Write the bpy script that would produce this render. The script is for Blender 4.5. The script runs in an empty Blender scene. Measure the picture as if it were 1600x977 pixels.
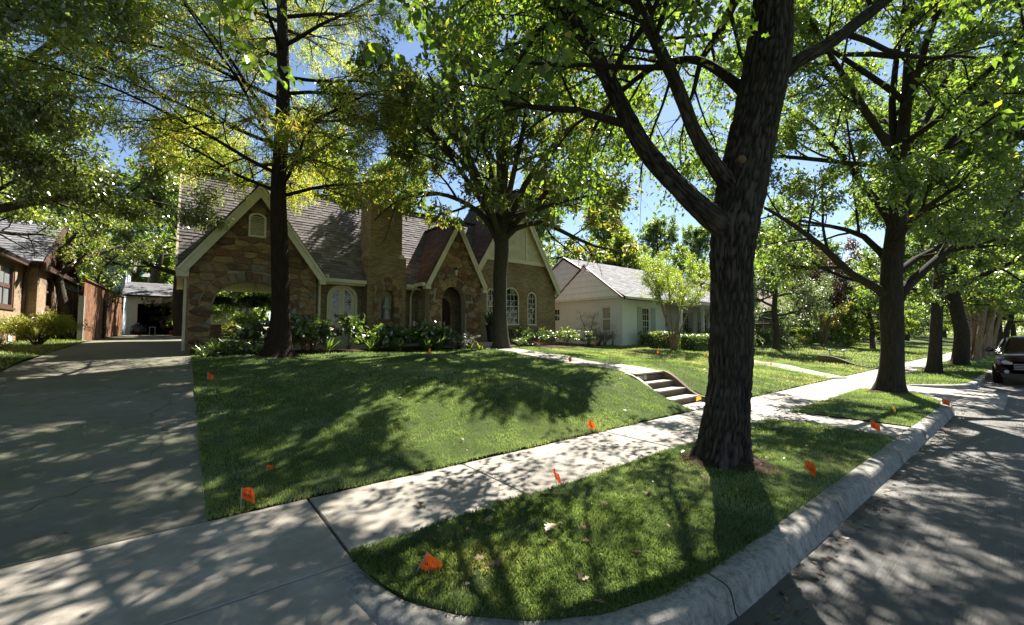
import bpy, math, random
import numpy as np
from mathutils import Vector, Matrix

R = math.radians
sc = bpy.context.scene
col = sc.collection
rng = np.random.default_rng(7)
random.seed(7)

# ------------------------------------------------------------------ camera, sky, sun, exposure
F_PX, YAW, PITCH, EYE = 648.0, R(38.5), math.atan(32.5 / 648.0), 1.6
cd = bpy.data.cameras.new("camera"); cam = bpy.data.objects.new("camera", cd); col.objects.link(cam)
cd.sensor_width = 36.0; cd.lens = 36.0 * F_PX / 1600.0; cd.clip_start = 0.05; cd.clip_end = 3000.0
cam.location = (0, 0, EYE); cam.rotation_euler = (R(90) + PITCH, 0, -YAW)
sc.camera = cam

SUN_AZ, SUN_EL = R(64.5), R(50)
W = bpy.data.worlds.new("World"); sc.world = W; W.use_nodes = True
wn = W.node_tree.nodes; wl = W.node_tree.links
bg = wn["Background"]; sky = wn.new("ShaderNodeTexSky"); sky.sky_type = 'NISHITA'
sky.sun_disc = False; sky.sun_elevation = SUN_EL; sky.sun_rotation = SUN_AZ
sky.air_density = 1.0; sky.dust_density = 0.25; sky.ozone_density = 2.0
wl.new(sky.outputs[0], bg.inputs[0]); bg.inputs[1].default_value = 0.05

sd = bpy.data.lights.new("sun", 'SUN'); sun = bpy.data.objects.new("sun", sd); col.objects.link(sun)
sd.energy = 5.0; sd.angle = R(0.45); sd.color = (1.0, 0.95, 0.86)
sun_dir = Vector((math.cos(SUN_EL) * math.sin(SUN_AZ), math.cos(SUN_EL) * math.cos(SUN_AZ), math.sin(SUN_EL)))
sun.rotation_euler = sun_dir.to_track_quat('Z', 'Y').to_euler(); sun.location = (20, 10, 40)

vs = sc.view_settings
vs.view_transform = 'Standard'; vs.look = 'None'; vs.gamma = 1.0; vs.exposure = 1.8
sc.cycles.max_bounces = 7; sc.cycles.diffuse_bounces = 3; sc.cycles.glossy_bounces = 3
sc.cycles.transmission_bounces = 5; sc.cycles.transparent_max_bounces = 6
sc.cycles.caustics_reflective = False; sc.cycles.caustics_refractive = False
sc.cycles.sample_clamp_indirect = 8.0

# ------------------------------------------------------------------ pixel -> world helper (measuring only)
_f = np.array([math.sin(YAW) * math.cos(PITCH), math.cos(YAW) * math.cos(PITCH), math.sin(PITCH)])
_r = np.array([math.cos(YAW), -math.sin(YAW), 0.0]); _u = np.cross(_r, _f)
EYEV = np.array([0, 0, EYE])
def ray(u, v): return _f + _r * (u - 800.0) / F_PX - _u * (v - 488.5) / F_PX
def at(u, v, depth): return EYEV + ray(u, v) * depth
def unit(v):
    v = np.asarray(v, float); return v / (np.linalg.norm(v) + 1e-12)

# ------------------------------------------------------------------ ground heights
def sstep(x, a, b):
    t = np.clip((np.asarray(x, float) - a) / (b - a), 0, 1); return t * t * (3 - 2 * t)
def z_drive(Y): return np.interp(Y, [4.45, 5.2, 6.5, 10, 14, 21, 36, 60], [0, .03, .17, .56, .93, 1.25, 1.5, 1.6])
def z_bank(Y): return np.interp(Y, [4.45, 5.0, 5.6, 6.2, 7.2, 14, 16, 30, 60], [0.0, .15, .43, .60, .70, .93, 1.0, 1.2, 1.4])
def z_low(Y): return np.interp(Y, [4.45, 5.5, 8, 11, 15, 30, 60], [0.0, .12, .28, .55, .88, 1.1, 1.3])
def ground_z(X, Y):
    X = np.asarray(X, float); Y = np.asarray(Y, float)
    a = sstep(X, 0.2, 5.0); z = z_drive(Y) * (1 - a) + z_bank(Y) * a
    b = sstep(X, 11.0, 16.0); z = z * (1 - b) + z_low(Y) * b
    w = sstep(Y, 4.6, 6.5)
    return z + w * 0.02 * (np.sin(X * 1.7 + Y * 0.9) + np.sin(X * 0.7 - Y * 1.9 + 1.0))
def hit(u, v):
    d = ray(u, v); t = 0.5
    while t < 150:
        p = EYEV + d * t
        g = float(ground_z(p[0], p[1])) if p[1] > 4.45 else 0.0
        if p[2] <= g: return np.array([p[0], p[1], g])
        t += 0.01 + t * 0.0015
    return EYEV + d * 100

# ------------------------------------------------------------------ object helpers
OFF = {}
def tag(o, label=None, cat=None, group=None, kind=None):
    if label: o['label'] = label
    if cat: o['category'] = cat
    if group: o['group'] = group
    if kind: o['kind'] = kind
    return o
def thing(name, label, cat, loc=(0, 0, 0), group=None):
    o = bpy.data.objects.new(name, None); o.empty_display_size = 0.2; col.objects.link(o)
    o.location = loc; OFF[o.name] = Vector([float(c) for c in loc])
    return tag(o, label, cat, group)
def link(o, parent=None):
    col.objects.link(o)
    if parent is not None:
        o.parent = parent
        o.matrix_parent_inverse = Matrix.Translation(-OFF.get(parent.name, Vector((0, 0, 0))))
    return o
def mesh_obj(name, me, mat, parent=None, smooth=False, kind=None, label=None):
    if mat is not None:
        for m in (mat if isinstance(mat, (list, tuple)) else [mat]): me.materials.append(m)
    if smooth: me.polygons.foreach_set('use_smooth', np.ones(len(me.polygons), bool))
    o = bpy.data.objects.new(name, me); link(o, parent)
    if kind: o['kind'] = kind
    if label: o['label'] = label
    return o
def dup(root, loc, rz=0.0, s=1.0, label=None, group=None):
    r = root.copy(); col.objects.link(r); r.location = loc; r.rotation_euler = (0, 0, rz); r.scale = (s,) * 3 if not isinstance(s, tuple) else s
    if label: r['label'] = label
    if group: r['group'] = group
    for ch in list(root.children):
        c = ch.copy(); col.objects.link(c); c.parent = r; c.matrix_parent_inverse = ch.matrix_parent_inverse
        for g in list(ch.children):
            k = g.copy(); col.objects.link(k); k.parent = c; k.matrix_parent_inverse = g.matrix_parent_inverse
    return r

class MB:
    def __init__(s): s.v = []; s.f = []; s.t = []
    def add(s, vs_, fs, tint=0.5):
        n = len(s.v); s.v.extend([tuple(float(c) for c in p) for p in vs_]); s.t.extend([tint] * len(vs_))
        s.f.extend([tuple(n + i for i in f) for f in fs]); return s
    def box(s, x0, x1, y0, y1, z0, z1, tint=0.5):
        return s.add([(x0, y0, z0), (x1, y0, z0), (x1, y1, z0), (x0, y1, z0), (x0, y0, z1), (x1, y0, z1), (x1, y1, z1), (x0, y1, z1)],
                     [(3, 2, 1, 0), (4, 5, 6, 7), (0, 1, 5, 4), (1, 2, 6, 5), (2, 3, 7, 6), (3, 0, 4, 7)], tint)
    def prism(s, pts, vec, tint=0.5):
        n = len(pts); b = [tuple(np.add(p, vec)) for p in pts]
        return s.add(list(pts) + b, [tuple(range(n)), tuple(range(2 * n - 1, n - 1, -1))] + [(i, i + n, (i + 1) % n + n, (i + 1) % n) for i in range(n)], tint)
    def beam(s, a, b, w, h, up=(0, 0, 1), tint=0.5):
        a = np.asarray(a, float); b = np.asarray(b, float); d = unit(b - a); sd_ = unit(np.cross(d, up)); u2 = np.cross(sd_, d)
        q = [a + sd_ * i * w / 2 + u2 * j * h / 2 for i, j in ((-1, -1), (1, -1), (1, 1), (-1, 1))]
        return s.prism(q, b - a, tint)
    def tube(s, pts, rad, n=8, cap=True, tint=0.5):
        V, Fc = tube_arrays(pts, rad, n, cap); return s.add(V, Fc, tint)
    def build(s, name, mat, parent=None, smooth=False, kind=None, label=None):
        me = bpy.data.meshes.new(name); me.from_pydata(s.v, [], s.f); 
        if len(set(s.t)) > 1:
            a = me.attributes.new('tint', 'FLOAT', 'POINT'); a.data.foreach_set('value', np.array(s.t, np.float32))
        me.update(); return mesh_obj(name, me, mat, parent, smooth, kind, label)

def tube_arrays(pts, rad, n=8, cap=True):
    pts = [np.asarray(p, float) for p in pts]; m = len(pts)
    if np.isscalar(rad): rad = [rad] * m
    V = []; t = unit(pts[1] - pts[0]); a = unit(np.cross(t, (0, 0, 1) if abs(t[2]) < .9 else (1, 0, 0)))
    for i in range(m):
        t = unit(pts[min(i + 1, m - 1)] - pts[max(i - 1, 0)])
        a = unit(a - t * a.dot(t)); b = np.cross(t, a)
        for k in range(n):
            th = 2 * math.pi * k / n; V.append(pts[i] + rad[i] * (a * math.cos(th) + b * math.sin(th)))
    Fc = [(i * n + k, i * n + (k + 1) % n, (i + 1) * n + (k + 1) % n, (i + 1) * n + k) for i in range(m - 1) for k in range(n)]
    if cap: Fc += [tuple(range(n - 1, -1, -1)), tuple((m - 1) * n + k for k in range(n))]
    return V, Fc

def fast_mesh(name, V, loops, starts, tint=None):
    me = bpy.data.meshes.new(name)
    me.vertices.add(len(V)); me.vertices.foreach_set('co', np.ascontiguousarray(V, np.float32).ravel())
    me.loops.add(len(loops)); me.loops.foreach_set('vertex_index', np.ascontiguousarray(loops, np.int32))
    me.polygons.add(len(starts)); me.polygons.foreach_set('loop_start', np.ascontiguousarray(starts, np.int32))
    if tint is not None:
        a = me.attributes.new('tint', 'FLOAT', 'POINT'); a.data.foreach_set('value', np.ascontiguousarray(tint, np.float32))
    me.update(calc_edges=True); return me

def vnoise(x, y, seed=0, wrap=None):
    """value noise on numpy arrays; wrap = period in x"""
    g = np.random.default_rng(seed).random((64, 64)); x = np.asarray(x, float); y = np.asarray(y, float)
    xi = np.floor(x).astype(int); yi = np.floor(y).astype(int); fx = x - xi; fy = y - yi
    fx = fx * fx * (3 - 2 * fx); fy = fy * fy * (3 - 2 * fy); wx = wrap or 64
    a = g[xi % wx % 64, yi % 64]; b = g[(xi + 1) % wx % 64, yi % 64]; c = g[xi % wx % 64, (yi + 1) % 64]; d = g[(xi + 1) % wx % 64, (yi + 1) % 64]
    return (a * (1 - fx) + b * fx) * (1 - fy) + (c * (1 - fx) + d * fx) * fy

# ------------------------------------------------------------------ materials
class NT:
    def __init__(s, name):
        s.m = bpy.data.materials.new(name); s.m.use_nodes = True; s.n = s.m.node_tree.nodes; s.l = s.m.node_tree.links
        s.p = s.n["Principled BSDF"]; s.out = s.n["Material Output"]
    def new(s, t, **kw):
        nd = s.n.new(t)
        for k, v in kw.items():
            if k in nd.inputs: nd.inputs[k].default_value = v
            else: setattr(nd, k, v)
        return nd
    def pos(s, scale=(1, 1, 1), obj=False):
        g = s.new('ShaderNodeTexCoord').outputs['Object'] if obj else s.new('ShaderNodeNewGeometry').outputs['Position']
        mp = s.new('ShaderNodeMapping'); mp.inputs['Scale'].default_value = scale; s.l.new(g, mp.inputs[0]); return mp.outputs[0]
    def noise(s, scale, vec=None, detail=5.0, rough=0.6):
        t = s.new('ShaderNodeTexNoise'); t.inputs['Scale'].default_value = scale; t.inputs['Detail'].default_value = detail; t.inputs['Roughness'].default_value = rough
        if vec is not None: s.l.new(vec, t.inputs['Vector'])
        return t.outputs['Fac']
    def ramp(s, fac, stops):
        r = s.new('ShaderNodeValToRGB'); e = r.color_ramp.elements
        while len(e) < len(stops): e.new(0.5)
        for i, (p, c) in enumerate(stops): e[i].position = p; e[i].color = (*c, 1)
        s.l.new(fac, r.inputs[0]); return r.outputs[0]
    def mix(s, fac, a, b, mode='MIX'):
        m = s.new('ShaderNodeMix', data_type='RGBA', blend_type=mode)
        for val, i in ((fac, 0), (a, 6), (b, 7)):
            if hasattr(val, 'links'): s.l.new(val, m.inputs[i])
            elif i == 0: m.inputs[0].default_value = val
            else: m.inputs[i].default_value = (*val, 1)
        return m.outputs[2]
    def math(s, op, a, b=None, c=None):
        m = s.new('ShaderNodeMath', operation=op)
        for i, v in enumerate((a, b, c)):
            if v is None: continue
            if hasattr(v, 'links'): s.l.new(v, m.inputs[i])
            else: m.inputs[i].default_value = v
        return m.outputs[0]
    def bump(s, height, strength, dist=0.02, prev=None):
        b = s.new('ShaderNodeBump'); b.inputs['Strength'].default_value = strength; b.inputs['Distance'].default_value = dist
        s.l.new(height, b.inputs['Height'])
        if prev is not None: s.l.new(prev, b.inputs['Normal'])
        return b.outputs[0]
    def set(s, color=None, rough=0.7, normal=None, spec=0.3, metal=0.0):
        for v, k in ((color, 'Base Color'), (rough, 'Roughness'), (normal, 'Normal')):
            if v is None: continue
            if hasattr(v, 'links'): s.l.new(v, s.p.inputs[k])
            elif k == 'Base Color': s.p.inputs[k].default_value = (*v, 1)
            else: s.p.inputs[k].default_value = v
        s.p.inputs['Specular IOR Level'].default_value = spec; s.p.inputs['Metallic'].default_value = metal; return s.m
def tintnode(t):
    a = t.new('ShaderNodeAttribute'); a.attribute_name = 'tint'; return a.outputs['Fac']

def m_plain(name, c, rough=0.6, var=0.25, scale=6.0, bump=0.0, spec=0.3, metal=0.0, bscale=None):
    t = NT(name); v = t.pos(obj=False); n = t.noise(scale, v)
    cc = t.ramp(n, [(0.3, tuple(x * (1 - var) for x in c)), (0.7, tuple(min(1, x * (1 + var)) for x in c))])
    nb = t.bump(t.noise(bscale or scale * 6, v), bump) if bump else None
    return t.set(cc, rough, nb, spec, metal)

def m_concrete(name, c, dark, algae=0.0, blotch=.5, ribs=0.0, rough=0.8, ribdir=(0, 1, 0)):
    t = NT(name); v = t.pos()
    big = t.noise(0.7, v, 6, .65); mid = t.noise(5, v, 8, .7); fine = t.noise(140, v, 2); grit = t.noise(420, v, 1)
    cc = t.ramp(big, [(0.3, dark), (0.62, c)])
    cc = t.mix(t.math('MULTIPLY', t.ramp(mid, [(0.42, (0, 0, 0)), (0.70, (1, 1, 1))]), blotch), cc, tuple(x * .42 for x in (c[0] * 1.05, c[1] * .98, c[2] * .86)))
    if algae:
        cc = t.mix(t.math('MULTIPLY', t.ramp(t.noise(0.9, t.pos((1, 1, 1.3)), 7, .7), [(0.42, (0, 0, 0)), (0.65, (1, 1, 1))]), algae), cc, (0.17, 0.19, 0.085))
    cc = t.mix(t.math('MULTIPLY', t.ramp(fine, [(0.35, (1, 1, 1)), (0.6, (0, 0, 0))]), .35), cc, tuple(x * .55 for x in c))
    spots = t.new('ShaderNodeTexVoronoi', feature='F1'); spots.inputs['Scale'].default_value = 1.9; t.l.new(v, spots.inputs['Vector'])
    sp = t.ramp(spots.outputs['Distance'], [(0.03, (1, 1, 1)), (0.07, (0, 0, 0))])
    cc = t.mix(t.math('MULTIPLY', sp, .6), cc, tuple(x * .3 for x in c))
    # hairline cracks
    cr = t.new('ShaderNodeTexVoronoi', feature='DISTANCE_TO_EDGE'); cr.inputs['Scale'].default_value = 0.28
    wv = t.new('ShaderNodeVectorMath', operation='ADD'); nz = t.new('ShaderNodeTexNoise'); nz.inputs['Scale'].default_value = 1.2; nz.inputs['Detail'].default_value = 6
    t.l.new(v, nz.inputs['Vector']); t.l.new(v, wv.inputs[0]); t.l.new(nz.outputs['Color'], wv.inputs[1]); t.l.new(wv.outputs[0], cr.inputs['Vector'])
    ck = t.math('MULTIPLY', t.ramp(cr.outputs['Distance'], [(0.0, (1, 1, 1)), (0.005, (0, 0, 0))]), t.ramp(big, [(0.42, (0, 0, 0)), (0.52, (1, 1, 1))]))
    cc = t.mix(t.math('MULTIPLY', ck, .75), cc, (0.03, 0.028, 0.025))
    nb = t.bump(fine, .5, .004); nb = t.bump(grit, .5, .003, nb); nb = t.bump(mid, .25, .01, nb)
    if ribs:
        w = t.noise(1.0, t.pos((.55, 42, 1)), 4, .6); w2 = t.noise(1.0, t.pos((1.4, 75, 1)), 3, .6)
        k = t.math('MULTIPLY', t.ramp(t.math('ADD', t.math('MULTIPLY', w, .6), t.math('MULTIPLY', w2, .4)), [(.46, (0, 0, 0)), (.56, (1, 1, 1))]), t.ramp(t.noise(1.1, v), [(0.35, (.15, .15, .15)), (0.62, (1, 1, 1))]))
        nb = t.bump(k, ribs, .004, nb); cc = t.mix(t.math('MULTIPLY', k, .45), cc, tuple(x * .45 for x in c))
        tar = t.new('ShaderNodeTexVoronoi', feature='DISTANCE_TO_EDGE'); tar.inputs['Scale'].default_value = .16; t.l.new(wv.outputs[0], tar.inputs['Vector']); cc = t.mix(t.math('MULTIPLY', t.ramp(tar.outputs['Distance'], [(0, (1, 1, 1)), (.006, (0, 0, 0))]), .8), cc, (.02, .019, .018))
        pt = t.noise(.35, v, 3); cc = t.mix(t.math('MULTIPLY', t.ramp(pt, [(.52, (0, 0, 0)), (.56, (1, 1, 1))]), .3), cc, tuple(x * .5 for x in c))
    return t.set(cc, rough, nb, .35)

def m_kerb(name):
    t = NT(name); v = t.pos(); big = t.noise(.9, v, 6, .65); st = t.noise(1.0, t.pos((15, 15, 2.0)), 8, .75); mid = t.noise(19, v, 8, .75); fine = t.noise(160, v, 2)
    cc = t.ramp(big, [(.3, (.25, .235, .205)), (.65, (.43, .405, .355))])
    cc = t.mix(t.math('MULTIPLY', t.ramp(st, [(.44, (0, 0, 0)), (.64, (1, 1, 1))]), .62), cc, (.10, .094, .088))
    cc = t.mix(t.math('MULTIPLY', t.ramp(mid, [(.5, (0, 0, 0)), (.68, (1, 1, 1))]), .7), cc, (.07, .066, .06)); cc = t.mix(.35, cc, t.ramp(fine, [(.3, (.35, .35, .35)), (.65, (1, 1, 1))]), 'MULTIPLY')
    return t.set(cc, .85, t.bump(fine, .6, .004, t.bump(mid, .6, .012)), .3)

def m_brick(name, c1, c2, mortar, w=.21, h=.07, bump=.6, rough=.85, dirt=.5):
    t = NT(name); g = t.new('ShaderNodeNewGeometry'); s = t.new('ShaderNodeSeparateXYZ'); t.l.new(g.outputs['Position'], s.inputs[0])
    u = t.math('ADD', s.outputs[0], s.outputs[1]); cb = t.new('ShaderNodeCombineXYZ'); t.l.new(u, cb.inputs[0]); t.l.new(s.outputs[2], cb.inputs[1])
    b = t.new('ShaderNodeTexBrick'); t.l.new(cb.outputs[0], b.inputs['Vector'])
    b.inputs['Scale'].default_value = 1; b.inputs['Brick Width'].default_value = w; b.inputs['Row Height'].default_value = h; b.inputs['Mortar Size'].default_value = .006
    b.inputs['Mortar Smooth'].default_value = .3; b.inputs['Bias'].default_value = -.1
    b.inputs['Color1'].default_value = (*c1, 1); b.inputs['Color2'].default_value = (*c2, 1); b.inputs['Mortar'].default_value = (*mortar, 1)
    v = g.outputs['Position']; n = t.noise(1.1, v, 6, .7); f = t.noise(40, v, 4)
    cc = t.mix(t.math('MULTIPLY', t.ramp(n, [(0.4, (0, 0, 0)), (0.7, (1, 1, 1))]), dirt), b.outputs['Color'], tuple(x * .45 for x in c2))
    cc = t.mix(.35, cc, t.ramp(f, [(0.3, (.3, .3, .3)), (0.7, (1, 1, 1))]), 'MULTIPLY')
    nb = t.bump(b.outputs['Fac'], -bump, .012); nb = t.bump(f, .35, .008, nb)
    return t.set(cc, rough, nb, .2)

def m_leaf(name, stops, trans=0.5, gloss=0.08, tr_gain=1.6, warm=(1.05, 1.0, .45), rough=.38):
    """stops: colour ramp over the per-leaf tint attribute"""
    t = NT(name); t.n.remove(t.p); c = t.ramp(tintnode(t), stops)
    d = t.new('ShaderNodeBsdfDiffuse'); t.l.new(c, d.inputs['Color'])
    tc = t.mix(1.0, c, tuple(tr_gain * w for w in warm), 'MULTIPLY'); tr = t.new('ShaderNodeBsdfTranslucent'); t.l.new(tc, tr.inputs['Color'])
    m1 = t.new('ShaderNodeMixShader'); m1.inputs[0].default_value = trans; t.l.new(d.outputs[0], m1.inputs[1]); t.l.new(tr.outputs[0], m1.inputs[2])
    g = t.new('ShaderNodeBsdfGlossy'); g.inputs['Roughness'].default_value = rough; g.inputs['Color'].default_value = (1, 1, 1, 1)
    m2 = t.new('ShaderNodeMixShader'); m2.inputs[0].default_value = gloss; t.l.new(m1.outputs[0], m2.inputs[1]); t.l.new(g.outputs[0], m2.inputs[2])
    t.l.new(m2.outputs[0], t.out.inputs['Surface']); return t.m

def m_bark(name, c, dark, sc_=(24, 24, 3.0), bump=1.0, dist=.03):
    t = NT(name); v = t.pos(sc_); n = t.noise(1.0, v, 6, .6); n2 = t.noise(1.6, t.pos((1, 1, .8)), 5); n3 = t.noise(2.3, v, 4, .6)
    rg = t.math('SUBTRACT', 1.0, t.math('ABSOLUTE', t.math('MULTIPLY_ADD', n, 4.0, -2.0)))
    h = t.math('ADD', t.math('MULTIPLY', rg, -.55), t.math('ADD', n3, .25))
    cc = t.ramp(h, [(0.05, dark), (.75, c)]); cc = t.mix(t.math('MULTIPLY', n2, .4), cc, tuple(x * .8 for x in (c[0] * .8, c[1] * 1.05, c[2] * .75)))
    return t.set(cc, .9, t.bump(h, bump, dist), .12)

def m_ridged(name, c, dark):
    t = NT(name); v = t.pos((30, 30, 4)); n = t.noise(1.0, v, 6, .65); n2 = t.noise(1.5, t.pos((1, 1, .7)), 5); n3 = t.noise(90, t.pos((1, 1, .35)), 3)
    h = t.math('ADD', t.math('MULTIPLY', tintnode(t), .8), t.math('MULTIPLY', n, .35)); cc = t.ramp(h, [(.18, dark), (.55, tuple(x * .6 for x in c)), (.95, c)])  # ridge tint darkens furrows: groove shade put into the inner bark colour
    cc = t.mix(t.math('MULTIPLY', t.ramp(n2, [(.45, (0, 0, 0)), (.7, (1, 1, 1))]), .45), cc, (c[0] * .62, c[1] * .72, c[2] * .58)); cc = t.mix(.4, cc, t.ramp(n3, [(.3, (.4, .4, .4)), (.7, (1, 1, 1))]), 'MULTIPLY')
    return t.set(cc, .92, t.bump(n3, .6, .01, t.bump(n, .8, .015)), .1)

def m_glass(name, c=(.012, .015, .018), rough=.04):
    t = NT(name); v = t.pos(); n = t.noise(2.2, v, 2)
    return t.set(t.ramp(n, [(.3, tuple(x * .5 for x in c)), (.7, c)]), rough, t.bump(t.noise(1.3, v, 1), .06, .02), .8)

def m_shingle(name, a, b, c):
    t = NT(name); v = t.pos(); n = t.noise(60, v, 3); cc = t.ramp(tintnode(t), [(0.0, a), (0.5, b), (1.0, c)])
    cc = t.mix(.45, cc, t.ramp(n, [(0.3, (.35, .35, .35)), (0.7, (1, 1, 1))]), 'MULTIPLY')
    cc = t.mix(t.math('MULTIPLY', t.ramp(t.noise(.6, v, 5), [(0.45, (0, 0, 0)), (0.7, (1, 1, 1))]), .4), cc, tuple(x * .5 for x in b))
    return t.set(cc, .85, t.bump(n, .5, .006), .25)

M = {}
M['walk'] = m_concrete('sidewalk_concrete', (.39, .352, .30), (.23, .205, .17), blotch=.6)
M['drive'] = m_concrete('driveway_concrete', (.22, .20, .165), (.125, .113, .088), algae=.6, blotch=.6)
M['kerb'] = m_kerb('kerb_concrete')
M['street'] = m_concrete('street_concrete', (.105, .094, .079), (.056, .050, .043), ribs=.45, rough=.48, ribdir=(0, 1, 0))
M['step'] = m_concrete('step_concrete', (.48, .44, .38), (.32, .28, .23))
M['cheek'] = m_concrete('cheek_wall_concrete', (.19, .135, .095), (.10, .07, .05))
M['joint'] = m_plain('joint_filler', (.022, .02, .018), .9)
t = NT('lawn_soil'); v = t.pos(); n = t.noise(3, v, 6, .7); n2 = t.noise(90, v, 4)
cc = t.ramp(n, [(.3, (.06, .085, .026)), (.55, (.105, .145, .042)), (.75, (.16, .18, .065))])
M['turf'] = t.set(t.mix(.6, cc, t.ramp(n2, [(.3, (.25, .25, .25)), (.7, (1, 1, 1))]), 'MULTIPLY'), .95, t.bump(n2, .9, .04), .1)
M['soil'] = m_plain('mulch', (.055, .035, .024), .95, .5, 40, .9, .1)
M['blade'] = m_leaf('grass_blade', [(0.0, (.064, .102, .040)), (.35, (.114, .172, .060)), (.7, (.195, .255, .085)), (.9, (.29, .27, .12)), (1.0, (.37, .30, .17))], trans=.45, gloss=.05, tr_gain=2.0, warm=(1.0, 1.0, .6), rough=.45)
M['brick'] = m_brick('buff_brick', (.39, .29, .155), (.23, .163, .085), (.24, .20, .15))
M['brick_or'] = m_brick('orange_brick', (.39, .275, .165), (.27, .18, .10), (.36, .31, .25))
M['brick_wh'] = m_brick('white_painted_brick', (.84, .87, .91), (.80, .83, .87), (.73, .76, .80), bump=.5, dirt=.12)
M['mortar'] = m_plain('mortar', (.34, .285, .21), .95, .25, 20, .5)
M['stones'] = [m_plain('stone_' + n_, c_, .85, .4, 9, .7, .2) for n_, c_ in (('tan', (.29, .19, .105)), ('brown', (.20, .118, .062)), ('rust', (.21, .10, .055)), ('grey', (.22, .18, .125)), ('ochre', (.32, .215, .105)), ('umber', (.14, .086, .05)))]
M['cream'] = m_plain('cream_paint', (.66, .59, .43), .55, .08, 3, .08)
M['stucco'] = m_plain('cream_stucco', (.58, .52, .37), .9, .15, 4, .5, bscale=60)
M['white'] = m_plain('white_paint', (.76, .74, .72), .5, .08, 3, .05)
M['sheath'] = m_plain('white_siding', (.84, .87, .91), .6, .06, 3, .05)
M['brown'] = m_plain('brown_paint', (.10, .055, .04), .5, .2, 5, .1)
M['glass'] = m_glass('window_glass')
M['curtain'] = m_plain('curtained_glass', (.20, .23, .23), .25, .2, 3, 0, .6)
M['shingle'] = m_shingle('roof_shingle', (.12, .10, .10), (.19, .165, .168), (.27, .24, .242))
M['shingle_rd'] = m_shingle('red_brown_shingle', (.085, .052, .044), (.13, .082, .07), (.18, .12, .10))
M['shingle_gy'] = m_shingle('grey_shingle', (.155, .15, .155), (.23, .225, .235), (.30, .295, .305))
M['underlay'] = m_plain('roof_deck', (.05, .042, .042), .95)
M['door'] = m_plain('dark_door_wood', (.055, .025, .018), .4, .4, 12, .2)
M['fence'] = m_plain('fence_wood', (.185, .085, .042), .8, .5, 7, .4)
M['fence_d'] = m_plain('gate_shade_dark_wood', (.06, .035, .024), .85, .4, 7, .4)  # fence wood darkened to hold the gate's shade; fern baskets reuse it
M['black'] = m_plain('black_metal', (.015, .015, .015), .4, .2, 8, 0, .5)
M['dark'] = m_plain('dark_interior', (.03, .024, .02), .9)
M['grey'] = m_plain('grey_metal', (.34, .35, .35), .45, .15, 8, .05, .5)
M['blue'] = m_plain('blue_grey_wall', (.55, .60, .68), .7, .08)
M['shutter'] = m_plain('grey_shutter', (.42, .46, .46), .55, .1)
M['bark_oak'] = m_bark('oak_bark', (.075, .062, .050), (.012, .0095, .008))
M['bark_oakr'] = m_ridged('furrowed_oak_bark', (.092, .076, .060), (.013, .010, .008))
M['bark_far'] = m_bark('street_tree_bark', (.075, .06, .047), (.022, .017, .013), (15, 15, 2.6), .8)
M['bark_cyp'] = m_bark('cypress_bark', (.06, .039, .029), (.017, .011, .008), (16, 16, 1.6))
M['bark_yard'] = m_bark('yard_tree_bark', (.10, .085, .068), (.035, .028, .022), (13, 13, 5), .7)
M['bark_pale'] = m_bark('pale_bark', (.36, .27, .20), (.15, .10, .075), (6, 6, 1.4), .4)
M['bark_live'] = m_bark('live_oak_bark', (.12, .095, .075), (.035, .027, .022), (14, 14, 4), .8)
M['red'] = m_plain('red_plastic', (.42, .03, .02), .4, .1)
M['tarp'] = m_plain('blue_car_cover', (.24, .36, .56), .6, .15, 2, .3)
G = 'green'
M['lf_oak'] = m_leaf('red_oak_leaf', [(0, (.035, .065, .014)), (.5, (.070, .120, .020)), (.85, (.115, .155, .024)), (1, (.21, .17, .03))], .55, .06, 3.6)
M['lf_st'] = m_leaf('street_tree_leaf', [(0, (.040, .070, .020)), (.5, (.074, .118, .028)), (.9, (.125, .16, .034)), (1, (.19, .17, .04))], .55, .08, 3.4)
M['lf_yard'] = m_leaf('yard_tree_leaf', [(0, (.045, .068, .016)), (.45, (.075, .108, .022)), (.75, (.135, .145, .028)), (.9, (.18, .12, .03)), (1, (.26, .21, .04))], .55, .08, 3.3)
M['lf_cyp'] = m_leaf('cypress_needle', [(0, (.11, .155, .035)), (.5, (.19, .22, .048)), (.78, (.28, .23, .055)), (1, (.36, .17, .055))], .60, .03, 2.9, (.98, 1.0, .45))
M['lf_live'] = m_leaf('live_oak_leaf', [(0, (.032, .050, .016)), (.6, (.066, .094, .024)), (1, (.12, .145, .034))], .58, .14, 3.8, rough=.3)
M['lf_bright'] = m_leaf('bright_leaf', [(0, (.08, .13, .02)), (.5, (.135, .19, .03)), (1, (.22, .24, .04))], .55, .05, 2.6)
M['lf_purple'] = m_leaf('purple_leaf', [(0, (.035, .022, .02)), (.6, (.06, .04, .032)), (1, (.10, .075, .035))], .45, .08, 2.0, (1.2, .8, .6))
M['lf_grey'] = m_leaf('grey_green_leaf', [(0, (.07, .10, .05)), (.6, (.12, .16, .075)), (1, (.18, .21, .09))], .5, .08, 2.2, (1, 1, .6))
M['lf_shrub'] = m_leaf('shrub_leaf', [(0, (.035, .065, .018)), (.6, (.07, .12, .028)), (1, (.14, .185, .04))], .45, .12, 2.4, rough=.3)
M['lf_silver'] = m_leaf('silver_leaf', [(0, (.12, .13, .09)), (.6, (.20, .21, .15)), (1, (.31, .32, .24))], .3, .06, 1.5, (1, 1, .8))
M['lf_lime'] = m_leaf('lime_leaf', [(0, (.13, .16, .025)), (.6, (.22, .24, .035)), (1, (.32, .30, .06))], .45, .05, 1.8)
M['lf_fern'] = m_leaf('fern_frond', [(0, (.025, .05, .014)), (1, (.055, .09, .024))], .4, .06, 2.0)
M['litter'] = m_leaf('dry_leaf', [(0, (.10, .055, .03)), (.6, (.20, .12, .06)), (1, (.40, .34, .24))], .2, .05, 1.2)
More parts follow.
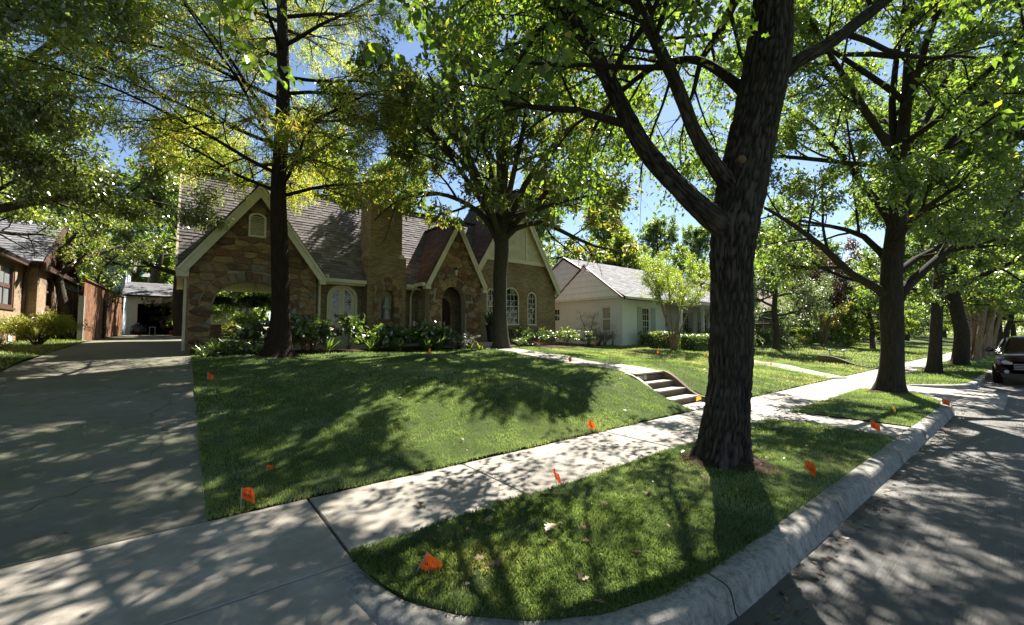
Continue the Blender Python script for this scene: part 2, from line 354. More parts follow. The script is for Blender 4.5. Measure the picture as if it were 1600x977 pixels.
def m_flag(name, c):
    t = NT(name); t.n.remove(t.p); d = t.new('ShaderNodeBsdfDiffuse', Color=(*c, 1)); q = t.new('ShaderNodeBsdfTranslucent', Color=(*c, 1)); m = t.new('ShaderNodeMixShader'); m.inputs[0].default_value = .4
    t.l.new(d.outputs[0], m.inputs[1]); t.l.new(q.outputs[0], m.inputs[2]); t.l.new(m.outputs[0], t.out.inputs['Surface']); return t.m
M['flag'] = m_flag('orange_flag', (1.0, .17, .03))
M['flag_y'] = m_flag('yellow_flag', (.85, .45, .05))
t = NT('black_print'); M['print'] = t.set((.02, .012, .01), .6)
t = NT('car_paint'); M['car'] = t.set((.055, .010, .008), .22, None, .6); t.p.inputs['Coat Weight'].default_value = .6
t = NT('lamp_glass'); M['lampglass'] = t.set((.55, .50, .40), .2, None, .6)
t = NT('rubber'); M['rubber'] = t.set((.018, .018, .018), .8)
t = NT('headlight_glass'); M['headlight'] = t.set((.5, .5, .5), .1, None, .8)
# ================================================================== SETTING: ground, street, pavement
def sheet(name, xs, ys, zf, mat, kind='structure', parent=None, skip=None, smooth=True):
    X, Y = np.meshgrid(xs, ys); Z = zf(X, Y); nx = len(xs); ny = len(ys)
    V = np.stack([X.ravel(), Y.ravel(), np.broadcast_to(Z, X.shape).ravel()], 1); Fc = []
    for j in range(ny - 1):
        for i in range(nx - 1):
            if skip and skip((xs[i] + xs[i + 1]) / 2, (ys[j] + ys[j + 1]) / 2): continue
            a = j * nx + i; Fc.append((a, a + 1, a + nx + 1, a + nx))
    me = bpy.data.meshes.new(name); me.from_pydata(V.tolist(), [], Fc); me.update()
    return mesh_obj(name, me, mat, parent, smooth, kind)

def z_base(X, Y): return np.where(Y > 4.4, ground_z(X, Y) - .25, np.where(Y > -9.3, -.45, -.02))
sheet('ground', np.concatenate([np.linspace(-900, -60, 8), np.linspace(-40, 140, 61), np.linspace(180, 1100, 8)]),
      np.concatenate([np.linspace(-700, -9.3, 6), [-9.2, 1.2, 4.40, 4.42], np.linspace(5, 60, 40), np.linspace(80, 1000, 8)]), z_base, M['turf'])
sheet('street', np.linspace(-60, 260, 81), np.linspace(-9.2, 1.30, 12), lambda X, Y: -.15 + 0 * X, M['street'])

BED_Z = -.05
def slab_box(mb, x0, x1, y0, y1, zf, n=1, axis='y', th=.09, bev=.008):
    """slab with a small chamfer whose top follows zf"""
    ks = np.linspace(y0, y1, n + 1)
    for a, b in zip(ks[:-1], ks[1:]):
        za, zb_ = float(zf(a)), float(zf(b)); e = bev
        mb.add([(x0, a, za - e), (x0 + e, a + (e if a == y0 else 0), za), (x1 - e, a + (e if a == y0 else 0), za), (x1, a, za - e),
                (x0, b, zb_ - e), (x0 + e, b - (e if b == y1 else 0), zb_), (x1 - e, b - (e if b == y1 else 0), zb_), (x1, b, zb_ - e),
                (x0, a, za - th), (x1, a, za - th), (x0, b, zb_ - th), (x1, b, zb_ - th)],
               [(0, 1, 5, 4), (1, 2, 6, 5), (2, 3, 7, 6), (8, 0, 4, 10), (3, 9, 11, 7)] + ([(8, 9, 3, 0), (0, 3, 2, 1)] if a == y0 else []) + ([(10, 4, 7, 11), (4, 5, 6, 7)] if b == y1 else []))
    return mb

# pavement along the street, one slab after another
sw = sheet('sidewalk', np.array([-30, 0.9, 15.2, 18.1, 160.]), np.array([3.10, 4.47]), lambda X, Y: BED_Z + 0 * X, M['joint'])
edges = [1.015, 2.75, 5.45, 7.15, 8.95, 10.75, 12.55, 14.35, 16.2, 18.0, 19.8, 21.6, 23.4, 25.2, 27.0, 28.8, 30.6, 32.4, 34.2, 36.0]
for a, b in zip(edges[:-1], edges[1:]):
    dz = random.uniform(-.004, .004)
    slab_box(MB(), a + .007, b - .007, 3.145, 4.45, lambda y: dz).build('slab', M['walk'], sw)
slab_box(MB(), 36.01, 160, 3.145, 4.45, lambda y: 0).build('slab', M['walk'], sw)
# where the drive crosses, the pavement is wider slabs
slab_box(MB(), -3.4, 1.0, 3.06, 4.46, lambda y: -.004).build('slab', M['walk'], sw)
for a in (-6.0, -8.6, -11.2): slab_box(MB(), a, a + 2.58, 3.145, 4.45, lambda y: 0).build('slab', M['walk'], sw)

# driveway
XL, XR = -2.82, .225
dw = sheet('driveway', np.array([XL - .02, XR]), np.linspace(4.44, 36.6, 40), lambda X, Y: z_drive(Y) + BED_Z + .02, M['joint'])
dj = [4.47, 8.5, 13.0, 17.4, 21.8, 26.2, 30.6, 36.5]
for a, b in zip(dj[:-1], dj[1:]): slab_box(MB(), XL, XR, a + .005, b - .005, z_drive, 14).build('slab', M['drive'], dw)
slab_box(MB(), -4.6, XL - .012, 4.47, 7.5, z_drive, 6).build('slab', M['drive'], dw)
# apron from pavement to street
def z_apron(Y): return np.interp(Y, [.3, .9, 3.05], [-.151, -.14, -.008])
ap = sheet('driveway_apron', np.array([-5.4, 2.2]), np.linspace(.35, 3.07, 8), lambda X, Y: z_apron(Y) - .03, M['joint'])
slab_box(MB(), -5.4, -1.7, .36, 3.05, z_apron, 8, th=.03).build('slab', M['walk'], ap)
slab_box(MB(), -1.69, 2.2, .36, 3.05, z_apron, 8, th=.03).build('slab', M['walk'], ap)
ap2 = sheet('neighbour_driveway_apron', np.linspace(14.6, 18.9, 8), np.linspace(.5, 3.14, 8), lambda X, Y: z_apron(Y), M['walk'])

# kerb swept along the verge
def kerb(name, path, cuts, mat, taper=True):
    path = np.array(path, float); d = np.r_[0, np.cumsum(np.linalg.norm(np.diff(path, axis=0), axis=1))]
    root = None
    prof = [(0, -.25), (0, .012), (.015, .022), (.115, .02), (.148, .012), (.166, -.008), (.178, -.045), (.20, -.13), (.215, -.147), (.225, -.25)]
    bounds = [0] + cuts + [d[-1]]
    for i, (s0, s1) in enumerate(zip(bounds[:-1], bounds[1:])):
        ss = np.unique(np.r_[s0 + .006, d[(d > s0 + .05) & (d < s1 - .05)], np.arange(s0 + .3, s1 - .2, .35), s1 - .006]); V = []; n = len(prof)
        for s in ss:
            p = np.array([np.interp(s, d, path[:, 0]), np.interp(s, d, path[:, 1])]); q = np.array([np.interp(s + .08, d, path[:, 0]), np.interp(s + .08, d, path[:, 1])]); q0 = np.array([np.interp(s - .08, d, path[:, 0]), np.interp(s - .08, d, path[:, 1])])
            t = unit(q - q0); nn = np.array([t[1], -t[0]])
            for k, (o, z) in enumerate(prof):
                w = .006 * math.sin(s * 5.1 + k) if 2 < k < 7 else 0
                z -= .034 * max(0, 1 - s / 1.5) * (1 if (taper and z > -.05) else 0)
                V.append((*(p + nn * (o + w)), z + (.004 * math.sin(s * 3.7 + k * 2) if 1 < k < 6 else 0)))
        m = len(ss); Fc = [(a * n + k, a * n + k + 1, (a + 1) * n + k + 1, (a + 1) * n + k) for a in range(m - 1) for k in range(n - 1)]
        Fc += [tuple(range(n)), tuple((m - 1) * n + k for k in range(n - 1, -1, -1))]
        me = bpy.data.meshes.new('kerb_segment'); me.from_pydata(V, [], Fc); me.update()
        if root is None: root = mesh_obj(name, me, mat, None, True, 'structure')
        else: mesh_obj('kerb_segment', me, mat, root, True)
    return root
K1 = [(1.0, 3.07), (1.02, 2.75), (1.10, 2.42), (1.27, 2.1), (1.55, 1.8), (1.9, 1.59), (2.3, 1.47), (2.8, 1.415), (3.65, 1.40), (6, 1.375), (8.6, 1.37), (10.1, 1.36), (13.0, 1.34), (13.9, 1.42), (14.5, 1.62), (14.9, 2.0), (15.1, 2.5), (15.15, 3.07)]
K2 = [(18.0, 3.07), (18.1, 2.5), (18.35, 2.0), (18.75, 1.62), (19.4, 1.42), (20.5, 1.36), (27, 1.28), (40, 1.28), (80, 1.28), (160, 1.28)]
kerb('kerb', K1, [2.72, 4.9, 7.6, 9.6, 12.2], M['kerb'])
kerb('neighbour_kerb', K2, [3.0, 8.0, 13.0, 20.0, 40.0], M['kerb'])

# verges between kerb and pavement
def verge_z(X, Y):
    z = .012 + .018 * np.sin(np.clip((Y - 1.4) / 1.7, 0, 1) * math.pi) + .006 * np.sin(X * 2.3 + Y * 3)
    for tx, ty in ((5.25, 2.45), (14.8, 2.46), (23.1, 2.47), (29.9, 2.4)):
        z = z + .05 * np.exp(-((X - tx) ** 2 + (Y - ty) ** 2) / .35)
    return z
def verge(name, x0, x1, path, nx):
    path = np.array(path); xs = np.linspace(x0, x1, nx); V = []; ny = 9
    px, py = path[:, 0], path[:, 1]
    for x in xs:
        lo = np.interp(x, px, py) + .0; ys = np.linspace(lo - .004, 3.150, ny - 1)
        V += [(x, lo - .05, -.08)] + [(x, y, float(verge_z(x, y))) for y in ys]
    Fc = [(i * ny + j, (i + 1) * ny + j, (i + 1) * ny + j + 1, i * ny + j + 1) for i in range(nx - 1) for j in range(ny - 1)]
    me = bpy.data.meshes.new(name); me.from_pydata(V, [], Fc); me.update(); return mesh_obj(name, me, M['turf'], None, True, 'structure')
WX0, WX1 = 8.62, 9.75
verge('verge', 1.005, WX0, K1, 60); verge('verge', WX1, 15.14, K1, 40); verge('verge', 18.01, 160, K2, 120)
slab_box(MB(), WX0 + .01, WX1 - .01, 1.375, 3.135, lambda y: .006).build('crossing_walk', M['walk'], None, kind='structure')

# lawns
SX0, SX1 = 8.30, 9.68
lx = np.unique(np.round(np.r_[.235, np.arange(.6, 8.2, .38), SX0, np.arange(8.6, 9.7, .38), SX1, np.arange(10, 20, .4), np.arange(20, 60, 1.2), np.arange(60, 180, 8)], 3))
ly = np.unique(np.round(np.r_[4.47, np.arange(4.65, 6.2, .15), 6.2, np.arange(6.4, 9, .3), np.arange(9, 20, .6), np.arange(20, 44, 3)], 3))
def lawn_z(X, Y): return ground_z(X, Y) + .02
sheet('lawn', lx, ly, lawn_z, M['turf'], skip=lambda x, y: SX0 < x < SX1 and y < 6.2)
sheet('neighbour_lawn', np.r_[-60., -40, -20, np.linspace(-12, -2.835, 20)], np.r_[4.47, np.linspace(5, 40, 40)], lambda X, Y: ground_z(X, Y) + .01 + .05 * sstep(-X, 2.9, 3.6), M['turf'])

# front walk and the walk of the house next door
def ribbon(name, pts, w, mat, lift=.035, n=40):
    pts = np.array(pts, float); d = np.r_[0, np.cumsum(np.linalg.norm(np.diff(pts, axis=0), axis=1))]; V = []
    for s in np.linspace(0, d[-1], n):
        g = lambda q: np.array([np.interp(q, d, pts[:, 0]), np.interp(q, d, pts[:, 1])])
        p = g(s); t = unit(g(s + .4) - g(s - .4)); nn = np.array([-t[1], t[0]]) * w / 2
        for sgn in (1, -1):
            q = p + nn * sgn; z = float(ground_z(*p)) + lift; V += [(*q, z), (*q, z - .12)]
    Fc = []
    for i in range(n - 1):
        a = i * 4; b = a + 4; Fc += [(a, a + 2, b + 2, b), (a, b, b + 1, a + 1), (a + 2, a + 3, b + 3, b + 2)]
    me = bpy.data.meshes.new(name); me.from_pydata(V, [], Fc); me.update(); return mesh_obj(name, me, mat, None, False, 'structure')
ribbon('front_walk', [(9.0, 6.0), (9.12, 7.5), (9.45, 9.5), (10.0, 11.5), (10.5, 13.2), (10.6, 14.4)], 1.15, M['walk'])
ribbon('neighbour_walk', [(18.1, 4.45), (19.0, 6.0), (20.5, 8.2), (23.0, 11.2), (26.2, 13.0)], 1.0, M['walk'])
ribbon('far_walk', [(46, 4.45), (44, 8.5), (36, 11.5), (33, 13)], 1.1, M['walk'])

# beds
sheet('flower_bed', np.linspace(.45, 10.0, 24), np.linspace(14.05, 16.6, 8), lambda X, Y: ground_z(X, Y) + .045 + .0 * X, M['soil'])
sheet('side_flower_bed', np.linspace(11.3, 17.0, 16), np.linspace(14.4, 17.2, 7), lambda X, Y: ground_z(X, Y) + .045, M['soil'])

# garden steps up from the pavement
st = thing('garden_steps', 'concrete garden steps climbing the lawn bank between low curved cheek walls', 'steps', (9.0, 4.95, 0))
ry = [4.95, 5.27, 5.59, 5.90]; rz = [.15, .30, .45, .61]
MB().box(8.42, 9.55, 4.46, 4.94, -.08, .012).build('landing', M['step'], st)
for k in range(4):
    q = MB().box(8.42, 9.55, ry[k] + .012, (ry[k + 1] + .02 if k < 3 else 6.25), -.1, rz[k] - .03).build('step', M['cheek'], st)  # riser shade is put into the colour: dark concrete under paler treads
    if k < 3: MB().box(8.421, 9.549, ry[k], ry[k + 1] + .01, rz[k] - .029, rz[k]).build('tread', M['step'], q)
MB().box(8.42, 9.55, 5.87, 6.26, rz[3] + .002, rz[3] + .04).build('top_tread', M['step'], st)
def cheek(x0, x1, prof, mat):
    mb = MB(); pts = [(x0, y, z) for y, z in prof]; return mb.prism(pts, (x1 - x0, 0, 0)).build('cheek_wall', mat, st)
yy = np.linspace(4.80, 6.25, 16)
cv = [(y, .13 + .525 * float(sstep(y, 4.86, 5.92))) for y in yy]
cheek(9.55, 9.66, [(4.80, -.1)] + cv + [(6.25, -.1)], M['cheek'])
cv2 = [(y, .04 + .60 * float(sstep(y, 4.80, 6.1))) for y in yy]
cheek(8.32, 8.42, [(4.80, -.1)] + cv2 + [(6.25, -.1)], M['step'])

def text_faces(body, size):
    cu = bpy.data.curves.new('txt', 'FONT'); cu.body = body; cu.size = size; cu.align_x = 'CENTER'; cu.resolution_u = 2
    o = bpy.data.objects.new('txt', cu); col.objects.link(o); dg = bpy.context.evaluated_depsgraph_get(); me = bpy.data.meshes.new_from_object(o.evaluated_get(dg))
    V = [tuple(v.co) for v in me.vertices]; Fc = [tuple(p.vertices) for p in me.polygons]
    bpy.data.objects.remove(o); bpy.data.meshes.remove(me); bpy.data.curves.remove(cu); return V, Fc
pl = MB().box(8.47, 8.86, 5.888, 5.896, .475, .585).build('number_plate', m_plain('plate', (.42, .38, .30), .6), st)
V, Fc = text_faces('122', .125)
MB().add([(8.665 + x, 5.884, .487 + y) for x, y, z in V], Fc).build('house_number', M['print'], pl)

# ================================================================== building helpers
def wall(mb, a0, a1, zb, top, ops, b0, b1, axis='x', extra=()):
    """wall along x (or y) with arched or plain openings; ops = (xa, xb, z0, ztop(x))"""
    P = (lambda a, b, z: (a, b, z)) if axis == 'x' else (lambda a, b, z: (b, a, z))
    tf = top if callable(top) else (lambda a: top)
    br = {a0, a1, *extra}
    for o in ops:
        br |= {o[0], o[1]}
        if callable(o[3]): br |= set(np.linspace(o[0], o[1], 17).tolist())
    br = sorted(x for x in br if a0 - 1e-9 <= x <= a1 + 1e-9); e = 1e-6
    for p, q in zip(br[:-1], br[1:]):
        if q - p < 1e-7: continue
        iv = [[(zb, zb), (tf(p + e), tf(q - e))]]
        for xa, xb, z0, zt in sorted(ops, key=lambda o: o[2]):
            if xa <= p + e and xb >= q - e:
                tp, tq = (zt(p + e), zt(q - e)) if callable(zt) else (zt, zt)
                last = iv.pop(); 
                if z0 > zb + 1e-4: iv.append([last[0], (z0, z0)])
                iv.append([(tp, tq), last[1]])
        for (l0, l1), (h0, h1) in iv:
            A = [P(p, b0, l0), P(q, b0, l1), P(q, b0, h1), P(p, b0, h0), P(p, b1, l0), P(q, b1, l1), P(q, b1, h1), P(p, b1, h0)]
            mb.add(A, [(0, 1, 2, 3), (7, 6, 5, 4), (0, 4, 5, 1), (3, 2, 6, 7)])
    for xa, xb, z0, zt in ops:
        for x in (xa, xb):
            t_ = zt(min(max(x, xa + e), xb - e)) if callable(zt) else zt
            if t_ - z0 > .01: mb.add([P(x, b0, z0), P(x, b1, z0), P(x, b1, t_), P(x, b0, t_)], [(0, 1, 2, 3)])
    for x in (a0, a1): mb.add([P(x, b0, zb), P(x, b1, zb), P(x, b1, tf(x)), P(x, b0, tf(x))], [(0, 1, 2, 3)])
    return mb
def arch_top(xa, xb, zs, rise):
    c = (xa + xb) / 2; h = (xb - xa) / 2
    return lambda x: zs + rise * math.sqrt(max(0, 1 - ((x - c) / h) ** 2))
def arch_poly(x0, x1, z0, z1, n=14, rise=None):
    c = (x0 + x1) / 2; h = (x1 - x0) / 2; rise = h if rise is None else rise; zs = z1 - rise
    return [(x0, z0), (x1, z0)] + [(c + h * math.cos(t), zs + rise * math.sin(t)) for t in np.linspace(0, math.pi, n)]
def clip_poly(poly, n, d):
    """keep the side n.p <= d (2-D)"""
    out = []
    for i in range(len(poly)):
        a, b = poly[i], poly[(i + 1) % len(poly)]; da = n[0] * a[0] + n[1] * a[1] - d; db = n[0] * b[0] + n[1] * b[1] - d
        if da <= 0: out.append(a)
        if da * db < 0: s = da / (da - db); out.append((a[0] + s * (b[0] - a[0]), a[1] + s * (b[1] - a[1])))
    return out
def clip_convex(poly, conv):
    for i in range(len(conv)):
        a, b = conv[i], conv[(i + 1) % len(conv)]; n = (b[1] - a[1], -(b[0] - a[0])); poly = clip_poly(poly, n, n[0] * a[0] + n[1] * a[1])
        if len(poly) < 3: return []
    return poly
def P3(axis, b):
    return (lambda a, z, o=0: (a, b + o, z)) if axis == 'x' else (lambda a, z, o=0: (b + o, a, z))
def window(parent, a0, a1, z0, z1, b, cols=3, rows=4, fw=.07, arched=True, axis='x', depth=.09, mat='cream', glass='glass', out=-1, bar=.018, mid=True, rise=None, sill=False):
    """frame part with each pane and the glazing bars as sub-parts; out = which way the wall faces"""
    P = P3(axis, b); d = depth * -out
    outer = arch_poly(a0, a1, z0, z1, rise=rise) if arched else [(a0, z0), (a1, z0), (a1, z1), (a0, z1)]
    inner = arch_poly(a0 + fw, a1 - fw, z0 + fw, z1 - fw, rise=None if rise is None else rise - fw * .5) if arched else [(a0 + fw, z0 + fw), (a1 - fw, z0 + fw), (a1 - fw, z1 - fw), (a0 + fw, z1 - fw)]
    mb = MB(); n = len(outer); V = [P(*p) for p in outer] + [P(*p) for p in inner] + [P(*p, d) for p in outer] + [P(*p, d) for p in inner]; Fc = []
    for i in range(n):
        j = (i + 1) % n; Fc += [(i, j, n + j, n + i), (i, 2 * n + i, 2 * n + j, j), (n + i, n + j, 3 * n + j, 3 * n + i)]
    mb.add(V, Fc)
    if sill: 
        q = [P(a0 - .06, z0 - .07, out * .06), P(a1 + .06, z0 - .07, out * .06), P(a1 + .06, z0 - .004, out * .06), P(a0 - .06, z0 - .004, out * .06)]; vec = np.subtract(P(0, 0, d), P(0, 0, out * .06)); mb.prism(q, vec)
    fr = mb.build('window', M[mat], parent)
    ax0, ax1, az0, az1 = a0 + fw, a1 - fw, z0 + fw, z1 - fw; cw = (ax1 - ax0) / cols; rh = (az1 - az0) / rows; po = d * .55; bars = MB(); h = bar / 2
    for i in range(cols):
        for j in range(rows):
            r = [(ax0 + i * cw + (h if i else 0), az0 + j * rh + (h if j else 0)), (ax0 + (i + 1) * cw - (h if i < cols - 1 else 0), az0 + j * rh + (h if j else 0)), (ax0 + (i + 1) * cw - (h if i < cols - 1 else 0), az0 + (j + 1) * rh - (h if j < rows - 1 else 0)), (ax0 + i * cw + (h if i else 0), az0 + (j + 1) * rh - (h if j < rows - 1 else 0))]
            r = clip_convex(r, inner)
            if len(r) >= 3:
                tw = random.uniform(-.006, .006)
                MB().prism([P(*p, po + tw * k) for k, p in enumerate(r)], np.subtract(P(0, 0, .006 * -out), P(0, 0, 0))).build('pane', M[glass], fr)
    for i in range(1, cols):
        x = ax0 + i * cw; r = clip_convex([(x - h, az0), (x + h, az0), (x + h, az1), (x - h, az1)], inner)
        if len(r) >= 3: bars.prism([P(*p, po + out * .012) for p in r], np.subtract(P(0, 0, .024 * -out), P(0, 0, 0)))
    for j in range(1, rows):
        z = az0 + j * rh; hh = h * 1.8 if (mid and j == rows // 2) else h; r = clip_convex([(ax0, z - hh), (ax1, z - hh), (ax1, z + hh), (ax0, z + hh)], inner)
        if len(r) >= 3: bars.prism([P(*p, po + out * .0145) for p in r], np.subtract(P(0, 0, .029 * -out), P(0, 0, 0)))
    if bars.v: bars.build('glazing_bars', M[mat], fr)
    return fr

def shingles(parent, P0, U, V, vmax, ur, mat, expo=.16, tab=.31, th=.022, name='shingle_courses', deck=.10, step=None):
    P0 = np.array(P0, float); U = unit(U); V = unit(V); N = unit(np.cross(U, V)); N = N if N[2] > 0 else -N
    # deck below
    rows = int(vmax / expo) + 1; mb = MB(); dk = MB()
    lo = ur(0); hi = ur(vmax); q = [P0 + U * lo[0], P0 + U * lo[1], P0 + U * hi[1] + V * vmax, P0 + U * hi[0] + V * vmax]
    dk.prism([p - N * .004 for p in q], -N * deck); dk.build('roof_deck', M['underlay'], parent)
    for r in range(rows):
        v0 = r * expo; v1 = min(v0 + expo * 1.25, vmax); u0, u1 = ur(min(v0 + expo / 2, vmax)); u = u0 - random.random() * tab
        while u < u1:
            w = tab * random.choice((.55, .8, 1, 1, 1.25)); a = max(u, u0); b = min(u + w - .007, u1); u += w
            if b - a < .03: continue
            t_ = th * random.uniform(.75, 1.35); dv = random.uniform(-.006, .006)
            A = [P0 + U * a + V * (v0 + dv), P0 + U * b + V * (v0 + dv), P0 + U * b + V * v1, P0 + U * a + V * v1]
            mb.add([A[0] + N * t_, A[1] + N * t_, A[2] + N * .003, A[3] + N * .003, A[0], A[1]], [(0, 1, 2, 3), (4, 5, 1, 0), (0, 3, 4), (5, 2, 1)], min(1, max(0, random.gauss(.5, .25))))
    return mb.build(name, mat, parent, kind='stuff')

def stone_cells(poly, sx, sz, seed, holes=None, ring=.3, gap=.014):
    """irregular flat stones filling a convex outline; holes = (xa, xb, zs, rise) arch to leave free"""
    r = random.Random(seed); xs = [p[0] for p in poly]; zs_ = [p[1] for p in poly]; sd_ = []
    z = min(zs_); k = 0
    while z < max(zs_) + sz:
        x = min(xs) - sx * (.5 * (k % 2)); 
        while x < max(xs) + sx:
            sd_.append((x + r.uniform(-.42, .42) * sx, z + r.uniform(-.36, .36) * sz)); x += sx * r.choice((.7, 1.0, 1.35))
        z += sz; k += 1
    q = sx / sz; out = []
    for i, (x, z) in enumerate(sd_):
        if holes:
            xa, xb, zsp, rise = holes; c = (xa + xb) / 2; h = (xb - xa) / 2
            if z < zsp and xa < x < xb: continue
            if z >= zsp and ((x - c) / (h + ring * .8)) ** 2 + ((z - zsp) / (rise + ring * .8)) ** 2 < 1: continue
        cell = [(x - 1.5 * sx, z - 1.5 * sz), (x + 1.5 * sx, z - 1.5 * sz), (x + 1.5 * sx, z + 1.5 * sz), (x - 1.5 * sx, z + 1.5 * sz)]
        for j, (a, b) in enumerate(sd_):
            if j == i or abs(a - x) > 3 * sx or abs(b - z) > 3 * sz: continue
            n = ((a - x), (b - z) * q * q); cell = clip_poly(cell, n, n[0] * (a + x) / 2 + n[1] * (b + z) / 2)
            if len(cell) < 3: break
        if len(cell) < 3: continue
        cell = clip_convex(cell, poly)
        if holes and len(cell) >= 3:
            if z < zsp + .05 or abs(x - c) > h + ring:
                if abs(x - c) > h * .9 and z < zsp + ring: cell = clip_poly(cell, (1, 0), xa) if x < c else clip_poly(cell, (-1, 0), -xb)
            if len(cell) >= 3 and max(p[1] for p in cell) > zsp:
                th = math.atan2((z - zsp) / (rise + ring), (x - c) / (h + ring)); 
                if th > 0 or z > zsp:
                    th = max(th, .0); n = (-math.cos(th) / (h + ring), -math.sin(th) / (rise + ring)); cell = clip_poly(cell, n, n[0] * c + n[1] * zsp - 1)
        if len(cell) < 3: continue
        ar = abs(sum(cell[m][0] * cell[(m + 1) % len(cell)][1] - cell[(m + 1) % len(cell)][0] * cell[m][1] for m in range(len(cell)))) / 2
        if ar > .006: out.append(cell)
    if holes:
        xa, xb, zsp, rise = holes; c = (xa + xb) / 2; h = (xb - xa) / 2; m = max(9, int(math.pi * (h + rise) / 2 / (sz * .85))); t = 0; cuts = np.cumsum([r.uniform(.7, 1.3) for _ in range(m)]); cuts = np.r_[0, cuts / cuts[-1]] * math.pi
        for a, b in zip(cuts[:-1], cuts[1:]):
            rr = ring * r.uniform(.88, .99); f = lambda th, e: (c + (h + e) * math.cos(th), zsp + (rise + e) * math.sin(th)); cell = [f(a, .01), f(a, rr), f((a + b) / 2, rr), f(b, rr), f(b, .01), f((a + b) / 2, .01)]; out.append(clip_convex(cell, poly) or cell)
    res = []
    for cell in out:
        cx_ = sum(p[0] for p in cell) / len(cell); cz_ = sum(p[1] for p in cell) / len(cell); rad = sum(math.hypot(p[0] - cx_, p[1] - cz_) for p in cell) / len(cell); k_ = max(.6, 1 - gap / rad)
        res.append([(cx_ + (p[0] - cx_) * k_, cz_ + (p[1] - cz_) * k_) for p in cell])
    return res
def stones(parent, cells, b, axis='x', seed=1, th=.05, out=-1, weights=(4, 4, 2, 2, 3, 3)):
    r = random.Random(seed); P = P3(axis, b)
    for cell in cells:
        cx_ = sum(p[0] for p in cell) / len(cell); cz_ = sum(p[1] for p in cell) / len(cell); t_ = th * r.uniform(.7, 1.3); ins = [(cx_ + (p[0] - cx_) * .90, cz_ + (p[1] - cz_) * .88) for p in cell]; n = len(cell)
        V = [P(*p, 0) for p in cell] + [P(*p, out * t_ * .7) for p in cell] + [P(*p, out * (t_ + r.uniform(-.008, .008))) for p in ins]
        Fc = [(i, (i + 1) % n, n + (i + 1) % n, n + i) for i in range(n)] + [(n + i, n + (i + 1) % n, 2 * n + (i + 1) % n, 2 * n + i) for i in range(n)] + [tuple(2 * n + i for i in range(n))]
        MB().add(V, Fc).build('stone', r.choices(M['stones'], weights)[0], parent)
def rake(mb, a, b, w, h, up): mb.beam(a, b, w, h, up)

# ================================================================== THE STONE AND BRICK HOUSE
hs = thing('stone_cottage', 'gabled stone and brick cottage with steep purple-brown shingle roofs and a tall chimney', 'house', (8, 16.5, .9))
GB = .75
# --- left gable with the big porch arch
gl = lambda x: min(3.72 + 1.42 * (x - .05), 3.72 + 1.42 * (3.9 - x)) if True else 0
AX0, AX1, AZS, ARI = .72, 3.0, 2.45, .92
mb = MB(); wall(mb, .12, 3.85, GB, lambda x: gl(x) - .02, [(AX0, AX1, GB, arch_top(AX0, AX1, AZS, ARI))], 16.5, 16.85, extra=(1.975,)); mb.build('porch_gable_wall', M['mortar'], hs)
pol = [(.12, GB), (3.85, GB), (3.85, gl(3.85)), (1.975, gl(1.975) - .05), (.12, gl(.12))]
stones(hs, stone_cells(pol, .42, .205, 3, (AX0, AX1, AZS, ARI), .34), 16.5, seed=5, weights=(5, 5, 1, 2, 4, 4))
# pier returns and porch interior
for q in ((.12, .5, 16.86, 17.2, GB, 3.5), (.12, .5, 22.2, 22.8, GB, 3.5), (.85, 1.25, 20.4, 20.8, GB, 1.95)): MB().box(*q).build('porch_pier', M['brick'], hs)
mb = MB(); wall(mb, 16.86, 22.8, GB, 3.6, [], 3.85, 4.05, 'y'); mb.build('porch_side_wall', M['brick'], hs)
MB().box(.0, 3.84, 16.86, 22.9, 3.52, 3.6).build('porch_ceiling', M['cream'], hs)
MB().box(.55, 8.15, 15.75, 17.28, .6, 1.16).build('porch_slab', M['step'], hs)
MB().box(.52, 3.84, 17.281, 22.8, .6, 1.16).build('porch_floor', M['step'], hs)
# gable vent with slats
vn = MB(); o_ = arch_poly(1.66, 2.18, 4.88, 5.72, rise=.16); i_ = arch_poly(1.72, 2.12, 4.94, 5.66, rise=.13); n = len(o_)
vn.add([(x, 16.40, z) for x, z in o_] + [(x, 16.40, z) for x, z in i_] + [(x, 16.5, z) for x, z in o_] + [(x, 16.5, z) for x, z in i_], [f for i in range(n) for f in ((i, (i + 1) % n, n + (i + 1) % n, n + i), (i, 2 * n + i, 2 * n + (i + 1) % n, (i + 1) % n), (n + i, n + (i + 1) % n, 3 * n + (i + 1) % n, 3 * n + i))])
vent = vn.build('gable_vent', M['cream'], hs)
for k in range(12): MB().beam((1.72, 16.44, 4.97 + k * .056), (2.12, 16.44, 4.97 + k * .056), .05, .012, (0, .6, 1)).build('slat', M['cream'], vent)
MB().box(1.7, 2.14, 16.47, 16.49, 4.92, 5.68).build('vent_backing', M['dark'], vent)

# --- wall with the french door, chimney breast, entry, brick wing
FD0, FD1, FZ0, FZ1 = 4.42, 5.60, 1.16, 3.56
mb = MB(); wall(mb, 4.06, 8.2, GB, 3.75, [(FD0, FD1, 1.16, arch_top(FD0, FD1, FZ1 - .55, .55))], 17.3, 17.6); mb.build('wall', M['brick'], hs)
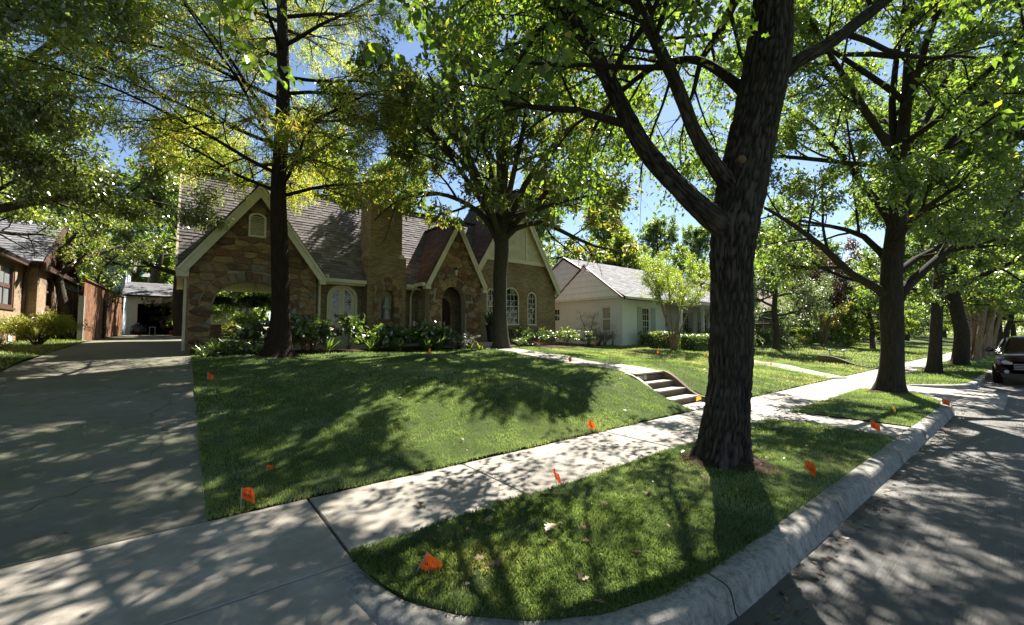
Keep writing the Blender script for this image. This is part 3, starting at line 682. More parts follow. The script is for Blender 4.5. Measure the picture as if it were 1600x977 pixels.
# french door: frame > two leaves
fo = arch_poly(FD0, FD1, FZ0, FZ1, 18, .56); fi = arch_poly(FD0 + .11, FD1 - .11, FZ0 + .02, FZ1 - .11, 18, .48); n = len(fo); mb = MB()
mb.add([(x, 17.22, z) for x, z in fo] + [(x, 17.22, z) for x, z in fi] + [(x, 17.4, z) for x, z in fo] + [(x, 17.4, z) for x, z in fi], [f for i in range(n) for f in ((i, (i + 1) % n, n + (i + 1) % n, n + i), (i, 2 * n + i, 2 * n + (i + 1) % n, (i + 1) % n), (n + i, n + (i + 1) % n, 3 * n + (i + 1) % n, 3 * n + i))])
fdoor = mb.build('french_door', M['cream'], hs)
cxd = (FD0 + FD1) / 2
for sgn in (-1, 1):
    half = clip_poly(fi, (sgn * -1, 0), -sgn * cxd) ; MB().prism([(x, 17.30, z) for x, z in half], (0, .04, 0)).build('door_leaf', M['cream'], fdoor)
    gx0, gx1 = (FD0 + .22, cxd - .10) if sgn < 0 else (cxd + .10, FD1 - .22); ga = arch_poly(FD0 + .21, FD1 - .21, FZ0 + .5, FZ1 - .2, 18, .42)
    for i in range(2):
        for j in range(6):
            a = gx0 + (gx1 - gx0) * i / 2; b = gx0 + (gx1 - gx0) * (i + 1) / 2; z0 = FZ0 + .5 + j * .285
            cell = clip_convex([(a + .009, z0 + .009), (b - .009, z0 + .009), (b - .009, z0 + .276), (a + .009, z0 + .276)], ga)
            if len(cell) >= 3: MB().prism([(x, 17.293, z) for x, z in cell], (0, .005, 0)).build('pane', M['red'] if (sgn < 0 and i == 0 and j == 0) else M['glass'], fdoor)
MB().beam((cxd - .05, 17.27, 2.05), (cxd - .05, 17.27, 2.2), .02, .03).build('door_handle', M['black'], fdoor)
MB().box(cxd - .03, cxd + .03, 17.265, 17.299, FZ0 + .03, FZ1 - .13).build('meeting_stile', M['cream'], fdoor)

# chimney
CX0, CX1, CY = 5.78, 7.42, 16.6
ch = MB(); NX0, NX1, NZ0, NZS, NR = 6.36, 6.90, 2.18, 3.12, .27
wall(ch, CX0, CX1, GB, 4.75, [(NX0, NX1, NZ0, arch_top(NX0, NX1, NZS, NR))], CY, CY + .3); ch.box(CX0 + .001, CX1 - .001, CY + .302, 17.9, GB, 4.75)
ch.add([(CX0, CY, 4.75), (CX1, CY, 4.75), (CX1, 17.9, 4.75), (CX0, 17.9, 4.75), (CX0 + .13, CY + .1, 5.0), (CX1 - .15, CY + .1, 5.0), (CX1 - .15, 17.9, 5.0), (CX0 + .13, 17.9, 5.0)], [(0, 1, 5, 4), (1, 2, 6, 5), (2, 3, 7, 6), (3, 0, 4, 7)])
ch.box(CX0 + .13, CX1 - .15, CY + .1, 17.9, 5.0, 7.15)
ch.box(CX0 + .07, CX1 - .09, CY + .04, 17.96, 7.15, 7.32); ch.box(CX0 + .01, CX1 - .03, CY - .02, 18.02, 7.32, 7.48)
chim = ch.build('chimney', M['brick'], hs)
MB().box(6.0, 7.1, 16.85, 17.7, 7.481, 7.62).build('chimney_pot', M['mortar'], chim)
MB().box(NX0 - .0, NX1, CY + .28, CY + .299, NZ0, NZS + NR).build('niche_back', M['mortar'], chim)
MB().box(NX0 - .12, NX1 + .12, CY - .09, CY + .25, NZ0 - .10, NZ0 - .003).build('niche_ledge', M['stones'][5], chim)
cells = [c for c in stone_cells([(6.02, 1.9), (7.22, 1.9), (7.22, 3.62), (6.62, 3.95), (6.02, 3.62)], .26, .22, 11, (NX0, NX1, NZS, NR), .24, .01) if random.Random(int(c[0][0] * 991 + c[0][1] * 97)).random() < (.95 if any(p[1] > 2.9 for p in c) else .5)]
for c_ in cells:
    pass
r_ = random.Random(8)
for cell in cells:
    cx_ = sum(p[0] for p in cell) / len(cell); cz_ = sum(p[1] for p in cell) / len(cell); n = len(cell)
    MB().prism([(x, CY - .045 * r_.uniform(.7, 1.2), z) for x, z in cell], (0, .05, 0)).build('stone', r_.choice(M['stones']), chim)

# entry gable
EY, EX0, EX1 = 16.0, 8.2, 10.85
ge = lambda x: min(3.95 + 1.90 * (x - 8.14), 3.95 + 1.90 * (10.92 - x))
DX0, DX1, DZS, DRI = 8.83, 10.02, 3.06, .62
mb = MB(); wall(mb, EX0, EX1, GB, lambda x: ge(x) - .02, [(DX0, DX1, 1.2, arch_top(DX0, DX1, DZS, DRI))], EY, EY + .35, extra=(9.53,)); mb.build('entry_gable_wall', M['mortar'], hs)
pol = [(EX0, GB), (EX1, GB), (EX1, ge(EX1)), (9.53, ge(9.53) - .05), (EX0, ge(EX0))]
stones(hs, stone_cells(pol, .38, .24, 9, (DX0, DX1, DZS, DRI), .36), EY, seed=12, weights=(5, 4, 1, 3, 5, 3))
mb = MB(); wall(mb, EY + .352, 17.3, GB, 3.9, [(16.55, 16.95, 1.9, arch_top(16.55, 16.95, 3.0, .2))], 8.2, 8.5, 'y'); mb.build('entry_side_wall', M['brick'], hs)
MB().box(8.5, 10.83, 17.2, 17.35, 1.2, 3.9).build('entry_back_wall', M['brick'], hs)
MB().box(10.55, 10.84, EY + .352, 17.2, 1.2, 3.9).build('entry_return', M['brick'], hs)
MB().box(8.51, 10.54, EY + .352, 17.19, 3.85, 3.92).build('entry_ceiling', M['dark'], hs)
dr = arch_poly(8.98, 9.9, 1.2, 3.25, 12, .45); dd = MB().prism([(x, 17.13, z) for x, z in dr], (0, .06, 0)).build('front_door', M['door'], hs)
for k in range(5): MB().box(9.0 + k * .18, 9.165 + k * .18, 17.112, 17.13, 1.25, 2.75).build('plank', M['door'], dd)
MB().box(9.78, 9.83, 17.06, 17.11, 2.15, 2.35).build('handle', M['black'], dd)

# wing
WY, WX_0, WX_1 = 17.0, 10.86, 16.68
gw = lambda x: min(4.22 + 1.66 * (x - 10.80), 4.22 + 1.66 * (16.74 - x))
wn_ = [(11.9, 12.47, 2.02, 3.88), (12.93, 14.05, 2.02, 4.02), (14.6, 15.28, 2.02, 3.86)]
mb = MB(); wall(mb, WX_0, WX_1, GB, lambda x: gw(x) - .02, [(a, b, c, arch_top(a, b, d - (b - a) / 2, (b - a) / 2)) for a, b, c, d in wn_], WY, WY + .3, extra=(13.77,)); mb.build('wing_gable_wall', M['brick'], hs)
for (a, b, c, d), cols in zip(wn_, (3, 4, 3)):
    window(hs, a + .002, b - .002, c + .002, d - .002, WY + .03, cols, 6, .075, True, 'x', .12)
    MB().box(a - .08, b + .08, WY - .05, WY + .02, c - .09, c - .004).build('sill', M['brick'], hs)
    # header bricks fanned round the arch
    h = (b - a) / 2; cx_ = (a + b) / 2; zs = d - h; hb = MB(); m = int(math.pi * h / .085)
    for k in range(m):
        t0 = math.pi * (k + .06) / m; t1 = math.pi * (k + .94) / m; hb.prism([(cx_ + (h + .01) * math.cos(t), WY - .012, zs + (h + .01) * math.sin(t)) for t in (t0, t1)] + [(cx_ + (h + .11) * math.cos(t), WY - .012, zs + (h + .11) * math.sin(t)) for t in (t1, t0)], (0, .02, 0))
    hb.build('brick_header', M['brick'], hs, kind='stuff')
SZ = 5.42
xw = lambda z: (10.80 + (z - 4.22) / 1.66, 16.74 - (z - 4.22) / 1.66)
a, b = xw(SZ); ax_, bx_ = xw(SZ + .02)
MB().prism([(a + .05, WY - .025, SZ), (b - .05, WY - .025, SZ), (13.77, WY - .025, gw(13.77) - .1)], (0, .022, 0)).build('stucco_panel', M['stucco'], hs)
MB().box(a - .0, b + .0, WY - .07, WY - .001, SZ - .10, SZ + .10).build('trim_band', M['cream'], hs)
for x in (13.05, 14.5): MB().box(x - .06, x + .06, WY - .055, WY - .026, SZ + .10, gw(x) - .15).build('batten', M['cream'], hs)
# soldier course below the band
sb = MB()
for k in range(int((b - a) / .085)): sb.box(a + k * .085, a + k * .085 + .075, WY - .012, WY + .01, SZ - .33, SZ - .115)
sb.build('soldier_course', M['brick'], hs, kind='stuff')
# unseen sides and back close the house
MB().box(16.45, 16.66, 17.31, 22.6, GB, 4.2).box(4.06, 16.44, 22.6, 22.8, GB, 3.6).build('rear_wall', M['brick'], hs)

# --- roofs
RY, RZ, EYV, EZV = 19.75, 7.8, 16.72, 3.72
vm = math.hypot(RY - EYV, RZ - EZV); shingles(hs, (0, EYV, EZV), (1, 0, 0), (0, RY - EYV, RZ - EZV), vm, lambda v: (-.22, min(13.8, max(10.6, 10.85 + (.806 * v - .33) / 1.66))), M['shingle'], name='main_roof_shingles')
MB().prism([(-.22, RY, RZ), (16.8, RY, RZ), (16.8, 23.2, 3.65), (-.22, 23.2, 3.65)], (0, .05, -.1)).build('rear_roof', M['underlay'], hs)
MB().beam((-.22, RY, RZ + .03), (13.8, RY, RZ + .03), .22, .05).build('ridge_cap', M['shingle'], hs)
MB().prism([(-.15, 16.95, 3.6), (-.15, 22.9, 3.6), (-.15, RY, RZ - .15)], (.2, 0, 0)).build('end_gable_wall', M['brick'], hs)
MB().beam((-.2, EYV, EZV - .12), (-.2, RY, RZ - .12), .06, .18, (0, -1, 1)).beam((-.2, RY, RZ - .12), (-.2, 23.1, 3.55), .06, .18, (0, 1, 1)).build('end_bargeboard', M['cream'], hs)
def gable_roof(xc, half, zr, ze, y0, y1, mat, name, over=.0):
    sl = math.hypot(half, zr - ze)
    for s in (-1, 1):
        shingles(hs, (xc + s * half, y0, ze), (0, 1, 0), (-s * half, 0, zr - ze), sl, lambda v: (0, y1 - y0), mat, name=name)
    MB().beam((xc, y0, zr + .03), (xc, y1, zr + .03), .2, .05).build('ridge_cap', mat, hs)
def barge(xc, half, zr, ze, y, w=.26, kick=.0):
    mb = MB(); n = np.array
    for s in (-1, 1):
        a = n((xc + s * half, zr * 0 + ze)); b = n((xc, zr)); d = unit(b - a); nn = n((-d[1], d[0])) * (1 if s > 0 else -1); nn = nn if nn[1] < 0 else -nn
        a2 = a - d * .05
        cut = n((xc, zr - w / abs(d[0]) )) 
        pts = [a2, b, cut, a2 + nn * w]
        mb.prism([(p[0], y, p[1]) for p in pts], (0, .05, 0)); mb.prism([(p[0], y - .03, p[1]) for p in (a2, b, b - n((0, .09 / abs(d[0]))), a2 + nn * .09)], (0, .028, 0))
        # boxed foot of the rake
        mb.box(min(a2[0], a2[0] - s * .22), max(a2[0], a2[0] - s * .22), y + .052, y + .38, a2[1] - .22, a2[1] + .02)
    return mb.build('bargeboard', M['cream'], hs)
gable_roof(1.975, 2.17, 6.74, 3.66, 16.22, 20.2, M['shingle'], 'porch_gable_shingles'); barge(1.975, 2.13, 6.68, 3.66, 16.2)
gable_roof(9.53, 1.56, 6.70, 3.74, 15.78, 19.6, M['shingle_rd'], 'entry_gable_shingles'); barge(9.53, 1.53, 6.64, 3.74, 15.76, .2)
gable_roof(13.77, 3.10, 9.20, 4.05, 16.75, 21.6, M['shingle_rd'], 'wing_gable_shingles'); barge(13.77, 3.07, 9.13, 4.05, 16.73, .28)
# gutters and downpipes
for q in ((4.12, 5.74, 16.55, 16.70, 3.56, 3.70), (3.95, 4.3, 16.5, 16.72, 3.701, 3.82), (7.46, 7.93, 16.6, 16.74, 3.56, 3.70)): MB().box(*q).build('gutter', M['cream'], hs)
MB().box(4.12, 5.74, 16.72, 17.29, 3.50, 3.57).box(7.46, 8.19, 16.76, 17.29, 3.50, 3.57).build('soffit', M['cream'], hs)
MB().box(7.82, 7.95, 15.85, 17.3, 3.60, 3.74).build('entry_gutter', M['cream'], hs)
MB().tube([(4.05, 16.62, 3.6), (4.02, 16.75, 3.4), (4.02, 16.75, 1.2)], .055, 8).build('downpipe', M['cream'], hs)
MB().tube([(7.88, 16.7, 3.62), (7.92, 17.1, 3.35), (7.92, 17.2, 3.2), (7.92, 17.2, 1.2)], .05, 8).build('downpipe', M['cream'], hs)
MB().tube([(.02, 16.5, 3.5), (.05, 16.6, 3.3), (.05, 16.62, 1.0)], .05, 8).build('downpipe', M['cream'], hs)
MB().box(-.2, .12, 16.26, 16.95, 3.36, 3.62).box(-.2, -.02, 16.96, 22.9, 3.5, 3.62).build('eave_box', M['cream'], hs)
# doorstep
MB().box(8.3, 11.7, 14.95, 15.98, .7, 1.2).build('doorstep', M['step'], hs); MB().box(8.6, 11.9, 14.62, 14.94, .7, 1.06).build('doorstep', M['step'], hs)
# lantern above the arch
ln = MB().box(9.40, 9.52, EY - .2, EY - .05, 4.42, 4.47).beam((9.46, EY - .02, 4.5), (9.46, EY - .14, 4.5), .02, .03).build('wall_lantern', M['black'], hs)
MB().tube([(9.46, EY - .13, 4.14), (9.46, EY - .13, 4.2), (9.46, EY - .13, 4.4)], [.03, .055, .085], 6).build('lantern_glass', M['lampglass'], ln)
MB().tube([(9.46, EY - .13, 4.4), (9.46, EY - .13, 4.47), (9.46, EY - .13, 4.56)], [.11, .06, .01], 6).build('lantern_cap', M['black'], ln)
MB().tube([(9.46, EY - .13, 4.08), (9.46, EY - .13, 4.14)], [.015, .045], 6).build('finial', M['black'], ln)

# statue in the niche
stt = thing('garden_statue', 'small pale robed statue standing in the arched chimney niche', 'statue', (6.63, 16.72, 2.18))
prof = [(0, .14), (.04, .15), (.10, .135), (.30, .115), (.48, .105), (.58, .125), (.66, .115), (.72, .06), (.745, .045)]
V = []; nn_ = 14
for z, r in prof:
    for k in range(nn_):
        th = 2 * math.pi * k / nn_; f = 1 + .10 * math.sin(th * 5) * (1 if z < .5 else .2); V.append((6.63 + r * f * math.cos(th), 16.72 + r * f * .75 * math.sin(th), 2.18 + z))
Fc = [(i * nn_ + k, i * nn_ + (k + 1) % nn_, (i + 1) * nn_ + (k + 1) % nn_, (i + 1) * nn_ + k) for i in range(len(prof) - 1) for k in range(nn_)]
mstat = m_plain('weathered_stone', (.30, .30, .255), .8, .3, 12, .3)
MB().add(V, Fc).build('robe', mstat, stt, True)
V, Fc = tube_arrays([(6.63, 16.71, 2.90), (6.63, 16.70, 2.94), (6.63, 16.70, 3.0), (6.63, 16.71, 3.06), (6.63, 16.71, 3.085)], [.045, .066, .075, .055, .01], 10); MB().add(V, Fc).build('head', mstat, stt, True)
V, Fc = tube_arrays([(6.63, 16.75, 2.78), (6.63, 16.74, 2.95), (6.63, 16.73, 3.05), (6.63, 16.73, 3.11)], [.13, .095, .085, .02], 10); MB().add(V, Fc).build('veil', mstat, stt, True)
for s in (-1, 1): MB().tube([(6.63 + s * .125, 16.72, 2.78), (6.63 + s * .14, 16.66, 2.62), (6.63 + s * .03, 16.60, 2.66), (6.63, 16.595, 2.72)], [.04, .042, .03, .02], 8).build('arm', mstat, stt, True)

def soil_ring(x, y, r0, seed, zf):
    rr = random.Random(seed); V = [(x, y, float(zf(x, y)) + .035)]; n = 26
    for ring in (.6, 1.0):
        for k in range(n):
            a = 2 * math.pi * k / n; q = r0 * ring * (1 + .22 * math.sin(a * 3 + seed) + rr.uniform(-.08, .08)); px, py = x + q * math.cos(a), y + q * math.sin(a); V.append((px, py, float(zf(px, py)) + (.028 if ring < 1 else .004)))
    Fc = [(0, 1 + k, 1 + (k + 1) % n) for k in range(n)] + [(1 + k, 1 + n + k, 1 + n + (k + 1) % n, 1 + (k + 1) % n) for k in range(n)]
    me = bpy.data.meshes.new('bare_soil'); me.from_pydata(V, [], Fc); me.update(); mesh_obj('bare_soil', me, M['soil'], None, True, 'structure')
for i, (x, y, r0) in enumerate(((5.27, 2.42, .52), (14.8, 2.44, .5), (23.0, 2.5, .4), (29.9, 2.35, .5))): soil_ring(x, y, r0, i, lambda X, Y: verge_z(np.asarray(X, float), np.asarray(Y, float)))
# ================================================================== WHITE HOUSE NEXT DOOR
wh = thing('white_house', 'low white painted brick house with a horizontal board gable and grey shutters', 'house', (26, 16, .8))
HX0, HX1, HY0, HY1 = 20.0, 34.0, 14.9, 24.0
wo = [(15.68, 16.42, 1.72, 3.22), (19.95, 20.6, 2.4, 3.28)]
mb = MB(); wall(mb, HY0, HY1, .5, 3.72, wo, HX0, HX0 + .25, 'y'); mb.build('side_wall', M['brick_wh'], wh)
window(wh, 15.69, 16.41, 1.73, 3.21, HX0 + .04, 1, 2, .07, False, 'y', .1, 'white', 'curtain', -1, .03, sill=True)
window(wh, 19.96, 20.59, 2.41, 3.27, HX0 + .04, 2, 2, .06, False, 'y', .1, 'white', 'glass', -1, .03, sill=True)
mb = MB(); wall(mb, HX0 + .251, 24.6, .5, 3.6, [(22.05, 22.9, 1.55, 3.2)], HY0, HY0 + .25); mb.build('front_wall', M['brick_wh'], wh)
window(wh, 22.06, 22.89, 1.56, 3.19, HY0 + .03, 3, 4, .06, False, 'x', .1, 'white', 'glass', -1, .025, sill=True)
for x in (21.52, 22.95):
    s = MB().box(x, x + .48, HY0 - .04, HY0 - .003, 1.52, 3.22).build('shutter', M['shutter'], wh)
    for k in range(16): MB().beam((x + .05, HY0 - .045, 1.62 + k * .1), (x + .43, HY0 - .045, 1.62 + k * .1), .012, .07, (0, -.5, 1)).build('slat', M['shutter'], s)
mb = MB(); wall(mb, 24.601, HX1, .5, 3.6, [(26.0, 26.95, 1.0, 3.1), (28.7, 29.7, 1.5, 3.15), (31.4, 32.4, 1.5, 3.15)], 16.0, 16.25); mb.build('porch_wall', M['brick_wh'], wh)
MB().box(24.35, 24.6, 15.151, 16.24, .5, 3.6).build('porch_return', M['brick_wh'], wh)
dd = MB().box(26.01, 26.94, 16.08, 16.14, 1.0, 3.09).build('front_door', M['white'], wh); MB().box(26.2, 26.75, 16.06, 16.078, 2.1, 2.9).build('door_light', M['glass'], dd)
for x in (28.71, 31.41):
    window(wh, x, x + .98, 1.51, 3.14, 16.03, 3, 4, .06, False, 'x', .1, 'white', 'glass', -1, .025, sill=True)
    for q in (x - .5, x + .99): MB().box(q, q + .48, 15.96, 15.997, 1.48, 3.17).build('shutter', M['shutter'], wh)
MB().box(24.4, 34.2, 13.6, 15.99, .6, 1.0).build('porch_floor', M['step'], wh)
for x in (24.6, 27.4, 30.4, 33.8): MB().box(x - .08, x + .08, 13.75, 13.91, 1.0, 3.279).box(x - .12, x + .12, 13.71, 13.95, 3.28, 3.4).build('porch_post', M['white'], wh)
MB().box(24.4, 34.1, 13.7, 13.95, 3.401, 3.5).build('porch_beam', M['white'], wh)
ra = MB().box(24.68, 25.9, 13.80, 13.85, 1.88, 1.93).box(27.3, 33.7, 13.80, 13.85, 1.88, 1.93).box(24.68, 25.9, 13.80, 13.85, 1.10, 1.14).box(27.3, 33.7, 13.80, 13.85, 1.10, 1.14).build('porch_railing', M['black'], wh)
bal = [24.8 + k * .14 for k in range(8)] + [27.5 + k * .14 for k in range(44)]
me_ = None
for x in bal:
    if me_ is None: o = MB().box(-.012, .012, 13.813, 13.837, 1.141, 1.879).build('baluster', M['black'], ra); me_ = o.data; o.location.x = x
    else:
        o = bpy.data.objects.new('baluster', me_); link(o, ra); o.location.x = x
# gables: siding boards one by one
def siding(parent, X, prof, z0, z1, bh, mat):
    z = z0
    while z < z1 - .05:
        a, b = prof(z); a2, b2 = prof(min(z + bh, z1))
        if b2 - a2 > .1: MB().add([(X - .05, a, z), (X - .05, b, z), (X - .006, b2, z + bh - .004), (X - .006, a2, z + bh - .004), (X + .03, a, z), (X + .03, b, z), (X + .03, b2, z + bh - .004), (X + .03, a2, z + bh - .004)], [(0, 1, 2, 3), (0, 4, 5, 1), (0, 3, 7, 4), (1, 5, 6, 2), (3, 2, 6, 7)]).build('siding_board', mat, parent)
        z += bh
big = lambda z: (14.75 + (z - 3.75) * 1.66, 24.25 - (z - 3.75) * 1.66)
sml = lambda z: (14.78 + (z - 3.80) * 1.42, 20.22 - (z - 3.80) * 1.42)
siding(wh, HX0 - .03, big, 3.76, 6.5, .36, M['sheath']); siding(wh, HX0 - .30, sml, 3.78, 5.65, .36, M['sheath'])
MB().prism([(HX0 - .27, 14.78, 3.74), (HX0 - .27, 20.22, 3.74), (HX0 - .27, 17.5, 5.66)], (.24, 0, 0)).build('gable_core', M['sheath'], wh)
MB().prism([(HX0 - .0, 14.75, 3.725), (HX0 - .0, 24.25, 3.725), (HX0 - .0, 19.5, 6.6)], (.24, 0, 0)).build('gable_core', M['sheath'], wh)
MB().box(HX0 - .31, HX0 - .002, 14.8, 20.2, 3.66, 3.735).build('gable_ledge', M['white'], wh)
mb = MB()
for a, b in (((14.6, 3.66), (17.5, 5.82)), ((17.5, 5.82), (20.4, 3.66))): mb.beam((HX0 - .28, *a), (HX0 - .28, *b), .16, .07, (1, 0, 0) if 0 else (0, -(b[1] - a[1]), b[0] - a[0]))
mb.box(HX0 - .5, HX0 - .2, 20.2, 20.6, 3.60, 3.68).build('small_gable_eave', M['brown'], wh)
MB().beam((HX0 - .06, 14.5, 3.66), (HX0 - .06, 19.5, 6.68), .12, .08, (0, -3, 5)).beam((HX0 - .06, 19.5, 6.68), (HX0 - .06, 24.5, 3.66), .12, .08, (0, 3, 5)).build('bargeboard', M['white'], wh)
def roof_on(par, P0, U, V, vmax, ur, mat, name='roof_shingles', **k): return shingles(par, P0, U, V, vmax, ur, mat, name=name, **k)
vmx = math.hypot(5.0, 2.95)
roof_on(wh, (0, 14.5, 3.72), (1, 0, 0), (0, 5.0, 2.95), vmx, lambda v: (HX0 - .14, 34.3), M['shingle_gy'], expo=.2, tab=.45)
roof_on(wh, (0, 13.4, 3.56), (1, 0, 0), (0, 1.5, .34), math.hypot(1.5, .34), lambda v: (24.4, 34.3), M['shingle_gy'], expo=.2, tab=.45)
MB().prism([(HX0 - .14, 19.5, 6.64), (34.3, 19.5, 6.64), (34.3, 24.5, 3.7), (HX0 - .14, 24.5, 3.7)], (0, .04, -.1)).build('rear_roof', M['underlay'], wh)
MB().box(33.75, 34, 16.26, 24, .5, 3.7).box(20.26, 33.7, 23.8, 24, .5, 3.7).build('rear_wall', M['brick_wh'], wh)
MB().box(20.0, 24.35, 14.42, 14.52, 3.60, 3.72).build('gutter', M['white'], wh)
MB().box(24.4, 34.2, 13.30, 13.40, 3.42, 3.54).build('porch_gutter', M['white'], wh)
MB().tube([(20.08, 14.6, 3.6), (20.06, 14.86, 3.4), (20.06, 14.86, .95)], .045, 6).build('downpipe', M['white'], wh)
# ================================================================== THE BRICK HOUSE ACROSS THE DRIVE
lh = thing('brick_bungalow', 'sunlit orange brick bungalow with dark brown trim beside the driveway', 'house', (-7, 23, 1))
mb = MB(); wall(mb, 10.0, 22.0, .4, 4.05, [(19.6, 21.05, 2.42, 3.86), (14.0, 15.6, 2.42, 3.86)], -4.4, -4.65, 'y'); mb.build('wall', M['brick_or'], lh)
mb = MB(); wall(mb, 22.02, 31.0, .4, 4.0, [(23.25, 24.35, 2.55, 3.86), (26.2, 27.9, 2.0, 3.7)], -4.07, -4.32, 'y'); mb.build('bay_wall', M['brick_or'], lh)
MB().box(-4.75, -4.068, 22.0, 22.25, .4, 4.0).build('bay_return', M['brick_or'], lh)
MB().box(-12, -4.66, 10.0, 10.25, .4, 4.05).box(-12, -4.4, 30.75, 30.99, .4, 4.0).box(-12, -11.8, 10.26, 30.7, .4, 4).build('rear_wall', M['brick_or'], lh)
for a in (19.61, 14.01):
    window(lh, a, a + 1.42 + (.16 if a < 15 else 0), 2.43, 3.85, -4.42, 2, 2, .1, False, 'y', .12, 'brown', 'curtain', 1, .07, sill=True)
window(lh, 23.26, 24.34, 2.56, 3.85, -4.09, 1, 2, .1, False, 'y', .12, 'brown', 'glass', 1, .05, sill=True)
window(lh, 26.21, 27.89, 2.01, 3.69, -4.09, 2, 2, .1, False, 'y', .12, 'brown', 'glass', 1, .05, sill=True)
MB().box(-4.36, -4.2, 10, 22.0, 3.92, 4.06).box(-4.03, -3.86, 21.9, 31.1, 3.88, 4.05).box(-4.4, -4.03, 21.75, 21.9, 3.9, 4.12).build('gutter', M['brown'], lh)
MB().tube([(-4.25, 21.8, 3.95), (-4.36, 21.9, 3.6), (-4.36, 21.93, 1.0)], .05, 6).build('downpipe', M['brown'], lh)
MB().box(-4.398, -4.37, 20.6, 20.95, 1.35, 1.6).build('wall_vent', M['white'], lh)
roof_on(lh, (-4.15, 0, 4.06), (0, 1, 0), (-3.9, 0, 2.3), math.hypot(3.9, 2.3), lambda v: (9.8, 23.2), M['shingle_gy'], expo=.2, tab=.4)
# cross gable over the bay, its gable end towards the drive
gy0, gy1, gza, gze = 21.5, 27.2, 6.0, 4.1
for s, y in ((1, gy0), (-1, gy1)):
    sl = math.hypot((gy1 - gy0) / 2, gza - gze); roof_on(lh, (0, y, gze), (1, 0, 0), (0, s * (gy1 - gy0) / 2, gza - gze), sl, lambda v: (-11.8, -3.78), M['shingle_gy'], expo=.2, tab=.4)
MB().prism([(-4.02, gy0 + .3, gze + .02), (-4.02, gy1 - .3, gze + .02), (-4.02, (gy0 + gy1) / 2, gza - .2)], (-.2, 0, 0)).build('gable_end', M['brown'], lh)
for k in range(9):
    y = gy0 + .75 + k * .55
    if gza - gze > 0: MB().box(-4.045, -4.022, y - .02, y + .02, gze + .03, gze + .02 + max(.1, (gza - gze) * (1 - abs(y - (gy0 + gy1) / 2) / ((gy1 - gy0) / 2)) - .28)).build('batten', M['brown'], lh)
mid = (gy0 + gy1) / 2
MB().beam((-3.8, gy0 - .1, gze - .12), (-3.8, mid, gza - .1), .06, .22, (0, -2, 2.85)).beam((-3.8, mid, gza - .1), (-3.8, gy1 + .1, gze - .12), .06, .22, (0, 2, 2.85)).build('bargeboard', M['brown'], lh)
roof_on(lh, (-3.85, 0, 4.02), (0, 1, 0), (-3.9, 0, 2.0), math.hypot(3.9, 2.0), lambda v: (27.0, 31.2), M['shingle_gy'], expo=.2, tab=.4)
mt = thing('meter_box', 'pale grey electric meter box on the bungalow wall near the dark gate', 'meter box', (-4.0, 28.6, 1.9))
MB().box(-4.06, -3.9, 28.4, 28.75, 2.0, 2.5).build('box', M['grey'], mt); MB().tube([(-3.98, 28.57, 2.5), (-3.98, 28.57, 3.9)], .03, 6).tube([(-3.98, 28.57, 1.2), (-3.98, 28.57, 2.0)], .03, 6).build('conduit', M['grey'], mt)
# ================================================================== FENCE, GATE, GARAGE
fn = thing('board_fence', 'tall brown wooden board fence running along the driveway', 'fence', (-2.95, 29, 1.3))
me_b = {}
for k in range(92):
    y = 22.25 + k * .148
    if y > 35.7: break
    z0 = float(z_drive(y)) - .02
    v = k % 6
    if v not in me_b:
        o = MB().box(-.012 + random.uniform(-.006, .006), .012, -.07, .07, 0, 2.33 + random.uniform(-.02, .015)).build('plank', M['fence'], fn); me_b[v] = o.data
    else: o = bpy.data.objects.new('plank', me_b[v]); link(o, fn)
    o.location = (-2.93 + random.uniform(-.006, .006), y, z0)
for z in (.35, 1.15, 2.0): MB().beam((-2.98, 22.2, float(z_drive(22.2)) + z), (-2.98, 35.7, float(z_drive(35.7)) + z), .04, .09).build('rail', M['fence'], fn)
MB().beam((-2.93, 22.15, float(z_drive(22.2)) + 2.37), (-2.93, 35.75, float(z_drive(35.7)) + 2.37), .16, .04).build('cap_board', M['fence'], fn)
MB().box(-3.03, -2.88, 22.0, 22.14, 1.2, 3.0).build('post', M['grey'], fn)
for y in (26.5, 31): MB().box(-3.08, -3.0, y, y + .1, 1.3, 3.6).build('post', M['fence'], fn)
gt = thing('wooden_gate', 'dark shaded wooden gate between the bungalow and the board fence', 'gate', (-3.5, 25, 1.3))
for k in range(7): MB().box(-4.05 + k * .15, -3.91 + k * .15, 24.98, 25.0, 1.3, 3.35 + .01 * (k % 3)).build('plank', M['fence_d'], gt)
MB().box(-4.06, -3.02, 25.005, 25.05, 1.6, 1.7).box(-4.06, -3.02, 25.005, 25.05, 2.9, 3.0).build('rail', M['fence_d'], gt)

ga = thing('garage', 'white garage with its door open at the end of the driveway', 'garage', (0, 37, 1.5))
g0 = 1.5; mb = MB(); wall(mb, -2.85, 4.2, g0 - .2, 4.05, [(-2.32, .22, g0 - .2, 3.56), (.85, 3.4, g0 - .2, 3.56)], 36.6, 36.8); mb.build('wall', M['white'], ga)
MB().box(-2.42, -2.32, 36.55, 36.62, g0, 3.66).box(.22, .32, 36.55, 36.62, g0, 3.66).box(-2.319, .219, 36.55, 36.598, 3.56, 3.66).build('door_trim', M['white'], ga)
gd = MB().box(.86, 3.39, 36.66, 36.7, g0, 3.55).build('garage_door', M['white'], ga)
for k in range(4):
    for q in range(4): MB().box(.95 + q * .62, 1.47 + q * .62, 36.645, 36.659, g0 + .08 + k * .5, g0 + .48 + k * .5).build('panel', M['white'], gd)
MB().box(-2.84, -2.7, 36.81, 42, g0 - .2, 4.0).box(4.05, 4.19, 36.81, 42, g0 - .2, 4.0).box(-2.84, 4.19, 42, 42.15, g0 - .2, 4.0).box(.3, .5, 36.81, 42, g0 - .2, 4.0).build('inner_wall', M['dark'], ga)
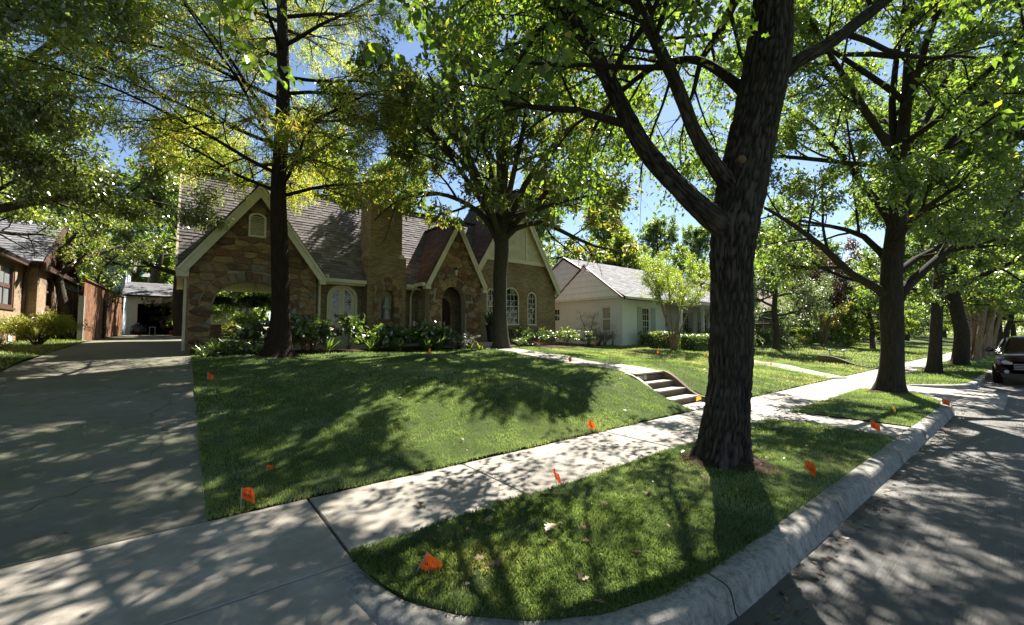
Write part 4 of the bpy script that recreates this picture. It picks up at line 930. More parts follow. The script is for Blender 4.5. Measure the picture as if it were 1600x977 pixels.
MB().box(-2.84, 4.19, 36.61, 42.1, g0 - .22, g0 - .02).build('floor', M['drive'], ga); MB().box(-2.69, 4.04, 36.81, 41.9, 3.9, 3.99).build('ceiling', M['dark'], ga)
vg = math.hypot(3.0, 1.1); roof_on(ga, (0, 36.15, 4.08), (1, 0, 0), (0, 3.0, 1.1), vg, lambda v: (-3.1, 4.5), M['shingle_gy'], expo=.2, tab=.4)
MB().prism([(-3.1, 39.15, 5.15), (4.5, 39.15, 5.15), (4.5, 42.4, 4.0), (-3.1, 42.4, 4.0)], (0, 0, -.08)).build('rear_roof', M['underlay'], ga)
for k in range(9): MB().box(-2.9 + k * .85, -2.8 + k * .85, 36.2, 36.59, 3.88, 3.98).build('rafter_tail', M['white'], ga)
sh = thing('storage_shelf', 'cluttered wooden storage shelf inside the dark garage', 'shelf', (-1.0, 40.6, g0))
for z in (2.0, 2.5, 3.0): MB().box(-2.4, .2, 40.3, 40.8, z, z + .03).build('shelf', M['fence'], sh)
for x in (-2.4, -1.1, .15): MB().box(x, x + .06, 40.25, 40.3, g0, 3.4).build('post', M['fence'], sh)
cols_ = [('red', (.35, .04, .03)), ('blue', (.06, .12, .3)), ('white', (.6, .6, .58)), ('tan', (.35, .24, .13)), ('green', (.08, .2, .09)), ('yellow', (.5, .38, .06)), ('grey', (.3, .3, .3)), ('black', (.03, .03, .03))]
where = ['lower', 'middle', 'upper']
for i in range(14):
    cn, cc = cols_[i % 8]; lv = (i * 2 + i // 8) % 3; x = -2.3 + (i * .61) % 2.3; w = random.uniform(.2, .42); h = random.uniform(.15, .36); z = (2.03, 2.53, 3.03)[lv]
    key = 'box_' + cn
    if key not in M: M[key] = m_plain(key, cc, .6)
    bx_ = thing('storage_box', f'{cn} storage box on the {where[lv]} garage shelf' + (' beside its twin' if False else ''), 'box', (x, 40.5, z), 'boxes on the garage shelf')
    MB().box(x, x + w, 40.34, 40.7, z + .001, z + h).build('box', M[key], bx_); MB().box(x - .01, x + w + .01, 40.33, 40.71, z + h + .001, z + h + .03).build('lid', M[key], bx_)
tb = thing('rubbish_bag', 'bulging black rubbish bag by the garage door frame', 'bag', (-2.2, 36.1, 1.5))
V, Fc = tube_arrays([(-2.2, 36.05, 1.49), (-2.2, 36.05, 1.56), (-2.18, 36.05, 1.8), (-2.2, 36.07, 2.05), (-2.22, 36.05, 2.2), (-2.2, 36.05, 2.24), (-2.2, 36.05, 2.32)], [.22, .38, .42, .34, .16, .05, .09], 16)
V = [tuple(np.array(p) + rng.normal(0, .025, 3)) for p in V]; t = NT('bin_bag'); mbag = t.set((.012, .015, .03), .25, t.bump(t.noise(9, t.pos(), 4), 1, .05), .6)
MB().add(V, Fc).build('bag', mbag, tb, True)
MB().tube([(-2.2, 36.05, 2.2), (-2.2, 36.05, 2.25)], .07, 8).build('tie', M['white'], tb)
wc = thing('toy_wagon', 'small red wagon parked on the drive near the garage', 'wagon', (-.15, 34.5, 1.48))
MB().box(-.62, .12, 34.3, 34.7, 1.6, 1.64).box(-.62, .12, 34.3, 34.32, 1.64, 1.78).box(-.62, .12, 34.68, 34.7, 1.64, 1.78).box(-.62, -.6, 34.32, 34.68, 1.64, 1.78).box(.1, .12, 34.32, 34.68, 1.64, 1.78).build('tray', M['red'], wc)
for x in (-.5, 0):
    for y in (34.28, 34.72): MB().tube([(x, y - .02, 1.57), (x, y + .02, 1.57)], .08, 12).build('wheel', M['rubber'], wc)
MB().beam((-.62, 34.5, 1.62), (-1.0, 34.5, 1.95), .025, .025).build('handle', M['black'], wc)
sb_ = thing('stool', 'white step stool just inside the open garage', 'stool', (-1.6, 37.3, g0))
MB().box(-1.75, -1.4, 37.2, 37.5, 2.0, 2.05).build('seat', M['white'], sb_)
for x in (-1.73, -1.45):
    for y in (37.22, 37.45): MB().box(x, x + .04, y, y + .04, g0 - .02, 2.0).build('leg', M['white'], sb_)
# pale house far behind the bungalow, and a white one behind the garage
def far_house(label, x0, x1, y0, y1, zb, zt, zr, mat, roof, wins, axis='x'):
    h = thing('far_house', label, 'house', ((x0 + x1) / 2, y0, zb))
    mb = MB(); ops = [(a, a + 1.0, z, z + 1.5) for a, z in wins]; wall(mb, x0, x1, zb, zt, ops, y0, y0 + .25)
    mb.box(x0, x0 + .2, y0 + .251, y1, zb, zt).box(x1 - .2, x1, y0 + .251, y1, zb, zt).box(x0 + .21, x1 - .21, y1 - .2, y1, zb, zt).build('wall', mat, h)
    for a, z in wins: window(h, a, a + 1, z, z + 1.5, y0 + .05, 2, 2, .08, False, 'x', .1, 'white', 'glass', -1, .04)
    my = (y0 + y1) / 2; MB().prism([(x0 - .3, y0 - .4, zt - .1), (x0 - .3, y1 + .4, zt - .1), (x0 - .3, my, zr)], (x1 - x0 + .6, 0, 0)).build('roof', roof, h)
    return h
rg = m_plain('grey_roof', (.22, .21, .20), .9, .2, 8, .4); rb = m_plain('brown_roof', (.14, .10, .085), .9, .2, 8, .4)
far_house('pale blue two storey house behind the leaning tree and fence', -11, -3.6, 44, 52, 1, 7.0, 9.2, M['blue'], rg, [(-9.6, 4.6), (-7.0, 4.6), (-5.2, 4.6), (-5.2, 2.2)])
far_house('white two storey house behind the garage roof', -3.0, 6, 58, 66, 1, 7.6, 9.8, M['white'], rg, [(-2, 5.2), (.4, 5.2), (3.0, 5.2), (-2, 2.4)])
far_house('grey brick house with tall white windows behind the dark hedge', 38.5, 48, 15.5, 24, .8, 4.0, 6.8, m_brick('grey_brick', (.24, .19, .15), (.17, .13, .10), (.3, .27, .24)), rb, [(39.4, 1.6), (41.2, 1.6), (44.5, 1.6)])
far_house('brick house with a white porch column beyond the purple tree', 53, 65, 16.5, 26, .8, 4.0, 7.2, m_brick('red_brick', (.28, .15, .11), (.2, .11, .08), (.36, .32, .28)), rb, [(54.5, 1.6), (58, 1.6), (62, 1.6)])
far_house('low tan house seen past the covered car', 76, 90, 21, 31, .8, 4.0, 7.0, M['stucco'], rg, [(78, 1.6), (82, 1.6), (86, 1.6)])
# ================================================================== VEHICLES
cw = thing('covered_car', 'car under a pale blue cover on the far lawn', 'car', (84, 16.5, .9))
P_ = [(-2.3, .15, .8), (-2.3, .75, .85), (-1.2, .98, .9), (-.7, 1.42, .72), (.8, 1.45, .72), (1.5, 1.02, .9), (2.3, .85, .85), (2.35, .12, .8)]
V = []
for x, h, w in P_:
    for k in range(11):
        t_ = -1 + .2 * k; V.append((84 + x + .03 * math.sin(k * 2.1 + x), 16.5 + t_ * w, .88 + h * (1 - abs(t_) ** 5 * .95) + .02 * math.sin(k * 3 + x * 4)))
MB().add(V, [(i * 11 + k, i * 11 + k + 1, (i + 1) * 11 + k + 1, (i + 1) * 11 + k) for i in range(7) for k in range(10)]).build('car_cover', M['tarp'], cw, True)
for x in (-1.4, 1.4):
    for y in (-.8, .8): MB().tube([(84 + x, 16.5 + y - .1, 1.2), (84 + x, 16.5 + y + .1, 1.2)], .32, 14).build('wheel', M['rubber'], cw)

cr = thing('parked_car', 'dark red car parked facing along the kerb beneath the street trees', 'car', (24.2, .0, -.15))
cx_, cy_ = 22.0, .05      # nose at x = cx_, centre line y = cy_
sec = [(0.0, .35, .75, .72), (.06, .30, .88, .80), (.5, .27, .98, .88), (1.25, .25, 1.06, .91), (1.6, .25, 1.08, .92), (3.6, .25, 1.10, .93), (4.3, .27, 1.08, .90), (4.62, .34, .98, .82)]
V = []; nk = 12
for x, zb, zt, hw in sec:
    ring = [(-.80, zb), (-1, zb + .18), (-1.0, (zb + zt) * .56), (-.94, zt - .05), (-.72, zt + .02), (-.3, zt + .045), (.3, zt + .045), (.72, zt + .02), (.94, zt - .05), (1.0, (zb + zt) * .56), (1, zb + .18), (.80, zb)]
    V += [(cx_ + x, cy_ + a * hw, z - .15) for a, z in ring]
Fc = [(i * nk + k, i * nk + (k + 1) % nk, (i + 1) * nk + (k + 1) % nk, (i + 1) * nk + k) for i in range(len(sec) - 1) for k in range(nk)] + [tuple(range(nk)), tuple((len(sec) - 1) * nk + k for k in range(nk))]
MB().add(V, Fc).build('body', M['car'], cr, True)
cab = [(1.35, 1.05, .80, .86), (2.05, 1.58, .62, .84), (2.5, 1.64, .60, .84), (3.5, 1.63, .60, .84), (4.45, 1.08, .74, .84)]
V = []
for x, zt, hw, hb in cab: V += [(cx_ + x, cy_ - hb, .93), (cx_ + x, cy_ - hw, zt - .17), (cx_ + x, cy_ - hw * .7, zt - .13), (cx_ + x, cy_ + hw * .7, zt - .13), (cx_ + x, cy_ + hw, zt - .17), (cx_ + x, cy_ + hb, .93)]
MB().add(V, [(i * 6 + k, i * 6 + k + 1, (i + 1) * 6 + k + 1, (i + 1) * 6 + k) for i in range(4) for k in range(5)]).build('roof', M['car'], cr, True)
MB().add([(cx_ + 1.40, cy_ - .70, .955), (cx_ + 1.40, cy_ + .70, .955), (cx_ + 2.0, cy_ + .55, 1.40), (cx_ + 2.0, cy_ - .55, 1.40)], [(0, 1, 2, 3)]).build('windscreen', M['glass'], cr)
for s in (-1, 1):
    MB().add([(cx_ + 1.75, cy_ + s * .875, .97), (cx_ + 2.15, cy_ + s * .70, 1.38), (cx_ + 2.9, cy_ + s * .70, 1.40), (cx_ + 2.9, cy_ + s * .875, .97)], [(0, 1, 2, 3)]).build('side_window', M['glass'], cr)
    MB().add([(cx_ + 2.97, cy_ + s * .875, .97), (cx_ + 2.97, cy_ + s * .70, 1.40), (cx_ + 3.5, cy_ + s * .70, 1.38), (cx_ + 4.0, cy_ + s * .875, .97)], [(0, 1, 2, 3)]).build('side_window', M['glass'], cr)
    mr = MB().tube([(cx_ + 1.75, cy_ + s * .90, .98), (cx_ + 1.75, cy_ + s * 1.0, 1.0), (cx_ + 1.75, cy_ + s * 1.14, 1.01)], [.05, .10, .07], 10).build('wing_mirror', M['car'], cr, True)
    hl = MB().tube([(cx_ + .03, cy_ + s * .44, .57), (cx_ + .05, cy_ + s * .60, .60), (cx_ + .16, cy_ + s * .76, .63)], [.05, .085, .05], 10).build('headlight', M['headlight'], cr, True)
    MB().tube([(cx_ - .005, cy_ + s * .58, .30), (cx_ + .06, cy_ + s * .58, .30)], .06, 12).build('fog_lamp', M['headlight'], cr)
    for x in (.85, 3.7):
        w_ = MB().tube([(cx_ + x, cy_ + s * .70, .18), (cx_ + x, cy_ + s * .925, .18)], .33, 24).build('wheel', M['rubber'], cr); MB().tube([(cx_ + x, cy_ + s * .92, .18), (cx_ + x, cy_ + s * .935, .18)], .21, 18).build('rim', M['grey'], w_)
gr_ = MB().box(cx_ - .015, cx_ + .05, cy_ - .42, cy_ + .42, .36, .58).build('grille', M['black'], cr)
for k in range(4): MB().box(cx_ - .028, cx_ - .016, cy_ - .42, cy_ + .42, .38 + k * .055, .40 + k * .055).build('slat', M['grey'], gr_)
MB().box(cx_ - .04, cx_ + .1, cy_ - .70, cy_ + .70, .10, .24).build('bumper', M['black'], cr)
# ================================================================== FLAGS AND SMALL THINGS IN THE GRASS
TXT = text_faces('Wilson', .035); TXT0 = text_faces('The', .018)
def flag(u, v, label, size=(.125, .10), h=.24, rz=0., tilt=(0, 0), fold=.5, mat='flag', txt=False, g='marking flags in the grass'):
    p = hit(u, v); o = thing('marking_flag', label, 'flag', tuple(p), g)
    base = Vector(p); ax = Vector((math.sin(tilt[0]), math.sin(tilt[1]), 1)).normalized()
    MB().tube([tuple(base - ax * .05), tuple(base + ax * (h + .005))], .003, 5).build('stake', M['grey'], o)
    mb = MB(); w, hh = size; n = 12; d0 = Vector((math.cos(rz), math.sin(rz), 0)); d0 = (d0 - ax * d0.dot(ax)).normalized(); s0 = ax.cross(d0)
    def sp(x, z): return base + ax * (h - hh + z) + d0 * (x * (1 - .25 * fold * abs(math.sin(x / w * 2.2)))) + s0 * (fold * (.05 * math.sin(x / w * 2.6) * (.4 + z / hh) + .012 * math.sin(x / w * 9 + z / hh * 3))) - ax * (.62 * fold * x * (.5 + .5 * x / w))
    V = [tuple(sp(w * i / n, hh * j / 2)) for i in range(n + 1) for j in range(3)]
    cl = mb.add(V, [(i * 3 + j, (i + 1) * 3 + j, (i + 1) * 3 + j + 1, i * 3 + j + 1) for i in range(n) for j in range(2)]).build('cloth', M[mat], o)
    if txt:
        for T, cz in ((TXT, hh * .30), (TXT0, hh * .66)):
            V, Fc = T; lo = s0 * .0015
            if (EYEV - np.array(base)).dot(np.array(s0)) < 0: lo = -lo; mir = -1
            else: mir = 1
            mb = MB(); q = []
            for x, y, z in V:
                t_ = w * .52 - mir * x; q.append(tuple(sp(min(max(t_, .002), w - .002), cz + y) + lo * 2))
            mb.add(q, Fc).build('lettering', M['print'], cl)
    return o
FL = [(648, 899, 'orange printed flag leaning over the dark grass near the drive apron', dict(rz=R(-38), tilt=(.50, -.30), fold=.16, txt=True, size=(.135, .105), h=.16)),
      (870, 765, 'orange flag folded to a point at the sidewalk edge of the verge', dict(rz=R(10), tilt=(0, .15), fold=1.0, txt=True, h=.20)),
      (376, 798, 'creased orange flag in the corner of lawn and driveway', dict(rz=R(-20), fold=.8, txt=True, h=.20)),
      (918, 678, 'orange flag at the lawn foot beside a sidewalk joint', dict(rz=R(-35), fold=.5, txt=True, h=.20, size=(.13, .11))),
      (1258, 748, 'bright orange flag on the sunny verge between big trunk and kerb', dict(rz=R(-100), fold=1.1, txt=True, h=.20)),
      (1361, 676, 'orange flag beside the walk that crosses the verge', dict(rz=R(-60), fold=.8, txt=True, h=.2, size=(.15, .12))),
      (1473, 638, 'orange flag standing next to the kerb end', dict(rz=R(-50), fold=.4, txt=True, h=.2, size=(.15, .12))),
      (324, 596, 'orange flag on upper lawn near the driveway edge', dict(rz=R(20), fold=1.0, h=.20, size=(.15, .16))),
      (417, 741, 'torn pale orange flag scrap low in the lawn', dict(rz=R(15), fold=.4, h=.09, size=(.07, .06))),
      (673, 560, 'small orange flag in front of the strappy plants', dict(rz=R(70), fold=.8, h=.3, size=(.14, .16))),
      (893, 573, 'small orange flag at the edge of the front walk', dict(rz=R(60), fold=.9, h=.24)),
      (1030, 556, 'small orange flag by the foot of the slender tree', dict(rz=R(100), fold=.9, h=.24)),
      (1104, 560, 'small red-orange flag just showing beside the big trunk', dict(rz=R(60), fold=.6, h=.24)),
      (1206, 575, 'small red-orange flag at the neighbour walk', dict(rz=R(30), fold=.7, h=.2)),
      (1096, 632, 'yellow flag at the foot of the garden steps', dict(rz=R(100), fold=.7, h=.2, mat='flag_y')),
      (1400, 650, 'yellow flag in the verge grass before the second street tree', dict(rz=R(20), fold=.6, h=.18, mat='flag_y')),
      (930, 545, 'tiny red-orange flag in the shade by the white house wall', dict(rz=R(60), fold=.6, h=.24))]
for u, v, lb, kw in FL: flag(u, v, lb, **kw)
def oak_leaf_outline(): return [(0, 0), (.12, .03), (.2, .16), (.30, .06), (.40, .30), (.50, .10), (.62, .30), (.70, .09), (.82, .17), (1, 0)]
OL = oak_leaf_outline(); OL = np.array(OL + [(x, -y) for x, y in OL[-2:0:-1]])
def fallen(u, v, rz, s, label, tint):
    p = hit(u, v); o_ = [(p[0] + s * (x * math.cos(rz) - y * math.sin(rz)), p[1] + s * (x * math.sin(rz) + y * math.cos(rz)), p[2] + .055 + .02 * abs(y) * 2 + .015 * math.sin(x * 3)) for x, y in OL]
    mb = MB(); mb.add(o_, [tuple(range(len(o_)))], tint); mb.t[0] += 1e-3; o = mb.build('fallen_leaf', M['litter']); return tag(o, label, 'leaf', 'fallen oak leaves')
fallen(852, 843, .3, .16, 'pale lobed oak leaf lying on the verge grass', 1.0); fallen(775, 810, 2, .15, 'dull oak leaf on the grass by the sidewalk edge', .8)
lf2 = fallen(655, 797, 1, .14, 'brown oak leaf lying on the sidewalk slab', .3); lf2.location.z -= .045
# path lights on the far lawn
for u, v, lb in ((1297, 560, 'black path light nearer the walk on the sunny lawn'), (1319, 560, 'black path light beside the dark low wall on the sunny lawn')):
    p = hit(u, v); o = thing('path_light', lb, 'garden light', tuple(p), 'path lights on the neighbour lawn'); MB().tube([tuple(p), (p[0], p[1], p[2] + .42)], .02, 6).build('post', M['black'], o)
    MB().tube([(p[0], p[1], p[2] + .40), (p[0], p[1], p[2] + .46), (p[0], p[1], p[2] + .5)], [.16, .12, .01], 12).build('shade', M['grey'], o)
# low curved wall of the next garden stair
p = hit(1335, 572); ns = thing('stair_wall', 'low dark curved stair wall in the sunny far lawn', 'wall', tuple(p))
yv = np.linspace(4.7, 6.6, 14); MB().prism([(p[0], 4.7, -.1)] + [(p[0], y, .1 + .42 * float(sstep(y, 4.8, 6.3))) for y in yv] + [(p[0], 6.6, -.1)], (.2, 0, 0)).build('cheek', M['cheek'], ns)
# ================================================================== VEGETATION
LEAF = {
 'oak': (np.array([(0, 0), (.22, .24), (.40, .08), (.62, .34), (.76, .12), (1, 0)]), .10),
 'ovate': (np.array([(0, 0), (.3, .21), (.65, .19), (1, 0)]), .25),
 'maple': (np.array([(0, 0), (.22, .34), (.55, .36), (1, 0)]), .15),
 'quad': (np.array([(0, 0), (.45, .24), (1, 0)]), .2),
 'thin': (np.array([(0, 0), (.5, .075), (1, 0)]), .1),
 'strap': (np.array([(0, .04), (.35, .05), (.7, .04), (1, 0)]), .1)}
for k, (h_, f_) in list(LEAF.items()):
    lo = [(x, -y) for x, y in h_[-2:0:-1]] if h_[0][1] == 0 else [(x, -y) for x, y in h_[-2::-1]]
    LEAF[k] = (np.array(list(map(tuple, h_)) + lo), f_)
def leaf_mesh(name, mat, parent, P, A, N, size, shape, tint, kind='stuff'):
    o, fold = LEAF[shape]; n = len(P); k = len(o)
    A = A / (np.linalg.norm(A, axis=1, keepdims=True) + 1e-9); S = np.cross(N, A); S /= (np.linalg.norm(S, axis=1, keepdims=True) + 1e-9); N = np.cross(A, S)
    sz = np.asarray(size).reshape(-1, 1, 1) * np.ones((n, 1, 1))
    droop = -.18 * o[:, 0] ** 2
    V = P[:, None, :] + sz * (A[:, None, :] * o[None, :, 0, None] + S[:, None, :] * o[None, :, 1, None] + N[:, None, :] * (np.abs(o[:, 1]) * fold * 2 + droop)[None, :, None])
    me = fast_mesh(name, V.reshape(-1, 3), np.arange(n * k), np.arange(n) * k, np.repeat(np.clip(tint, 0, 1), k))
    return mesh_obj(name, me, mat, parent, False, kind)

def rot_about(v, ax, a):
    return v * math.cos(a) + np.cross(ax, v) * math.sin(a) + ax * np.dot(ax, v) * (1 - math.cos(a))
class Grower:
    def __init__(s, r, P): s.r = r; s.P = P; s.tubes = []; s.twigs = []
    def branch(s, p, d, L, rad, lvl):
        P = s.P; r = s.r; n = max(3, min(7, int(L / .35))); pts = [p]; d = unit(d); dirs = []
        for i in range(n):
            d = unit(d + r.normal(0, P['wander'], 3) + np.array([0, 0, P['up'][min(lvl, len(P['up']) - 1)]])); p = p + d * L / n; pts.append(p); dirs.append(d)
        radii = list(np.linspace(rad, rad * .45, n + 1)); s.spawn(pts, radii, L, lvl)
    def spawn(s, pts, radii, L, lvl, t0=None, keep=True, nk=None, Lc=None):
        P = s.P; r = s.r; pts = [np.asarray(q, float) for q in pts]
        if keep: s.tubes.append((pts, radii, lvl))
        if lvl >= P['max']:
            for a, b in zip(pts[:-1], pts[1:]): s.twigs.append((a, b))
            return
        if lvl == P['max'] - 1:
            for a, b in zip(pts[len(pts) // 2:-1], pts[len(pts) // 2 + 1:]): s.twigs.append((a, b))
        t0 = P['t0'] if t0 is None else t0; nk = nk or P['kids'][lvl]; m = len(pts) - 1; ph = r.random() * 6.28
        for k in range(nk):
            t = t0 + (1 - t0) * (k + r.random() * .9) / nk; f = t * m; i = min(int(f), m - 1); f -= i
            q = pts[i] * (1 - f) + pts[i + 1] * f; dd = unit(pts[i + 1] - pts[i]); perp = unit(np.cross(dd, (0.13, .31, 1)))
            nd = rot_about(perp, dd, ph + k * 2.4 + r.normal(0, .4)); sp = P['spread'] * r.uniform(.7, 1.25); nd = dd * math.cos(sp) + nd * math.sin(sp)
            if 'flat' in P: nd[2] *= P['flat']
            s.branch(q, nd, (Lc or L) * P['ratio'] * r.uniform(.75, 1.2) * (1.15 - .45 * t), np.interp(t, [0, 1], [radii[0], radii[-1]]) * P.get('rr', .55), lvl + 1)
def smooth_path(pts, rad, per=5):
    pts = np.array(pts, float); n = len(pts); out = []; rr = []
    for i in range(n - 1):
        p0, p1, p2, p3 = pts[max(i - 1, 0)], pts[i], pts[i + 1], pts[min(i + 2, n - 1)]
        for k in range(per):
            t = k / per; out.append(.5 * ((2 * p1) + (-p0 + p2) * t + (2 * p0 - 5 * p1 + 4 * p2 - p3) * t * t + (-p0 + 3 * p1 - 3 * p2 + p3) * t ** 3)); rr.append(rad[i] * (1 - t) + rad[i + 1] * t)
    return out + [pts[-1]], rr + [rad[-1]]
def trunk_mesh(name, pts, rad, mat, parent, n=20, flare=.0, ridges=0., seed=1, per=6, freq=17, cap=True):
    """tapered trunk; flare widens the foot; ridges cut furrowed bark into the surface"""
    pts, rad = smooth_path(pts, rad, per); pts = np.array(pts); rad = np.array(rad); d = np.r_[0, np.cumsum(np.linalg.norm(np.diff(pts, axis=0), axis=1))]
    if ridges:
        s = np.arange(0, d[-1], .022 if n < 30 else .045); pts = np.stack([np.interp(s, d, pts[:, i]) for i in range(3)], 1); rad = np.interp(s, d, rad); d = s; n = 190 if n < 30 else 90
    V, Fc = tube_arrays(list(pts), list(rad), n, cap); V = np.array(V); m = len(pts); C_ = np.repeat(pts, n, 0); th = np.tile(np.arange(n) / n, m); h = np.repeat(d, n); rel = V - C_; k = np.ones(len(V))
    if flare: k += flare * np.exp(-h / .22) * (1 + .45 * np.sin(th * 2 * math.pi * 5 + seed) + .25 * np.sin(th * 2 * math.pi * 3 + 2 * seed))
    k += .05 * (vnoise(th * 6, h * 1.2, seed, 6) - .5) * 2
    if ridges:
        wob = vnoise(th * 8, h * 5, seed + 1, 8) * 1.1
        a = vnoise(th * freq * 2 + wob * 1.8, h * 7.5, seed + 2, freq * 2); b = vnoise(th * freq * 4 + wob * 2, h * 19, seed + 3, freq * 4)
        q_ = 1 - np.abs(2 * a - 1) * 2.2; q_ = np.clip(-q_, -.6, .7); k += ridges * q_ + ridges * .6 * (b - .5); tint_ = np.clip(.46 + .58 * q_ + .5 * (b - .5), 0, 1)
    V = C_ + rel * k[:, None]
    me = bpy.data.meshes.new(name); me.from_pydata(V.tolist(), [], Fc); me.update()
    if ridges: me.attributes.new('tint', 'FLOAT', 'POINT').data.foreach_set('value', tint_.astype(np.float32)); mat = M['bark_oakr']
    return mesh_obj(name, me, mat, parent, True)
def twig_mesh(name, tubes, mat, parent, lo=1, sides=(7, 5, 4, 3, 3)):
    VV = []; LL = []; ST = []; nv = 0; nl = 0
    for pts, rad, lvl in tubes:
        if lvl < lo: continue
        if lvl >= 3: pts = pts[::2] if len(pts) > 3 else pts; rad = np.linspace(rad[0], rad[-1], len(pts))
        n = sides[min(lvl, 4)]; V, Fc = tube_arrays(pts, list(rad), n, False); F_ = np.array(Fc) + nv; VV.append(np.array(V)); LL.append(F_.ravel()); ST.append(np.arange(len(F_)) * 4 + nl); nv += len(V); nl += F_.size
    if not VV: return None
    me = fast_mesh(name, np.concatenate(VV), np.concatenate(LL), np.concatenate(ST)); return mesh_obj(name, me, mat, parent, True, 'stuff')
def clumpy(P, f=1.25, th=.42, seed=0):
    q = vnoise(P[:, 0] * f + P[:, 2] * .61 * f + 31, P[:, 1] * f - P[:, 2] * .53 * f + 37, 600 + seed) * .6 + vnoise(P[:, 0] * f * 2.3 + 11, P[:, 1] * f * 2.3 + P[:, 2] * f * 1.9 + 41, 640 + seed) * .4
    return q > th
def crown_leaves(name, mat, parent, twigs, n, size, shape, r, tint=(.45, .22), spreadr=.12, droop=.3, up=.9, keep=None, tfun=None):
    a = np.array([t[0] for t in twigs]); b = np.array([t[1] for t in twigs]); L = np.linalg.norm(b - a, axis=1) + 1e-6
    idx = r.choice(len(a), n, p=L / L.sum()); t = r.random((n, 1)); P = a[idx] * (1 - t) + b[idx] * t
    d = (b - a)[idx] / L[idx][:, None]; rn = r.normal(0, 1, (n, 3)); A = d * .5 + rn * .75; A[:, 2] -= droop; P = P + r.normal(0, spreadr, (n, 3)) * .6
    N = r.normal(0, .55, (n, 3)); N[:, 2] += up
    tw = np.random.default_rng(3).normal(0, 1, len(a)); tn = tint[0] + tint[1] * (.6 * tw[idx] + .8 * r.normal(0, 1, n))
    if tfun is not None: tn = tn + tfun(P)
    if keep is not None:
        k = keep(P); P, A, N, tn = P[k], A[k], N[k], tn[k]
    return leaf_mesh(name, mat, parent, P, A, N, size * r.uniform(.65, 1.25, len(P)), shape, tn)

def auto_limbs(r, starts, L, elev, wander=.10, up=.03, r0=.09, az0=0):
    out = []
    for k, q in enumerate(starts):
        az = az0 + k * 2.399 + r.normal(0, .25); el = elev[0] + (elev[1] - elev[0]) * k / max(1, len(starts) - 1); d = np.array([math.cos(az) * math.cos(el), math.sin(az) * math.cos(el), math.sin(el)]); pts = [np.array(q, float)]; ll = L * r.uniform(.85, 1.15)
        for j in range(6): d = unit(d + r.normal(0, wander, 3) + (0, 0, up)); pts.append(pts[-1] + d * ll / 6)
        out.append((pts, list(np.linspace(r0, .02, 7))))
    return out
# A: the big red oak on the verge -------------------------------------------------
def PX(l, d=None):
    return [at(q[0], q[1], q[2] if len(q) > 2 else d) for q in l]
rt_ = np.random.default_rng(21); D1 = 5.22
oak = thing('street_oak', 'big dark furrowed oak on the verge with its trunk forking into heavy limbs', 'tree', (5.25, 2.47, .03), 'street trees along the kerb')
base = np.array([5.24, 2.46, -.06])
tr = [base, at(1140, 600, D1), at(1143, 470, D1), at(1144, 390, D1), at(1158, 300, D1), at(1178, 200, D1), at(1199, 90, D1), at(1208, -20, D1 + .05), at(1215, -190, D1 + .1), at(1225, -420, D1)]
trr = [.275, .243, .238, .262, .278, .262, .262, .215, .17, .10]
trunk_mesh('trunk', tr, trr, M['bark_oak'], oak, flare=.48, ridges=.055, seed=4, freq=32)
limbs = [
 (PX([(1158, 375, 5.2), (1110, 338, 5.15), (1062, 293, 5.25), (1010, 235, 5.4), (970, 165, 5.55), (925, 75, 5.7), (862, -10, 6.0), (780, -110, 6.4), (690, -190, 7.0)]), [.18, .145, .125, .115, .107, .10, .09, .07, .045]),
 (PX([(1155, 310, 5.2), (1112, 252, 5.0), (1085, 205, 4.95), (1058, 135, 4.9), (1025, 65, 4.8), (985, -10, 4.7), (930, -120, 4.6)]), [.12, .09, .078, .07, .064, .056, .04]),
 (PX([(1205, 130, 5.25), (1245, 97, 5.2), (1300, 65, 5.3), (1390, -5, 5.5), (1480, -75, 5.9), (1600, -150, 6.6)]), [.12, .085, .078, .068, .055, .035]),
 (PX([(1185, 165, 5.35), (1132, 118, 5.6), (1090, 95, 5.9), (1050, 97, 6.3), (1010, 112, 6.7), (960, 155, 7.2), (925, 205, 7.6)]), [.085, .06, .055, .05, .045, .035, .02]),
 (PX([(1215, -60, 5.2), (1260, -180, 4.6), (1290, -330, 4.0)]), [.13, .10, .06]),
 (PX([(1210, -10, 5.3), (1180, -150, 6.2), (1150, -250, 7.4)]), [.13, .10, .06]),
 (PX([(1205, -40, 5.2), (1100, -220, 4.4), (950, -420, 3.6)]), [.13, .10, .06]),
 (PX([(1222, -300, 5.2), (1350, -380, 5.8), (1500, -420, 6.6)]), [.10, .08, .04])]
tops = [np.array(at(1208, v, D1)) for v in np.linspace(-120, -520, 9)]
limbs += auto_limbs(rt_, tops, 5.6, (.05, 1.0), r0=.09, az0=.4)
hs_ = np.array(at(862, -10, 6.0)); limbs += [([tops[0], tops[0] + (.1, 1.6, .5), tops[0] + (.3, 3.2, 1.0), tops[0] + (.2, 4.8, 1.4), tops[0] + (.0, 6.2, 1.6)], [.10, .08, .06, .045, .02]), ([tops[1], tops[1] + (-1.4, 1.2, .6), tops[1] + (-2.6, 2.6, 1.2), tops[1] + (-3.6, 4.0, 1.6)], [.10, .08, .06, .02]), ([tops[2], tops[2] + (1.3, 1.6, .6), tops[2] + (2.4, 3.2, 1.1), tops[2] + (3.2, 4.6, 1.4)], [.10, .08, .06, .02]), ([tops[4], tops[4] + (-.4, 1.6, .6), tops[4] + (-.4, 3.2, 1.1), tops[4] + (-.8, 4.9, 1.3)], [.09, .07, .05, .02])]
PO = dict(wander=.10, up=[.02, .0, -.05, -.10], kids=[7, 6, 4], max=3, t0=.28, spread=.85, ratio=.62, rr=.5)
gw_ = Grower(rt_, PO)
